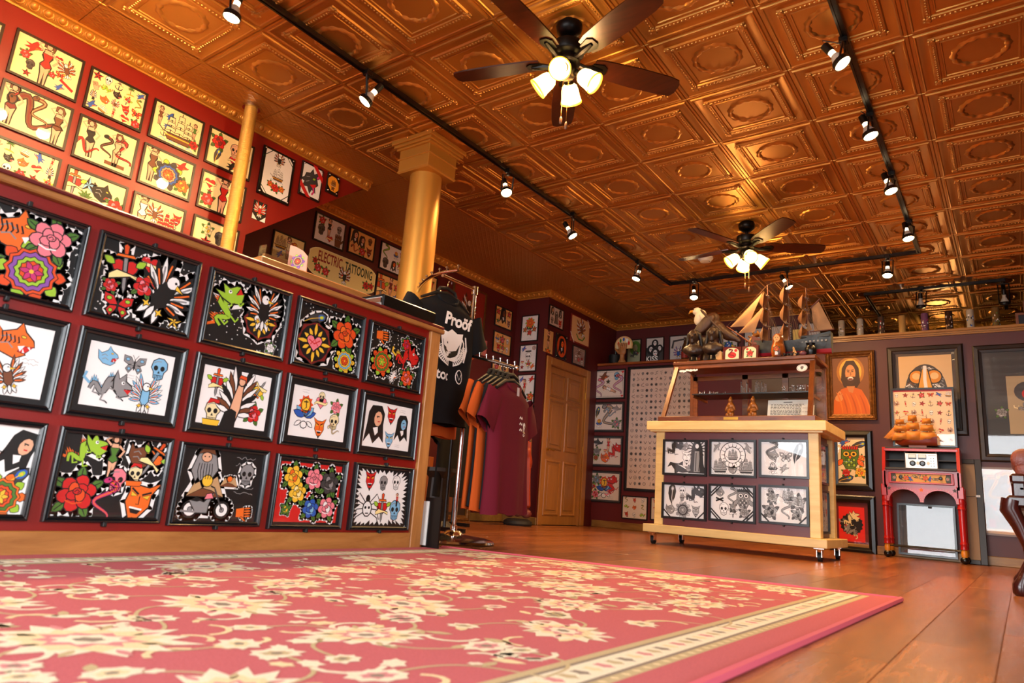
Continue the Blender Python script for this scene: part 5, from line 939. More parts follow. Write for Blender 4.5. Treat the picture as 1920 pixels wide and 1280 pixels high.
def jewel(nm, lb, x0, x1, n, hgt, z0=CZ+.275):
    o = empty(nm, ((x0+x1)/2, SY+.42, z0), 0, lb, 'jewellery'); b = MB(); w_ = (x1-x0)/2
    MB().box(-w_, w_, -.05, .05, 0, .012, b=.002).build('tray', mat('clear_tray', (.4, .38, .36), .1), o)
    for i in range(n):
        x = r.uniform(-w_*.95, w_*.95); y = r.uniform(-.04, .03); q = hgt*r.uniform(.4, 1); b.cyl((x, y, .01), (x, y, q), .0025, n=5); b.ell((x, y, q), (.006, .006, .006), 6, 5)
    b.build('studs', SIL, o, smooth=True, kind='stuff')
jewel('stud_tray', 'low tray of small silver studs on the left of the case shelf', SX-.42, SX-.17, 26, .04); jewel('stud_tray', 'tall cluster of silver jewellery at the middle of the case shelf', SX-.03, SX+.2, 34, .11)
jewel('stud_tray', 'clear rack of jewellery at the right of the case shelf, before a wooden block', SX+.27, SX+.56, 36, .07); tag(MB().box(SX+.42, SX+.50, SY+.46, SY+.52, CZ+.275, CZ+.36, b=.004).build('wooden_block', WALN), 'small tan wooden block behind the jewellery rack in the case', 'block')
# ------------------------------------------------------------------ things on top of the case
TZ = CZ+TOPZ+.012; CY0 = SY+.30
BARK = mat('dark_carved_wood', (.22, .145, .10), .45, noise=.5, nscale=22, bump=.5, bscale=30); FEA = mat('brown_feathers', (.26, .15, .08), .55, noise=.55, nscale=40, bump=.6, bscale=45, stretch=(1, 1, .4)); WHF = mat('white_feathers', (.88, .82, .72), .55, noise=.15, nscale=30, bump=.3, bscale=50)
def bust(u, v, s, lb, hair):
    p = onY(u, v, CY0+.08); o = empty('bust', (p.x, CY0+.08, TZ), .1, lb, 'bust', 'dark busts on the case'); b = MB()
    b.lathe([(.06*s, 0), (.065*s, .012*s), (.035*s, .03*s), (.03*s, .06*s), (.05*s, .075*s)], n=16).build('plinth', BLK, o, smooth=True)
    b = MB(); b.ell((0, .0, .12*s), (.095*s, .05*s, .05*s)).ell((0, -.005*s, .105*s), (.06*s, .05*s, .04*s)).ell((0, 0, .17*s), (.035*s, .033*s, .05*s)).ell((0, -.012*s, .235*s), (.045*s, .05*s, .06*s)).ell((0, -.06*s, .225*s), (.012*s, .014*s, .018*s)).ell((0, -.05*s, .25*s), (.036*s, .014*s, .01*s)).ell((0, -.05*s, .198*s), (.02*s, .014*s, .008*s)).ell((0, -.045*s, .182*s), (.02*s, .016*s, .014*s))
    for x in (-.018, .018): b.ell((x*s, -.052*s, .238*s), (.011*s, .009*s, .007*s))
    organic(b, 'body', BARK, o, .006*s, 2); b = MB().ell((0, .022*s, .262*s), (.050*s, .044*s, .042*s))
    for x in (-1, 1):
        if hair: b.tube([(x*.042*s, .02*s, .27*s), (x*.054*s, .025*s, .22*s), (x*.062*s, .025*s, .17*s), (x*.075*s, .02*s, .13*s)], [.018*s, .017*s, .015*s, .008*s])
        else: b.ell((x*.046*s, .01*s, .235*s), (.014*s, .03*s, .04*s))
    organic(b, 'hair', mat('dark_carved_hair', (.12, .08, .06), .5, noise=.5, nscale=30, bump=.6, bscale=40), o, .006*s, 2)
    b = MB()
    for x in (-1, 1): b.ell((x*.019*s, -.056*s, .243*s), (.009*s, .006*s, .005*s), 8, 6)
    b.build('eyes', BLKM, o, smooth=True); MB().ell((0, -.055*s, .205*s), (.016*s, .009*s, .004*s), 8, 6).build('mouth', BLKM, o, smooth=True); return o
bust(1300, 668, 1.08, 'dark wooden bust with flowing hair at the left end of the case top', True); bust(1337, 668, 1.12, 'larger dark bust behind the red card boxes on the case top', True)
p = onY(1318, 660, CY0+.2); eg = empty('eagle_figure', (p.x+.0, CY0+.28, TZ+.128), 0, 'bald eagle figure with white head perched on a dark branch atop the case', 'figure')
b = MB().tube([(-.12, 0, .03), (-.05, 0, .08), (.02, .0, .14), (.08, 0, .17), (.2, 0, .15), (.3, 0, .09)], [.05, .05, .04, .035, .03, .015]).tube([(.0, 0, -.11), (.0, 0, .12)], [.06, .04]).ell((-.02, 0, -.1), (.09, .06, .03)); organic(b, 'perch', BARK, eg, .012, 2); eg.scale = (1.08, 1.08, 1.08)
b = MB().ell((.02, 0, .27), (.075, .07, .12), rot=(0, .75, 0)).ell((.1, .0, .215), (.07, .055, .07), rot=(0, 1.0, 0)).tube([(.1, 0, .22), (.2, 0, .15), (.3, 0, .1)], [.06, .045, .012]).ell((.0, -.06, .25), (.05, .018, .12), rot=(0, .8, 0)); organic(b, 'body', FEA, eg, .01, 2)
b = MB().ell((-.055, 0, .335), (.05, .048, .075), rot=(0, .45, 0)).ell((-.085, 0, .395), (.042, .036, .036)); organic(b, 'head', WHF, eg, .007, 2)
MB().tube([(-.115, 0, .40), (-.145, 0, .398), (-.162, 0, .378)], [.016, .012, .003]).build('beak', mat('beak_yellow', (.85, .55, .12), .4), eg, smooth=True); MB().ell((-.107, -.03, .405), (.005, .005, .005)).build('eye', BLK, eg)
r = random.Random(6); b = MB()
for k in range(16): z = .2+.012*k; b.ell((.16-.011*k, -.068, z-.02), (.04, .006, .011), 8, 4, rot=(0, .8+r.uniform(-.1, .1), 0))
b.build('wing_feathers', FEA, eg, smooth=True, kind='stuff')
p = onY(1291, 650, 6.45); bt = empty('bottle', (p.x-.04, 6.42, 2.15), 0, 'brown glass bottle with red label on the high shelf behind the busts', 'bottle')
MB().lathe([(0, 0), (.04, 0), (.042, .02), (.042, .16), (.034, .2), (.016, .25), (.014, .31), (.017, .315), (.017, .325), (0, .325)], n=18).build('body', mat('brown_glass', (.30, .18, .09), .12), bt, smooth=True); MB().lathe([(.043, .05), (.043, .13)], n=18).build('label', mat('red_label', (.62, .18, .12), .5), bt, smooth=True)
def cardbox(u0, u1, lb, m_, rz):
    y = CY0-.02; a0 = onY(u0, 678, y); b0 = onY(u1, 676, y); w_ = (b0.x-a0.x)/2; h_ = .125
    o = empty('painted_plaque', ((a0.x+b0.x)/2, y+.03, TZ), rz, lb, 'plaque'); o.rotation_euler.x = -.12
    MB().box(-w_, w_, 0, .022, 0, h_, b=.002).build('body', mat('lacquer_red_brown', (.36, .09, .07), .3), o); a = Art()
    a.poly([(-w_*.74, .012), (w_*.74, .012), (w_*.74, h_*.62)]+[(w_*.74*math.cos(t), h_*.62+h_*.3*math.sin(t)) for t in [PI*i/10 for i in range(11)]]+[(-w_*.74, h_*.62)], (.95, .88, .72)); a.l = 6
    if m_ == 'bug': a.motif('rose', 0, h_*.42, w_*.5, 0, 1, None, 'RR'); a.motif('spider', 0, h_*.5, w_*.4, 0, 1, None, 'R'); a.dot(-w_*.35, h_*.75, w_*.16, 'R')
    else: a.motif('snake', -.1*w_, h_*.5, w_*.5, .4, 1, None, 'KR'); a.poly(ellp(0, h_*.38, w_*.45, w_*.36, 12), 'R', .002); a.dot(w_*.4, h_*.72, w_*.18, 'R')
    a.build('print', PRINT, o, -.0006); return o
cardbox(1353.5, 1387, 'red-brown arched plaque with scorpion print, left of two on the case top', 'sc', .12); cardbox(1387.5, 1420, 'red-brown arched plaque with ladybird print, right of two on the case top', 'bug', -.12)
p = onY(1346, 670, CY0+.05); tag(MB().prism([(-.05, 0), (.03, 0), (.03, .09), (.0, .13), (-.03, .11), (-.05, .07), (-.07, .06), (-.05, .03)], 1, 0, .03).build('wooden_cutout', mat('raw_wood', (.78, .60, .36), .5), loc=(p.x, CY0+.06, TZ)), 'pale cut-out wooden piece beside the left arched plaque', 'carving')
def matry():
    p = onY(1460, 668, CY0); o = empty('nesting_doll', (p.x, CY0-.01, TZ), 0, 'orange painted nesting doll standing before the big ship hull', 'doll')
    MB().lathe([(0, 0), (.047, 0), (.05, .01), (.058, .055), (.052, .1), (.043, .125), (.045, .15), (.04, .18), (.022, .198), (0, .202)], n=24).build('body', mat('doll_orange', (.82, .42, .10), .3, noise=1, nscale=14, dark=(.25, .10, .04)), o, smooth=True)
    a = Art(); a.poly(ellp(0, 0, .026, .03, 14), (.90, .70, .42)); a.l = 3; a.motif('skull', 0, 0, .001); a.dot(-.009, .006, .003, 'K'); a.dot(.009, .006, .003, 'K'); a.st([(-.006, -.012), (.006, -.012)], .003, 'R'); q = a.build('face', PRINT, o, -.0465); q.location.z = .152
    a = Art(); a.motif('rose', 0, 0, .028, 0, 1, None, 'oY'); q = a.build('painted_flower', PRINT, o, -.0595); q.location.z = .06; a = Art(); a.poly([(-.012, 0), (.012, 0), (.012, .03), (-.012, .03)], 'W'); q = a.build('label', PRINT, o, -.0575); q.location.z = .01
matry()
p = onY(1478, 668, CY0-.01); o = empty('bead_string', (p.x, CY0-.03, TZ), 0, 'heap of shiny black beads beside the nesting doll', 'beads'); b = MB(); r = random.Random(5)
for i in range(70): t = i*.37; b.ell((.10*math.cos(t)*r.uniform(.5, 1), .03*math.sin(t)*r.uniform(.4, 1), .006+.008*(i % 3)), (.007, .007, .007), 6, 5)
b.build('beads', BLK, o, smooth=True, kind='stuff')
p = onY(1493, 668, CY0); o = empty('wooden_peg_figure', (p.x, CY0-.03, TZ), 0, 'small pale wooden cone figure beside the black beads', 'figurine'); MB().lathe([(.018, 0), (.015, .03), (.007, .055), (.009, .065), (.005, .075), (0, .078)], n=12).build('body', mat('raw_wood', (.78, .60, .36), .5), o, smooth=True); o.rotation_euler.y = -.2
p = onY(1521, 667, CY0); o = empty('dark_pot', (p.x, CY0-.01, TZ), 0, 'small dark glass pot under the big ship stern', 'pot'); MB().lathe([(0, 0), (.035, 0), (.045, .03), (.045, .06), (.03, .08), (.036, .1), (.028, .1), (0, .05)], n=16).build('body', BLK, o, smooth=True)
for du, lb in ((1508, 'small mauve stone in front of the dark pot'),): p = onY(du, 667, CY0); tag(MB().ell((0, 0, .015), (.03, .02, .018), 10, 7).build('stone', mat('mauve_stone', (.45, .25, .28), .3), loc=(p.x, CY0-.04, TZ), smooth=True), lb, 'stone')
# gold dragon carving behind
p = onY(1418, 640, CY0+.3); o = empty('dragon_carving', (p.x, CY0+.36, TZ), 0, 'curled antique gold dragon carving behind the plaques on the case', 'carving'); b = MB()
b.tube([(.09*math.cos(t)*(1-.05*t), 0, .2+.11*math.sin(t)*(1-.05*t)) for t in [i*.3 for i in range(24)]], [.024-.0006*i for i in range(24)]); b.tube([(.06, 0, 0), (.08, 0, .1), (.09, 0, .2)], .025).box(-.06, .12, -.04, .04, 0, .03)
for i in range(14): t = i*.4; b.ell((.115*math.cos(t), 0, .2+.135*math.sin(t)), (.012, .012, .012), 6, 5)
organic(b, 'body', mat('antique_gold', (.50, .33, .13), .35, .5), o, .008, 1)
# ------------------------------------------------------------------ ships
def tri(b, pts, bulge, th=.0015, n=6):
    # sail from 3 or 4 corner points with a bulge
    P_ = [Vector(p) for p in pts]; P_ = P_ if len(P_) == 4 else [P_[0], P_[1], P_[2], P_[2]]; vs = []; fs = []; bl = Vector(bulge)
    for i in range(n+1):
        for j in range(n+1):
            s, t = i/n, j/n; vs.append((P_[0]*(1-s)+P_[1]*s)*(1-t)+(P_[3]*(1-s)+P_[2]*s)*t+bl*(math.sin(PI*s)*math.sin(PI*min(1, t+.1*(1-t)))))
    m = len(vs); nn = Vector((0, th, 0)); vs += [v+nn for v in vs]
    for i in range(n):
        for j in range(n): q = i*(n+1)+j; fs.append((q, q+1, q+n+2, q+n+1)); fs.append((m+q, m+q+n+1, m+q+n+2, m+q+1))
    for i in range(n):
        for q0, q1 in ((i, i+1), ((n)*(n+1)+i, n*(n+1)+i+1), (i*(n+1), (i+1)*(n+1)), (i*(n+1)+n, (i+1)*(n+1)+n)): fs.append((q0, q1, m+q1, m+q0))
    b.add(vs, fs); return b
def hull_mb(L, W, Hh, z0, sheer, sec=14):
    b = MB(); vs = []; fs = []; m = 9
    for i in range(sec+1):
        s = i/sec; x = -L/2+L*s; wd = W/2*min(1, (math.sin(PI*min(.5, s*.62+.02)))**.8*1.02) if s < .8 else W/2*(1-.18*(s-.8)/.2); wd = W/2*(1-(1-min(1, s/.35))**2) if s < .35 else (W/2 if s < .75 else W/2*(1-.35*((s-.75)/.25)**2))
        top = Hh+sheer*(2*s-1)**2+(.35*sheer if s > .72 else 0); bot = .02*Hh+(.55*Hh*(1-s/.15)**1.5 if s < .15 else 0)
        for j in range(m): t = -1+2*j/(m-1); y = wd*(abs(t)**.6)*(1 if t > 0 else -1); z = bot+(top-bot)*abs(t)**2.2; vs.append((x, y, z0+z))
    for i in range(sec):
        for j in range(m-1): q = i*m+j; fs.append((q, q+1, q+m+1, q+m))
        fs.append((i*m+m-1, i*m, i*m+m, i*m+2*m-1))
    fs += [tuple(range(m)), tuple(range(sec*m+m-1, sec*m-1, -1))]; return b.add(vs, fs)
SY2 = CY0+.11; SAIL = mat('tan_sailcloth', (.72, .54, .36), .75, noise=.22, nscale=9, bump=.2, bscale=200); MAST = mat('mast_wood', (.42, .20, .10), .4); HULLB = mat('hull_weathered_black', (.13, .14, .13), .45, noise=.8, nscale=14, dark=(.32, .34, .32), bump=.4, bscale=25); HRED = mat('hull_red', (.62, .10, .16), .4); CORD = mat('rigging_cord', (.42, .30, .18), .7)
def SP(u, v, y=SY2): p = onY(u, v, y); return p
c0 = SP(1478, 668); sh = empty('model_ship', (c0.x, SY2, TZ), 0, 'big three-masted model ship with black hull and limp tan sails on the case', 'model ship')
def S(u, v, dy=0): p = onY(u, v, SY2+dy); return (p.x-c0.x, dy, p.z-TZ)
x0 = S(1408, 660)[0]; x1 = S(1560, 640)[0]; Lh = x1-x0
hb = hull_mb(Lh, .15, .12, .03, .045); o = hb.build('hull', [HULLB, HRED], sh, smooth=True)
for pl in o.data.polygons:
    pl.material_index = 1 if sum(o.data.vertices[i].co.z for i in pl.vertices)/len(pl.vertices) < .068 else 0
o.location.x = (x0+x1)/2
MB().box(x1-.2, x1-.03, -.05, .05, .15, .19, b=.004).box(x0+.02, x0+.12, -.03, .03, .14, .165, b=.004).build('deckhouse', MAST, sh)
MB().box(x1-.23, x1-.005, -.066, .066, .165, .185, b=.003).build('stern_gallery', HULLB, sh)
b = MB()
for i in range(7): b.box(x1-.22+.03*i, x1-.206+.03*i, -.07, -.064, .125, .14)
b.build('gun_ports', mat('port_white', (.6, .6, .56), .5), sh)
MB().box(-.12, .1, -.04, .04, .0, .045, b=.003).build('cradle', MAST, sh)
masts = [(1439, 534), (1476.5, 522), (1511, 540)]
for u, v in masts:
    t = S(u, v); zb = .13; bm = MB().cyl((t[0]+.01, 0, zb), t, .008, .004, 10); mo = bm.build('mast', MAST, sh, smooth=True); b = MB()
    h = t[2]-zb
    for f in (.30, .58, .80): b.cyl((t[0]+.005, -.09*(1.1-f*.6), zb+h*f), (t[0]+.005, .09*(1.1-f*.6), zb+h*f), .0045, n=8); b.lathe([(.014, 0), (.016, .004), (.014, .008)], (t[0]+.005, 0, zb+h*f), 10)
    b.build('yard', mat('yard_grey', (.55, .50, .46), .4), mo)
    for k, (f0, f1) in enumerate(((.04, .29), (.33, .57), (.61, .86))):
        w_ = .085*(1.15-.2*k); b = MB(); tri(b, [(t[0]-.012, -w_, zb+h*f1), (t[0]-.012, w_, zb+h*f1), (t[0]-.03, w_*.75, zb+h*f0), (t[0]-.03, -w_*.75, zb+h*f0)], (-.05, 0, 0)); b.build('square_sail', mat('brown_sailcloth', (.56, .37, .21), .75, noise=.25, nscale=9), sh, smooth=True)
bs0 = S(1362.5, 612); bs1 = S(1415, 648); MB().cyl(bs1, bs0, .009, .005).build('bowsprit', MAST, sh, smooth=True)
for nm, pts in (('jib_sail', (S(1430, 548), S(1403, 611), S(1369, 613))), ('jib_sail', (S(1434, 571), S(1415, 622), S(1384, 625))), ('spanker_sail', (S(1535, 565), S(1562, 617), S(1527, 622), S(1521, 577))), ('mizzen_sail', (S(1513, 595), S(1523, 618), S(1513, 622)))):
    tri(MB(), pts, (0, -.02, 0), n=6).build(nm, SAIL, sh, smooth=True)
MB().cyl(S(1519, 578), S(1537, 560), .005).cyl(S(1518, 622), S(1564, 617), .005).build('gaff', MAST, sh)
b = MB(); tm = [S(*m_) for m_ in masts]; st_ = S(1564, 617); gf = S(1537, 560)
for A, B in ((bs0, tm[0]), (tm[0], tm[1]), (tm[1], tm[2]), (tm[2], gf), (gf, st_), (S(1369, 613), S(1430, 548)), (tm[0], S(1369, 613)), (tm[1], S(1500, 565)), (tm[2], S(1530, 600))): b.cyl(A, B, .0013, n=4)
for t in tm:
    for s in (-1, 1):
        for k in range(4): b.cyl((t[0], 0, t[2]*.8), (t[0]+.03+.025*k, s*.07, .15), .001, n=4)
        b.cyl((t[0], 0, t[2]*.62), (t[0]+.14, s*.06, .16), .001, n=4)
b.build('rigging', CORD, sh, kind='stuff')
MB().prism([S(1411, 630)[::2], S(1440, 640)[::2], S(1440, 652)[::2], S(1411, 650)[::2]], 1, -.02, .02).build('bow_shield', MAST, sh)
# ------------------------------------------------------------------ red writing desk against the partition
DX, DY = 3.215, 5.82
DRD = mat('desk_red_paint', (.70, .10, .10), .28, noise=.15, nscale=6); GRY = mat('desk_grey_paint', (.22, .20, .19), .5, noise=.3, nscale=9)
dk = empty('writing_desk', (DX, DY, 0), 0, 'red painted writing desk with turned legs, star apron and painted drawer', 'desk')
hw = .31
for sx in (-1, 1):
    x = sx*hw
    MB().prism([(0, .815), (.0, .68), (.30, .68), (.30, 1.05), (.05, 1.05)], 0, x-.014, x+.014).build('side_panel', DRD, dk)
MB().box(-hw, hw, .05, .30, 1.035, 1.052, b=.004).build('top', GRY, dk); MB().box(-hw, hw, .04, .062, 1.012, 1.037, b=.003).build('top_rail', DRD, dk)
MB().box(-hw, hw, .285, .30, .68, 1.035).build('back', GRY, dk); MB().box(-hw+.012, hw-.012, -.02, .29, .826, .848, b=.004).build('writing_flap', GRY, dk)
MB().box(-hw+.012, hw-.012, .07, .29, .925, .933).build('shelf', GRY, dk)
for x in (-.13, .13): MB().box(x-.006, x+.006, .08, .29, .848, 1.012).build('divider', GRY, dk)
for s in (-1, 1): MB().box(*sorted((s*hw, s*(hw-.02))), 0, .02, .655, .826).build('stile', DRD, dk)
MB().box(-hw+.01, hw-.01, .01, .02, .675, .826).build('drawer_surround', DRD, dk)
dr_ = MB().box(-.27, .27, -.008, .012, .70, .806, b=.004).build('drawer', DRD, dk)
MB().rails(.50, .085, [(-.004, -.002), (0, -.007), (.008, -.007), (.012, 0), (-.004, 0)]).build('drawer_moulding', DRD, dr_, loc=(0, -.008, .753))
a = Art(); a.poly([(-.25, -.042), (.25, -.042), (.25, .042), (-.25, .042)], (.80, .60, .32)); a.l = 4; r = random.Random(4)
for s in (-1, 1): a.poly([(s*.25, -.042), (s*.21, -.042), (s*.2, 0), (s*.21, .042), (s*.25, .042)], 'd'); a.l = 6; a.motif('rose', s*.22, 0, .022, 0, 1, None, 'gP')
for i in range(9): a.l = 8; a.motif(('snake', 'rose', 'swallow', 'feather')[i % 4], -.16+.04*i, r.uniform(-.01, .012), .03, r.uniform(0, 3), 1, None, ('gd', 'oT', 'B', 'g')[i % 4])
a.build('painted_panel', PRINT, dr_, -.0085).location.z = .753
for x in (-.165, .165): MB().lathe([(.008, 0), (.008, .012), (.017, .02), (.014, .03), (0, .033)], (x, -.009, .757), 14, Vector((0, -1, 0))).build('knob', BLK, dr_, smooth=True)
arch = [(-.295, .675), (-.295, .53)]
for cx in (-.145, .145): arch += [(cx+.13*math.cos(t)*1.0, .53+.115*math.sin(t)) for t in [PI-PI*i/14 for i in range(15)]]
arch += [(.295, .53), (.295, .675)]
MB().prism(arch, 1, 0, .018).build('apron', DRD, dk)
a = Art()
for x, c in ((-.27, 'd'), (0, 'O'), (.27, 'd')): a.poly(starp(x, .650 if x else .645, .022 if x else .027, .01, 5, 1.57), c)
for cx in (-.145, .145):
    for i in range(20): t = PI*i/19; a.poly(ellp(cx+.139*math.cos(t), .535+.122*math.sin(t), .003, .003, 6), 'T')
a.build('painted_stars', PRINT, dk, -.0006)
LP = [(.028, .58), (.034, .54), (.03, .53), (.03, .50), (.034, .495), (.034, .485), (.028, .48), (.024, .2), (.026, .19), (.032, .18), (.030, .17), (.026, .16), (.03, .13), (.025, .125)]
for x in (-hw, hw):
    for y in (.03, .27):
        l = MB().lathe(LP, (x, y, 0), 16).box(x-.03, x+.03, y-.03, y+.03, .575, .69, b=.006).build('leg', DRD, dk, smooth=True)
        MB().lathe([(.022, .05), (.026, .08), (.026, .1), (.02, .125)], (x, y, 0), 14).build('ankle', mat('ochre_paint', (.80, .50, .12), .4), l, smooth=True); MB().ell((x, y, .034), (.036, .036, .034), 14, 9).build('ball_foot', BLK, l, smooth=True)
st2 = MB().tube([(-hw, .03, .112), (0, .03, .108), (hw, .03, .112)], .007).tube([(-hw, .27, .112), (hw, .27, .112)], .007); st2.build('stretcher', BLK, dk)
am = empty('amplifier', (DX+.01, DY+.03, .848), 0, 'silver amplifier with two meters and two dials in the red desk', 'amplifier')
MB().box(-.135, .135, 0, .18, 0, .145, b=.004).build('body', mat('brushed_silver', (.74, .70, .66), .35, .6), am)
for x in (-.072, .01):
    k = MB().box(x-.034, x+.034, -.004, 0, .088, .134, b=.002).build('meter', BLK, am); MB().box(x-.03, x+.03, -.0055, -.004, .102, .131).build('meter_face', mat('meter_white', (.86, .86, .86), .3), k)
    MB().lathe([(.026, 0), (.026, .006), (.017, .008), (.015, .022), (0, .022)], (x-.0, -.0, .048), 20, Vector((0, -1, 0))).build('dial', BLK, am, smooth=True)
for x in (-.028, .058): MB().prism([(x, .03), (x+.017, .05), (x, .07), (x-.017, .05)], 1, -.003, 0).build('diamond_badge', WHT, am)
for i in range(4):
    for j in range(2): MB().cyl((.082+.022*j, 0, .025+.024*i), (.082+.022*j, -.006, .025+.024*i), .004, n=8).build('button', BLK, am)
MB().box(.06, .125, -.001, 0, .122, .127).build('lettering_strip', BLK, am)
# print leaning on the desk top and the model ship in front
o = pic('black-framed cream flash print with many small motifs leaning on the red desk', 'y', 6.12, ((1670.7, 730), (1788, 724), (1796, 838), (1674, 838)), 'slim', lambda a, w_, h_: (a.poly([(-w_, h_*.92), (w_, h_*.92), (w_, h_), (-w_, h_)], (.75, .25, .28)), rsheet(41, 7, 6, ['rose', 'swallow', 'butterfly', 'ship', 'skull', 'heart', 'pinup', 'eagle', 'anchor', 'dagger', 'star'])(a, w_, h_*.95)), fm=BLK, paper=(.93, .80, .68))
c2 = onY(1716, 838, 5.97); s2 = empty('model_ship', (c2.x, 5.96, 1.052), 0, 'small amber model ship under full sail standing on the red desk', 'model ship')
hl = hull_mb(.36, .07, .055, .02, .03, 12); o = hl.build('hull', mat('polished_red_wood', (.45, .15, .06), .2), s2, smooth=True); o.location.x = .01
MB().box(-.05, .1, -.025, .025, 0, .024).build('cradle', MAST, s2); AMB = mat('amber_sailcloth', (.78, .48, .16), .5, noise=.25, nscale=12)
for k, (x, hh) in enumerate(((-.12, .30), (-.01, .345), (.11, .31))):
    mo = MB().cyl((x, 0, .05), (x, 0, hh+.02), .004, .002).build('mast', MAST, s2); h = hh-.07
    for f0, f1, wd in ((.02, .36, .075), (.40, .66, .06), (.70, .92, .042)):
        b = MB(); tri(b, [(x-wd, -.01, .07+h*f0), (x+wd, -.01, .07+h*f0), (x+wd*.85, -.01, .07+h*f1), (x-wd*.85, -.01, .07+h*f1)], (0, -.035, 0)); b.build('square_sail', AMB, s2, smooth=True); MB().cyl((x-wd, 0, .07+h*f1), (x+wd, 0, .07+h*f1), .0025, n=6).build('yard', MAST, s2)
for p_ in (((-.14, 0, .25), (-.27, 0, .1), (-.15, 0, .09)), ((-.16, 0, .2), (-.25, 0, .085), (-.17, 0, .085)), ((.12, 0, .2), (.215, 0, .1), (.13, 0, .1))): tri(MB(), p_, (0, -.015, 0)).build('stay_sail', AMB, s2, smooth=True)
b = MB().cyl((-.17, 0, .075), (-.275, 0, .1), .003)
for A, B in (((-.275, 0, .1), (-.12, 0, .3)), ((-.12, 0, .3), (-.01, 0, .345)), ((-.01, 0, .345), (.11, 0, .31)), ((.11, 0, .31), (.2, 0, .1))): b.cyl(A, B, .0012, n=4)
b.build('rigging', CORD, s2, kind='stuff')
# glazed pictures leaning by the desk
o = pic('big glazed picture leaning under the red desk, glass full of window glare', 'y', 6.18, ((1682, 944), (1790, 947), (1797, 1046), (1685, 1041)), 'slim', lambda a, w_, h_: (a.poly([(-w_, h_), (w_, h_), (w_, h_*.8), (w_*.75, h_*.75), (w_*.1, h_*.9), (0, h_*.75), (-.1*w_, h_*.9), (-w_*.8, h_*.75), (-w_, h_*.75)], 'd'), a.poly([(-w_, -h_), (w_, -h_), (w_*.4, -h_*.7), (0, -h_*.55), (-w_*.6, -h_*.75)], (.36, .18, .17))), fm=BLK, paper=(.34, .33, .32), lean=-.05)
fm_ = empty('framed_canvas', (3.575, 6.11, 0), 0, 'tall dark framed canvas with beige backing leaning beside the red desk', 'canvas'); fm_.rotation_euler = (-.12, 0, 0)
MB().box(-.085, .085, 0, .02, .0, .98).build('back_board', mat('beige_board', (.62, .50, .38), .7), fm_); MB().box(.06, .115, -.015, .03, 0, .985, b=.003).box(-.09, .06, -.015, .03, .94, .985, b=.003).box(-.09, .06, -.015, .03, 0, .04, b=.003).build('frame', RUST, fm_); MB().cyl((-.06, -.002, .62), (.08, -.018, .63), .002, n=5).build('hanging_wire', BLK, fm_); MB().box(.055, .09, -.019, -.015, .62, .64).build('tag', WHT, fm_)
# antique chair at the right border: carved leg, apron, leather roll
LEA = mat('brown_leather', (.48, .22, .15), .4, noise=.3, nscale=25, bump=.3, bscale=90)
p = onZ(1921, 1118, 0); ch = empty('carved_chair', (p.x, p.y, 0), 0, 'carved mahogany chair with cabriole leg and rolled brown leather arm at the right border', 'chair')
def cabr(x, y, s): return MB().tube([(x, y, .0), (x-.012*s, y, .02), (x-.012*s, y, .05), (x+.0*s, y, .085), (x+.035*s, y, .16), (x+.035*s, y, .24), (x+.005*s, y, .34), (x-.03*s, y, .42), (x-.02*s, y, .47)], [.026, .036, .036, .022, .022, .027, .036, .046, .045], 12)
for x, y, s in ((0, 0, 1), (.6, 0, -1), (0, .55, 1), (.6, .55, -1)): cabr(x, y, s).build('leg', MAHO, ch, smooth=True)
MB().box(-.04, .64, -.03, .58, .43, .49, b=.012).build('seat_rail', MAHO, ch); MB().box(-.01, .61, -.02, .56, .49, .56, b=.03).build('seat', LEA, ch)
MB().box(-.02, .05, -.03, .5, .55, .60, b=.012).box(-.015, .045, -.02, .03, .48, .56, b=.01).build('arm', MAHO, ch); MB().box(.56, .63, -.03, .5, .55, .60, b=.012).box(.565, .625, -.02, .03, .48, .56, b=.01).build('arm', MAHO, ch)
b = MB()
for z in (.625, .675): b.lathe([(0, -.01), (.045, -.008), (.055, .0), (.055, .4), (0, .41)], (.06-.015*(z > .65), .0, z), 18, Vector((0, 1, 0)))
b.build('arm_roll', LEA, ch, smooth=True); MB().box(.12, .6, .5, .6, .5, .84, b=.04).build('backrest', LEA, ch)
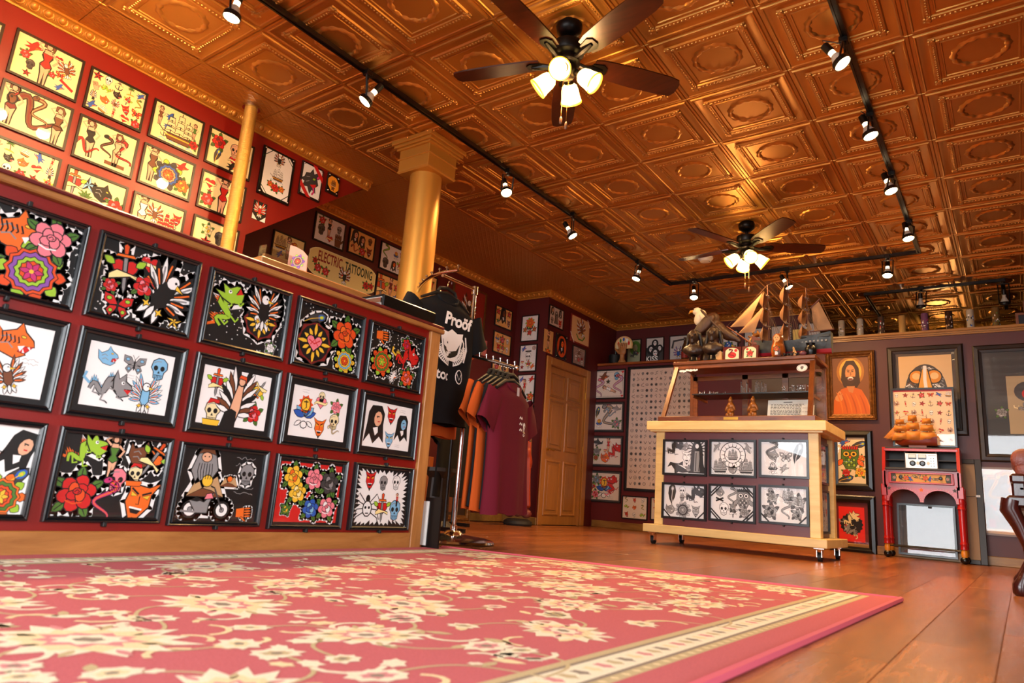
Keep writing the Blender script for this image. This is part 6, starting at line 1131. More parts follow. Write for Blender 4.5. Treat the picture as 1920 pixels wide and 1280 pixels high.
# ------------------------------------------------------------------ ledge candles
p5 = [(1578.5, 634, .208, 'plain glass candle with grey lettering', (.72, .66, .55), 'g'), (1613.3, 631, .21, 'glass candle with black script', (.74, .70, .62), 'K'), (1653, 627, .215, 'dark glass candle with red rim', (.30, .24, .2), 'R'), (1692.5, 625, .21, 'clear golden glass candle', (.72, .56, .32), None), (1735, 621.5, .215, 'purple candle with picture label and red top', (.45, .30, .42), 'M'), (1780.5, 617.5, .215, 'black-capped dark candle in front of the fan', (.22, .15, .11), 'N'), (1820.5, 614.5, .215, 'white candle with blue and pink figure', (.70, .66, .58), 'B'), (1868.5, 611, .215, 'brown patterned candle', (.42, .32, .18), 'G')]
nth = ['first', 'second', 'third', 'fourth', 'fifth', 'sixth', 'seventh', 'eighth']
for k, (u, v, hh, lb, c, m_) in enumerate(p5):
    p = onY(u, v, 6.33); o = empty('votive_candle', (p.x, 6.33, 2.295), 0, lb+' on the wall ledge, '+nth[k]+' from the ship', 'candle', 'candles along the ledge'); R_ = .034
    MB().lathe([(0, 0), (R_, 0), (R_*1.02, .01), (R_, hh*.96), (R_*.9, hh), (R_*.84, hh*.99), (R_*.84, hh*.8), (0, hh*.8)], n=20).build('jar', mat('jar_%s' % lb.split()[0], c, .15), o, smooth=True)
    if m_:
        a = Art(); r = random.Random(k)
        for i in range(16): a.l = 3; a.poly(ellp(r.uniform(-1.2, 1.2), r.uniform(.03, .16), r.uniform(.08, .3), r.uniform(.004, .014), 6), (m_, 'W', 'd', 'T')[i % 4])
        a.build('label', PRINT, o, fn=lambda x, y, z, R_=R_: ((R_*1.025+z)*math.sin(x), -(R_*1.025+z)*math.cos(x), y))
for z0, dx, s, lb in ((2.295, 0, .16, 'brown wooden picture frame on the ledge at the right border'), (2.455, .05, .12, 'small brown box stacked on the ledge picture frame')):
    o = empty('ledge_frame', (4.14+dx, 6.36, z0), 0, lb, 'frame'); MB().rails(s*.7, s*.62, [(0, -.004), (0, -.02), (s*.14, -.02), (s*.15, 0), (0, 0)]).build('frame', WALN, o, loc=(0, 0, s*.46)); MB().box(-s*.4, s*.4, -.004, .0, s*.1, s*.82).build('picture', mat('dark_picture', (.10, .10, .14), .3), o)
# hand sculpture, hat on the high shelf
p = onY(1168, 678, 6.45); hs = empty('hand_sculpture', (p.x, 6.42, 2.15), 0, 'raised hand sculpture with painted saints fan on the high shelf', 'sculpture'); b = MB(); HND = mat('hand_plaster', (.72, .48, .26), .5, noise=.2, nscale=12)
MB().box(-.085, .085, -.06, .06, 0, .035, b=.006).build('base', mat('gold_green', (.45, .36, .14), .45), hs)
b.ell((0, 0, .05), (.06, .045, .03)).tube([(0, 0, .04), (0, 0, .11), (0, 0, .15)], [.045, .033, .035]).ell((0, 0, .2), (.06, .026, .06))
for i in range(4): x = -.045+.03*i; b.tube([(x*.9, 0, .23), (x*1.15, -.004, .285), (x*1.25, -.008, .325-.008*abs(i-1.4))], [.016, .0145, .011])
b.tube([(-.04, 0, .17), (-.085, -.004, .215), (-.11, -.006, .245)], [.018, .016, .011]); organic(b, 'hand', HND, hs, .006, 2)
fp = [(-.13, .24)]+[(.0+.135*math.cos(t), .29+.13*math.sin(t)) for t in [PI-PI*i/14 for i in range(15)]]+[(.13, .24)]
MB().prism(fp, 1, .03, .045).build('fan', mat('fan_cream', (.86, .70, .45), .5), hs); a = Art()
a.poly([(x*.86, .29+(z-.29)*.86) for x, z in fp], (.90, .82, .62)); a.l = 4
for i in range(5): t = .35+.61*i; x, z = .085*math.cos(t), .30+.085*math.sin(t); a.l = 4; a.poly(ellp(x, z-.012, .016, .03, 8), ('R', 'W', 'B', 'G', 'o')[i]); a.dot(x, z+.022, .011, 'S')
a.build('painted_saints', PRINT, hs, .0295)
p = onY(1128, 680, 6.45); ht = empty('black_hat', (max(p.x, -.44), 6.47, 2.15), 0, 'black top hat on the high shelf next to the door corner', 'hat'); ht.scale = (.7, .7, .9); MB().lathe([(0, .004), (.17, .0), (.185, .012), (.17, .012), (.115, .018), (.11, .06), (.12, .17), (.112, .178), (0, .178)], n=28).build('felt', BLKM, ht, smooth=True); MB().lathe([(.116, .022), (.114, .05)], n=28).build('band', mat('hat_band', (.1, .1, .11), .25), ht, smooth=True)
# ------------------------------------------------------------------ T-shirt rack
RXp, RYp = 1.171, 1.444; KS = 1.12
rk = empty('clothes_rack', (RXp, RYp, 0), 0, 'chrome floor rack with round base, slanted arm and curved top bar', 'clothes rack')
MB().lathe([(0, .0), (.24, 0), (.255, .008), (.25, .02), (.2, .034), (.06, .05), (.045, .07), (.03, .075)], n=40).build('base', CHR, rk, smooth=True)
MB().lathe([(.013, .06), (.013, 1.595)], n=16).lathe([(.02, .07), (.022, .08), (.022, .1), (.014, .105)], n=16).lathe([(.021, 1.56), (.021, 1.615), (.0, 1.618)], n=16).build('pole', CHR, rk, smooth=True)
zt = 1.596
MB().cyl((0, 0, zt), (0, -.32, zt), .0105, n=12).build('arm', CHR, rk, smooth=True)
arc = [(3.9616+(x-3.9616)*KS, -1.8605+(y+1.8605)*KS) for x, y in [(1.572, .812), (1.493, .808), (1.435, .812), (1.352, .838), (1.28, .873), (1.21, .916), (1.14, .966), (1.078, 1.02)]]
ar = MB().tube([(x-RXp, y-RYp, zt+.02) for x, y in arc], .011, 10).build('curved_bar', CHR, rk, smooth=True)
for x, y in arc: MB().lathe([(.004, 0), (.004, .014), (.009, .016), (.009, .024), (0, .03)], (x-RXp, y-RYp, zt+.028), 10).build('knob', CHR, ar, smooth=True)
A0 = Vector((0, -.02, 1.155)); pe = onY(968, 689, 1.41); A1 = Vector((pe.x-RXp, -.03, pe.z))
sa = MB().tube([A0, A0.lerp(A1, .5), A1], .0105, 10).ell(A1, (.016, .016, .016), 10, 8).build('slanted_arm', CHR, rk, smooth=True)
for i in range(7): q = A0.lerp(A1, .12+.14*i); MB().lathe([(.004, 0), (.004, .016), (.009, .018), (.009, .026), (0, .032)], q+Vector((0, 0, .008)), 10).build('knob', CHR, sa, smooth=True)
MB().lathe([(.02, 1.12), (.02, 1.18)], n=16).build('collar', CHR, rk, smooth=True)
def fabric(n, c): return mat(n, c, .85, spec=.2, bump=.15, bscale=300)
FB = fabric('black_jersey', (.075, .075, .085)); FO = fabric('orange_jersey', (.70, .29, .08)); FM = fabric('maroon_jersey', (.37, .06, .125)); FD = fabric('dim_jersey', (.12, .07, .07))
def shirt(name, m_, loc, az, label, L=.72, hw=.255, seed=1, hanger=None, art=None, group='T-shirts on the rack', th=None):
    # local x = across, z down from the neck point, -y = front
    o = empty(name, loc, az, label, 'T-shirt', group); r = random.Random(seed); ph = [r.uniform(0, 6.28) for _ in range(6)]; n = 40; m = 22; vs = []; fs = []
    for k in range(m+1):
        s = k/m; z = -L*s
        if s < .08: w_ = .075+(hw*.90-.075)*(s/.08)**.8
        elif s < .22: w_ = hw*(.90+.06*(s-.08)/.14)
        else: w_ = hw*(.96-.03*math.sin(PI*(s-.22)/.78)+.04*(s-.22))
        th_ = th or (1 if art else .5); dz = (.02 if s < .05 else .045+.02*s)*th_
        for i in range(n):
            t = 2*PI*i/n; x = w_*math.copysign(abs(math.cos(t))**.75, math.cos(t)); fold = (.012*s*math.sin(x*26+ph[0]+s*1.5)+.008*s*math.sin(x*55+ph[1]))*(1 if art else .6); y = dz*math.copysign(abs(math.sin(t))**.9, math.sin(t))+fold
            zz = z - .045*(abs(x)/hw)**1.3*(1 if s < .5 else max(0, 1-(s-.5)*2)) + (.006*math.sin(x*30+ph[2]) if k == m else 0)
            if k == 0: zz -= .0
            vs.append((x, y, zz))
    for k in range(m):
        for i in range(n): fs.append((k*n+i, k*n+(i+1) % n, k*n+n+(i+1) % n, k*n+n+i))
    b = MB().add(vs, fs)
    for sx in (-1, 1):
        vs = []; fs = []; q = 16
        for k in range(8):
            s = k/7; cx = sx*(hw*.80+.10*s); cz = -.105-.18*s; ra = .10-.012*s; rb = (.036-.004*s)*(1 if art else .7); ax = (math.cos(1.05)*1, math.sin(1.05))
            for i in range(q):
                t = 2*PI*i/q; u_ = ra*math.cos(t); v_ = rb*math.sin(t)+.006*math.sin(3*t+ph[3]+s*4); vs.append((cx+sx*u_*.88, v_, cz+u_*.48))
        for k in range(7):
            for i in range(q): fs.append((k*q+i, k*q+(i+1) % q, k*q+q+(i+1) % q, k*q+q+i))
        b.add(vs, fs)
    ob = b.build('fabric', m_, o, smooth=True); ob.data.set_sharp_from_angle(angle=1.4)
    cb = MB().tube([(.085*math.cos(t), .02*math.sin(t)+(-.012 if math.sin(t) < 0 else 0), -.012-(.045 if math.sin(t) < 0 else .012)*abs(math.sin(t))) for t in [2*PI*i/20 for i in range(21)]], .009, 6); cb.build('collar', m_, o, smooth=True)
    if art:
        a = Art(); art(a); fy_ = lambda x, z: -(.0455+.02*(-z/L))*(max(.02, 1-min(.99, abs(x)/hw)**2.2))**.45+.012*(-z/L)*math.sin(x*26+ph[0]+(-z/L)*1.5)+.008*(-z/L)*math.sin(x*55+ph[1])-.004
        a.build('print', PRINT, o, fn=lambda x, z, l: (x, fy_(x, z)-l, z), dz=2e-5)
    return o
def hanger(loc, az, label, hook=.07):
    o = empty('clothes_hanger', loc, az, label, 'hanger', 'black hangers'); MB().tube([(-.21, 0, -.075), (-.10, 0, -.02), (0, 0, .0), (.10, 0, -.02), (.21, 0, -.075)], [.008, .012, .014, .012, .008], 8).tube([(-.08, 0, -.006), (-.065, 0, .02), (0, 0, .034), (.065, 0, .02), (.08, 0, -.006)], .011, 8).build('body', BLKM, o, smooth=True)
    MB().tube([(0, 0, .03), (0, 0, hook), (.012, 0, hook+.018), (.03, 0, hook+.014), (.032, 0, hook)], .0025, 6).build('hook', CHR, o, smooth=True); return o
def proof(a):
    a.l = 3; a.txt('Proöf', .065, -.185, .105, 'W', .004, sx=1.0, shear=.15); a.l = 3; a.txt('Tattoo', -.085, -.525, .09, 'W', .0022, sx=1.0)
    cx, cz = .02, -.335
    for k in range(26): t = PI+PI*k/25; a.l = 3; a.st(ellp(cx+.115*math.cos(t), cz+.02+.105*math.sin(t), .017, .015, 8), .006, 'W', True)
    for k in range(18): t = PI+.2+(PI-.4)*k/17; a.l = 3; a.st(ellp(cx+.085*math.cos(t), cz+.02+.08*math.sin(t), .014, .012, 8), .005, 'W', True)
    a.l = 5; a.poly([(cx-.09, cz+.06), (cx-.1, cz+.11), (cx-.04, cz+.10), (cx, cz+.125), (cx+.05, cz+.105), (cx+.1, cz+.115), (cx+.09, cz+.05), (cx+.075, cz-.02), (cx+.04, cz-.07), (cx-.04, cz-.07), (cx-.075, cz-.02)], 'W'); a.poly([(cx-.078, cz+.05), (cx, cz+.08), (cx+.078, cz+.05), (cx+.06, cz-.02), (cx+.03, cz-.055), (cx-.03, cz-.055), (cx-.06, cz-.02)], 'K')
    for s in (-1, 1): a.poly(ellp(cx+s*.035, cz+.035, .022, .016, 9), 'W'); a.dot(cx+s*.035, cz+.035, .007, 'K'); a.st([(cx+s*.075, cz+.1), (cx+s*.11, cz+.06), (cx+s*.115, cz-.01), (cx+s*.1, cz-.05)], .012, 'W')
    a.poly(ellp(cx, cz-.0, .022, .014, 9), 'W'); a.poly([(cx-.045, cz-.02), (cx+.045, cz-.02), (cx+.035, cz-.045), (cx-.035, cz-.045)], 'W'); 
    for i in range(5): a.st([(cx-.034+.017*i, cz-.02), (cx-.032+.016*i, cz-.045)], .004, 'K')
    for x in (-1, 1): a.l = 3; a.st([(cx+x*.125, cz+.1), (cx+x*.14, cz+.02), (cx+x*.12, cz-.06)], .012, 'W')
    a.l = 3; a.st(ellp(cx+.085, -.49, .028, .042, 12), .006, 'W', True); a.st([(cx+.065, -.47), (cx+.085, -.51), (cx+.105, -.47)], .004, 'W')
AZ = PI/2-math.radians(-11)*-1
AZ = PI/2+math.radians(11)
p = onX(838, 555, 1.205); bs = Vector((1.205, p.y, p.z))
shirt('tshirt', FB, bs, AZ-.24, 'black T-shirt printed Proöf Tattoo hanging at the front of the rack', L=.78, hw=.285, seed=2, art=proof); hanger(bs+Vector((0, 0, .015)), AZ-.24, 'black hanger with steel hook in the printed black T-shirt')
q = bs+Vector((-.10, .035, -.045)); shirt('tshirt', FO, q, AZ-.2, 'orange T-shirt showing its hem below the printed black T-shirt', L=.80, hw=.285, seed=5); hanger(q+Vector((0, 0, .02)), AZ+.06, 'black hanger behind the printed black T-shirt')
q = bs+Vector((-.20, .09, -.05)); shirt('tshirt', FM, q, AZ+.1, 'dark maroon T-shirt deepest behind the printed black T-shirt', L=.74, hw=.27, seed=7); hanger(q+Vector((0, 0, .02)), AZ+.1, 'black hanger of the deepest maroon T-shirt')
def chest(a):
    for j in range(3): a.l = 3; a.st([(.015+.012*i, -.205-.035*j+(.008 if i % 2 else -.004)) for i in range(5)], .009, 'W')
    a.l = 3; a.motif('skull', .095, -.25, .03); a.l = 3; a.motif('anchor', .095, -.285, .025, 0, 1, None, 'W'); a.l = 30; a.poly([(-.03, -.03), (.0, -.03), (.0, -.08), (-.03, -.08)], (.75, .72, .74))
tot = [(.94, FM, 'maroon T-shirt with small white chest print, frontmost on the slanted arm', chest, .76), (.85, FB, 'black T-shirt directly behind the maroon one on the slanted arm', None, .75), (.76, FO, 'orange T-shirt third from the front on the slanted arm', None, .77), (.67, FB, 'black T-shirt fourth from the front on the slanted arm', None, .76), (.58, FO, 'orange T-shirt nearest the pole on the slanted arm', None, .78)]
for k, (f, m_, lb, ar_, L_s) in enumerate(tot):
    q = A0.lerp(A1, f)+Vector((RXp, RYp, -.10)); shirt('tshirt', m_, q+Vector((0, .0, 0)), AZ+(.0, .05, -.04, .03, 0)[k], lb, L=L_s, hw=.265, seed=11+k, art=ar_); hanger(q+Vector((0, 0, .018)), AZ, 'black hanger holding the '+' '.join(lb.split()[:2])+(' at the arm end', ' second in line', ' third in line', ' fourth in line', ' beside the pole')[k])
# dim clothes and things in the gap behind the rack
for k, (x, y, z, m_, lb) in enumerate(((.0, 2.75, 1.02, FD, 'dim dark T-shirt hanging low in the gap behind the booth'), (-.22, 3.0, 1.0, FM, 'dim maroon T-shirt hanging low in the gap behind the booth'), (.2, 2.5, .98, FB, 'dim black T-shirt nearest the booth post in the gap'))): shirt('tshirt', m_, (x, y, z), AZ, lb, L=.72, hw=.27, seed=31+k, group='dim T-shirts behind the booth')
rk2 = empty('garment_rail', (.0, 2.75, 0), 0, 'dark rail carrying dim T-shirts in the gap behind the booth', 'clothes rack'); MB().cyl((.35, -.45, 1.045), (-.3, .4, 1.045), .012).cyl((.35, -.45, .02), (.35, -.45, 1.05), .012).cyl((-.3, .4, .02), (-.3, .4, 1.05), .012).box(.15, .55, -.47, -.43, 0, .03).box(-.5, -.1, .38, .42, 0, .03).build('rail', BLK, rk2)
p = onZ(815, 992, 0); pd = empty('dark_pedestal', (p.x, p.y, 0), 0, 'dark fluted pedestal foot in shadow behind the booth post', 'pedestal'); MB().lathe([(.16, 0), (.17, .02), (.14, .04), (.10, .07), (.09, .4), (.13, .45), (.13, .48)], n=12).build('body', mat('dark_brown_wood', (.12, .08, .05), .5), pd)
# framed pictures and a post standing on the floor by the rear wall
p = onZ(915, 985, 0)
o = pic('gilt-framed dark painting standing on the floor behind the shirts', PI/2-.0, (-.86, 3.75, .26), None, 'gilt', lambda a, w_, h_: a.poly([(-w_*.5, -h_*.8), (.1*w_, h_*.6), (w_*.4, -h_*.8)], 'N'), fm=GILT, paper=(.20, .12, .07), size=(.62, .52), name='floor_painting', cat='painting', gl=False, lean=0)
tag(MB().box(-.03, .03, -.03, .03, 0, .62, b=.004).build('wooden_post', mat('orange_wood', (.70, .36, .12), .4), loc=(-.70, 3.2, 0)), 'plain orange-brown wooden post beside the gilt floor painting', 'post')
# statue of a robed saint
p = onZ(983, 986, 0); sx_, sy_ = -.45, 4.42; vg = empty('saint_statue', (sx_, sy_, 0), .5, 'robed saint statue in orange and red on an angel base beside the door', 'statue')
MB().lathe([(.15, 0), (.16, .02), (.15, .05), (.11, .07)], n=20).build('base', mat('dark_stone', (.13, .12, .11), .5), vg, smooth=True)
b = MB().ell((0, -.05, .16), (.06, .05, .07)).ell((0, -.09, .235), (.034, .034, .04)).ell((-.09, -.03, .13), (.06, .05, .05)).ell((.09, -.03, .13), (.06, .05, .05)).tube([(-.03, -.07, .2), (-.1, -.06, .25)], .02).tube([(.03, -.07, .2), (.1, -.06, .25)], .02); organic(b, 'angel', mat('angel_red', (.45, .14, .12), .5, noise=1, nscale=9, dark=(.50, .30, .22)), vg, .01, 2)
b = MB().lathe([(.03, .14), (.13, .2), (.115, .4), (.1, .65), (.09, .85), (.075, .95), (.03, 1.0)], n=18, sy=.75).ell((-.08, -.04, .72), (.035, .05, .12), rot=(.5, .2, 0)).ell((.08, -.04, .72), (.035, .05, .12), rot=(.5, -.2, 0))
for i in range(7): b.tube([(-.09+.03*i, -.07, .9), (-.10+.033*i, -.085, .55), (-.115+.038*i, -.085, .2)], [.012, .018, .02])
organic(b, 'robe', mat('robe_orange', (.66, .22, .07), .5, noise=.25, nscale=6), vg, .014, 2)
b = MB().ell((0, -.01, 1.065), (.048, .052, .065)).tube([(0, 0, .97), (0, 0, 1.03)], .032).ell((-.02, -.10, .79), (.02, .016, .045), rot=(.3, .2, 0)).ell((.02, -.10, .79), (.02, .016, .045), rot=(.3, -.2, 0)).ell((0, -.062, 1.06), (.009, .012, .014)); organic(b, 'head_and_hands', mat('statue_skin', (.78, .55, .38), .5), vg, .008, 2)
b = MB().ell((0, .018, 1.085), (.062, .056, .07)).tube([(-.055, .0, 1.06), (-.075, -.01, .92), (-.09, .0, .7)], [.02, .025, .02]).tube([(.055, .0, 1.06), (.075, -.01, .92), (.09, .0, .7)], [.02, .025, .02]); organic(b, 'veil', mat('veil_brown', (.38, .22, .12), .6), vg, .012, 2)
# on and behind the booth
bi = empty('ring_binder', (1.30, .60, 1.172), .0, 'black ring binder with steel-edged pages lying on the booth corner', 'binder')
MB().box(-.17, .16, -.20, .19, 0, .006, b=.002).box(-.17, .16, -.20, .19, .058, .064, b=.002).box(.152, .165, -.20, .19, 0, .064, b=.005).build('cover', BLK, bi); MB().box(-.15, .14, -.19, .18, .008, .055).build('pages', mat('page_edges', (.78, .76, .72), .6, noise=.2, nscale=60, stretch=(1, 1, 30)), bi); MB().box(-.17, .15, -.206, -.198, .02, .045).build('steel_edge', CHR, bi)
tag(MB().box(-.25, .25, -.14, .14, 0, .03, b=.003).build('card_stack', mat('page_edges', (.78, .76, .72), .6), loc=(1.27, .25, 1.172)), 'flat pale stack of sheets on the booth beside the binder', 'paper stack') if 0 else None
ds = empty('back_counter', (1.0, .45, 0), 0, 'stained pine back counter rising just behind the booth', 'counter'); MB().box(-.12, .1, -.52, .52, 1.27, 1.335, b=.005).build('top', PINE, ds); MB().box(-.1, .08, -.5, .5, 0, 1.27).build('body', PINEZ, ds)
p = onX(520, 497, .98); fh = empty('acrylic_holder', (.97, p.y, 1.335), PI/2, 'clear card holder on the back counter under the yellow flash sheet', 'holder'); MB().box(-.09, .09, -.03, -.028, 0, .09).box(-.09, .09, .03, .032, 0, .11).box(-.09, .09, -.03, .03, 0, .003).box(-.09, -.087, -.03, .03, 0, .1).build('shell', glass('clear_acrylic', (.9, .9, .9), 1.2), fh); MB().box(-.08, .08, -.01, .01, .004, .06).build('cards', mat('tan_cards', (.55, .36, .18), .6), fh)
p = onX(556, 505, 1.03); o = empty('standing_card', (1.03, p.y+.0, 1.335), .45, 'pink illustrated card standing open on the back counter', 'card'); MB().prism([(-.055, 0), (.055, 0), (.05, .09), (.02, .12), (-.02, .14), (-.055, .15)], 1, 0, .008).build('board', mat('card_pink', (.80, .58, .48), .5), o); a = Art(); a.motif('mandala', 0, .06, .04, 0, 1, None, 'VoTN'); a.build('print', PRINT, o, -.0008)
lb_ = empty('black_signboard', (1.50, .868, 0), 0, 'thin black signboard with white edge leaning behind the booth post', 'signboard'); MB().box(-.05, .06, 0, .012, 0, .26).build('board', BLK, lb_); MB().box(-.055, -.02, -.006, 0, .02, .24).build('edge', WHT, lb_)
# ------------------------------------------------------------------ track lights
TB = mat('track_black', (.05, .045, .04), .3)
def track(nm, pts, lb):
    o = empty(nm, (pts[0][0], pts[0][1], H), 0, lb, 'light track')
    for k in range(len(pts)-1):
        a_, b_ = Vector((*pts[k], 0)), Vector((*pts[k+1], 0)); d = (b_-a_).normalized(); s = Vector((-d.y, d.x, 0)); e = d*.018; vs = []
        for q in (a_-e, b_+e):
            for sg, z in ((-1, -.013), (1, -.013), (1, -.042), (.35, -.042), (.35, -.036), (-.35, -.036), (-.35, -.042), (-1, -.042)): vs.append(q-Vector((*pts[0], 0))+s*.0175*sg+Vector((0, 0, z)))
        MB().add(vs, [(i, (i+1) % 8, 8+(i+1) % 8, 8+i) for i in range(8)]+[tuple(range(8)), tuple(range(15, 7, -1))]).build('rail', TB, o)
        L = (b_-a_).length
        for i in range(max(1, int(L/1.2))): q = a_+d*(.35+i*1.2)-Vector((*pts[0], 0)); MB().box(q.x-.01, q.x+.01, q.y-.01, q.y+.01, -.015, 0).build('mount', CHR, o)
track('light_track', [(.868, -1.2), (.92, 5.16), (3.37, 5.14), (3.40, -.4)], 'long black U-shaped light track across the gold ceiling')
track('light_track', [(2.74, 7.5), (2.735, 6.33), (3.98, 6.30), (4.0, 7.4)], 'short unlit black light track over the far room')
WHB = mat('reflector_white', (.82, .78, .72), .3); BULB = mat('bulb_face', (1, .86, .62), .3, emit=22); BULBN = mat('bulb_neck', (1, .86, .66), .3, emit=5)
def lamp(pu, pv, su, sv, fu, fv, label, b=.5, on=True, zf=2.595, aim=None):
    # face centre at a measured place below the track; b = how far the lamp faces the entrance
    piv = onZ(pu, pv, 2.765); f = onZ(fu, fv, zf); e = (CAM-f).normalized(); im = RX*(fu-su)-UX*(fv-sv); im = (im-e*im.dot(e)).normalized(); ax = (im*math.sqrt(1-b*b)+e*b).normalized(); s = f-ax*.112
    o = empty('spot_lamp', piv, 0, label, 'spot lamp', 'track spot lamps' if on else 'unlit track lamps'); L = lambda p: Vector(p)-piv
    MB().box(-.022, .022, -.022, .022, -.02, .016, b=.003).cyl((0, 0, -.02), (0, 0, -.04), .012).build('adapter', TB, o)
    sd = ax.cross(Vector((0, 0, 1))); sd = sd.normalized() if sd.length > .05 else Vector((1, 0, 0)); g = s+ax*.085; b = MB()
    for k in (-1, 1): b.tube([Vector((0, 0, -.035)), Vector((0, 0, -.04))+sd*k*.045, L(g)+sd*k*.046], .006, 6)
    b.build('yoke', TB, o); b = MB().lathe([(.043, .078), (.046, .088), (.046, .106), (.043, .106), (.043, .078)], L(s), 20, ax, cap=False); b.build('ring', TB, o, smooth=True)
    MB().lathe([(0, -.055), (.021, -.052), (.022, 0), (.018, .004)], L(s), 16, ax).build('socket', TB, o, smooth=True)
    MB().lathe([(.017, .0), (.017, .03), (.020, .034)], L(s), 16, ax).build('bulb_neck', BULBN if on else WHB, o, smooth=True)
    bb_ = MB().lathe([(.020, .034), (.026, .05), (.038, .075), (.042, .095), (.041, .1)], L(s), 20, ax, cap=False).build('bulb_reflector', WHB, o, smooth=True)
    MB().lathe([(.041, .1), (.036, .108), (.02, .112), (0, .113)], L(s), 20, ax).build('bulb_face', BULB if on else mat('bulb_off', (.3, .28, .25), .2), o, smooth=True)
    MB().tube([L(s)-ax*.05, L(s)-ax*.07+Vector((0, 0, .02)), Vector((.01, 0, -.03))], .003, 5).build('cable', TB, o)
    if on:
        l = bpy.data.lights.new('spot', 'SPOT'); l.energy = SPOT_W*(.5 if aim else 1); l.color = LAMP; l.spot_size = 2.5; l.spot_blend = .8; l.shadow_soft_size = .04
        q = bpy.data.objects.new('spot_light', l); sc.collection.objects.link(q); q.parent = o; q.location = L(s)+ax*.125; q.rotation_euler = (ax if aim is None else Vector(aim)).to_track_quat('-Z', 'Y').to_euler()
for a_ in ((440, -20, 446, 2, 433, 36, 'spot lamp cut by the top border, nearest on the left track', .5), (690, 137, 711, 164, 682, 192, 'spot lamp tilted to the booth, second on the left track', .35), (954, 320, 947, 346, 950, 363, 'spot lamp facing the camera, third on the left track', .75),
           (1075, 402, 1060, 420, 1075, 444, 'spot lamp tipped toward the right, fourth on the left track', .4), (1196, 490, 1201, 501, 1192, 524, 'spot lamp fifth on the left track, before its corner', .45), (1302, 525, 1301, 538, 1301, 559, 'spot lamp just right of the track corner', .6),
           (1476, 506, 1466, 519, 1480, 540, 'spot lamp behind the tall mast of the big ship', .3), (1664, 481, 1664, 498, 1664, 518, 'spot lamp on the cross track near the right corner', .55), (1705, 415, 1697, 423, 1704, 449, 'spot lamp on the right track closest to its corner', .5),
           (1672, 325, 1659, 331, 1672, 360, 'spot lamp second from the corner on the right track', .5), (1632, 215, 1619, 225, 1634, 257, 'spot lamp third from the corner on the right track'), (1582, 75, 1554, 94, 1582, 121, 'spot lamp tilted sideways, nearest on the right track')): lamp(*a_)
for y_, lb in ((-.62, 'spot lamp beyond the top border, aimed at the yellowed sheets'), (-1.05, 'spot lamp farthest up the left track, aimed at the yellowed sheets')):
    u_ = Vector((.868, y_, 2.6))-CAM; fp_ = lambda p: (960+FPX*(p-CAM).dot(RX)/(p-CAM).dot(_f), 640-FPX*(p-CAM).dot(UX)/(p-CAM).dot(_f)); P0 = Vector((.868, y_, 2.76)); P1 = Vector((.80, y_+.05, 2.60)); lamp(*fp_(P0), *fp_(P0), *fp_(P1), lb, .1, aim=(-1, .35, -.45))
lamp(1727, 540, 1726, 560, 1727, 578, 'unlit bell-shaped spot lamp over the far room, left of two', .15, False); lamp(1880, 525, 1882, 545, 1884, 572, 'unlit spot lamp over the far room, right of two', .15, False)
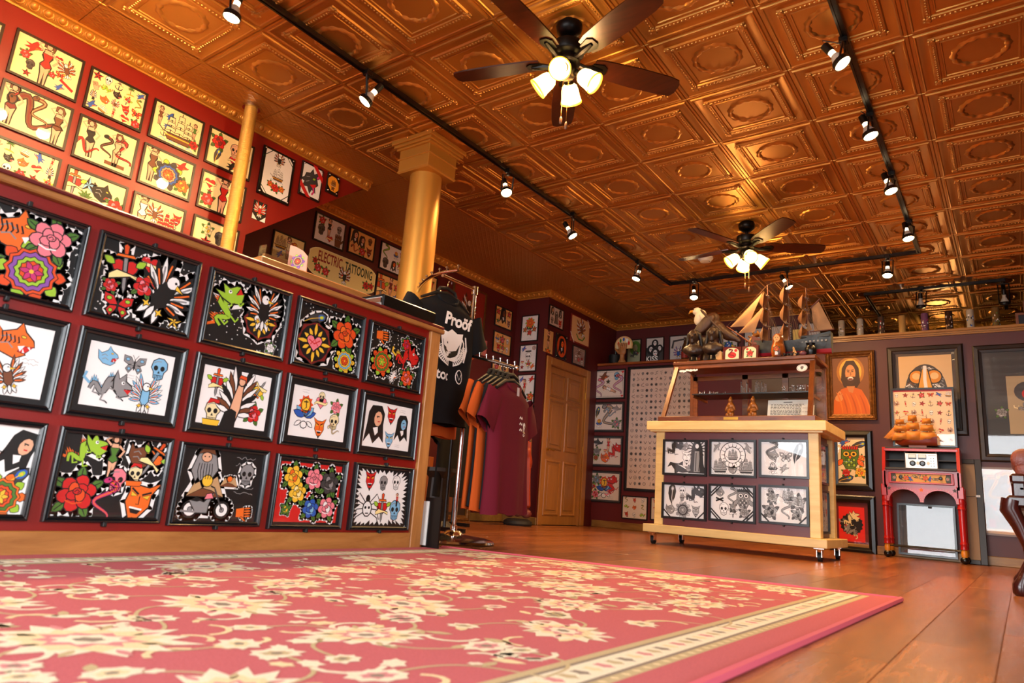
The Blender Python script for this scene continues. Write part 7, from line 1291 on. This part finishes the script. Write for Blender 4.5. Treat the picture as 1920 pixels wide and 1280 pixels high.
# ------------------------------------------------------------------ ceiling fans
BLADE = wood('dark_cherry_blade', (.30, .12, .05), (.18, .065, .03), 3, (1.2, 10, 10), rough=.3); SHD = mat('lit_glass_shade', (1, .84, .50), .3, emit=6.5); AMBG = mat('amber_glass_rim', (1, .72, .2), .3, emit=2.2)
def fan(loc, a0, label, lit=True, sh0=.3, spread=72):
    o = empty('ceiling_fan', loc, 0, label, 'ceiling fan')
    MB().lathe([(.065, 0), (.072, -.02), (.066, -.055), (.04, -.078), (.018, -.082), (.014, -.085), (.014, -.12)], n=28).build('canopy', BRZ, o, smooth=True)
    MB().lathe([(.02, -.115), (.045, -.122), (.085, -.132), (.088, -.185), (.08, -.195), (.06, -.205), (.06, -.225), (.07, -.235), (.07, -.245), (.05, -.26)], n=32).build('motor_housing', BRZ, o, smooth=True)
    MB().lathe([(.05, -.255), (.056, -.27), (.056, -.30), (.04, -.325), (.018, -.335), (0, -.336)], n=28).build('light_hub', BRZ, o, smooth=True)
    for k in range(5):
        a_ = math.radians(a0+72*k); rot = Matrix.Rotation(a_, 3, 'Z') @ Matrix.Rotation(-.2, 3, 'X'); q = lambda p: rot @ Vector(p)+Vector((0, 0, -.225)); b = MB(); vs = []
        out = [(.15, -.05), (.2, -.062), (.40, -.072), (.58, -.068), (.64, -.058), (.655, -.03), (.655, .03), (.64, .058), (.58, .068), (.40, .072), (.2, .062), (.15, .05)]
        n = len(out); b.add([q((x, y, .004)) for x, y in out]+[q((x, y, -.004)) for x, y in out], [tuple(range(n)), tuple(range(2*n-1, n-1, -1))]+[(i, n+i, n+(i+1) % n, (i+1) % n) for i in range(n)]); bl = b.build('blade', BLADE, o)
        b = MB().tube([q((.055, 0, -.005)), q((.10, 0, -.02)), q((.145, 0, -.013)), q((.20, 0, -.009))], [.012, .014, .02, .012], 8); c = [q((x, y, -.006)) for x, y in ((.14, -.03), (.2, -.04), (.225, -.02), (.225, .02), (.2, .04), (.14, .03))]
        b.add(c+[p_+Vector((0, 0, -.006)) for p_ in c], [tuple(range(6)), tuple(range(11, 5, -1))]+[(i, 6+i, 6+(i+1) % 6, (i+1) % 6) for i in range(6)]); b.build('blade_iron', BRZ, bl, smooth=True)
    for k in range(4):
        a_ = math.radians(sh0+90*k); d = Vector((math.cos(a_)*.78, math.sin(a_)*.78, -.62)).normalized(); s = Vector((math.cos(a_)*.05, math.sin(a_)*.05, -.295)); 
        h = MB().lathe([(.014, -.01), (.016, .02), (.026, .026), (.026, .034)], s, 14, d).build('shade_holder', BRZ, o, smooth=True)
        MB().lathe([(.024, .03), (.04, .045), (.047, .07), (.05, .1), (.056, .128)], s, 24, d, cap=False).build('glass_shade', SHD if lit else mat('amber_glass', (.95, .6, .15), .3, emit=.8), h, smooth=True); MB().lathe([(.055, .126), (.059, .132), (.058, .138), (.054, .136), (.055, .126)], s, 24, d, cap=False).build('shade_rim', AMBG, h, smooth=True)
        MB().ell(s+d*.08, (.026, .026, .032), 14, 9).build('bulb', mat('fan_lamp_bulb', (1, .86, .6), .3, emit=14) if lit else WHB, h, smooth=True)
    for x, z in ((-.012, -.56), (.022, -.60)): c = MB().cyl((x, -.01, -.33), (x, -.01, z), .0012, n=5).build('pull_chain', BRASS, o); MB().lathe([(.003, 0), (.007, -.008), (.008, -.035), (.004, -.042), (0, -.043)], (x, -.01, z), 10).build('chain_pull', mat('pull_wood', (.5, .35, .25), .4), c, smooth=True)
    if lit:
        l = bpy.data.lights.new('fan_bulb', 'POINT'); l.energy = FAN_W; l.color = LAMP; l.shadow_soft_size = .06; q = bpy.data.objects.new('fan_light', l); sc.collection.objects.link(q); q.parent = o; q.location = (0, 0, -.47)
fan((2.168, .857, H), -91.8, 'near ceiling fan with five dark blades and four bright glass shades', True, -70); fan((2.176, 3.89, H), 29, 'second ceiling fan, over the display stand, shades lit', True, -60)
pf = onZ(1752, 565, H-.05); fan((3.30, 8.3, H), 40, 'third ceiling fan, dim in the far room behind the ledge', True, 20)
sd_ = empty('smoke_detector', (1.562, 4.536, H-.013), 0, 'round white smoke detector on the ceiling beside the second fan', 'smoke detector'); MB().lathe([(.075, 0), (.075, -.018), (.06, -.03), (.055, -.045), (.035, -.05), (0, -.05)], n=28).build('body', WHT, sd_, smooth=True); MB().cyl((.04, 0, -.044), (.04, 0, -.052), .006).build('test_button', mat('grey_plastic', (.5, .5, .5), .4), sd_)
# outside the shop window, seen only in the glass
PAV = tag(MB().box(-12, 25, -22, 16, -.4, -.3).build('ground', mat('pavement', (.30, .29, .28), .8)), kind='structure')
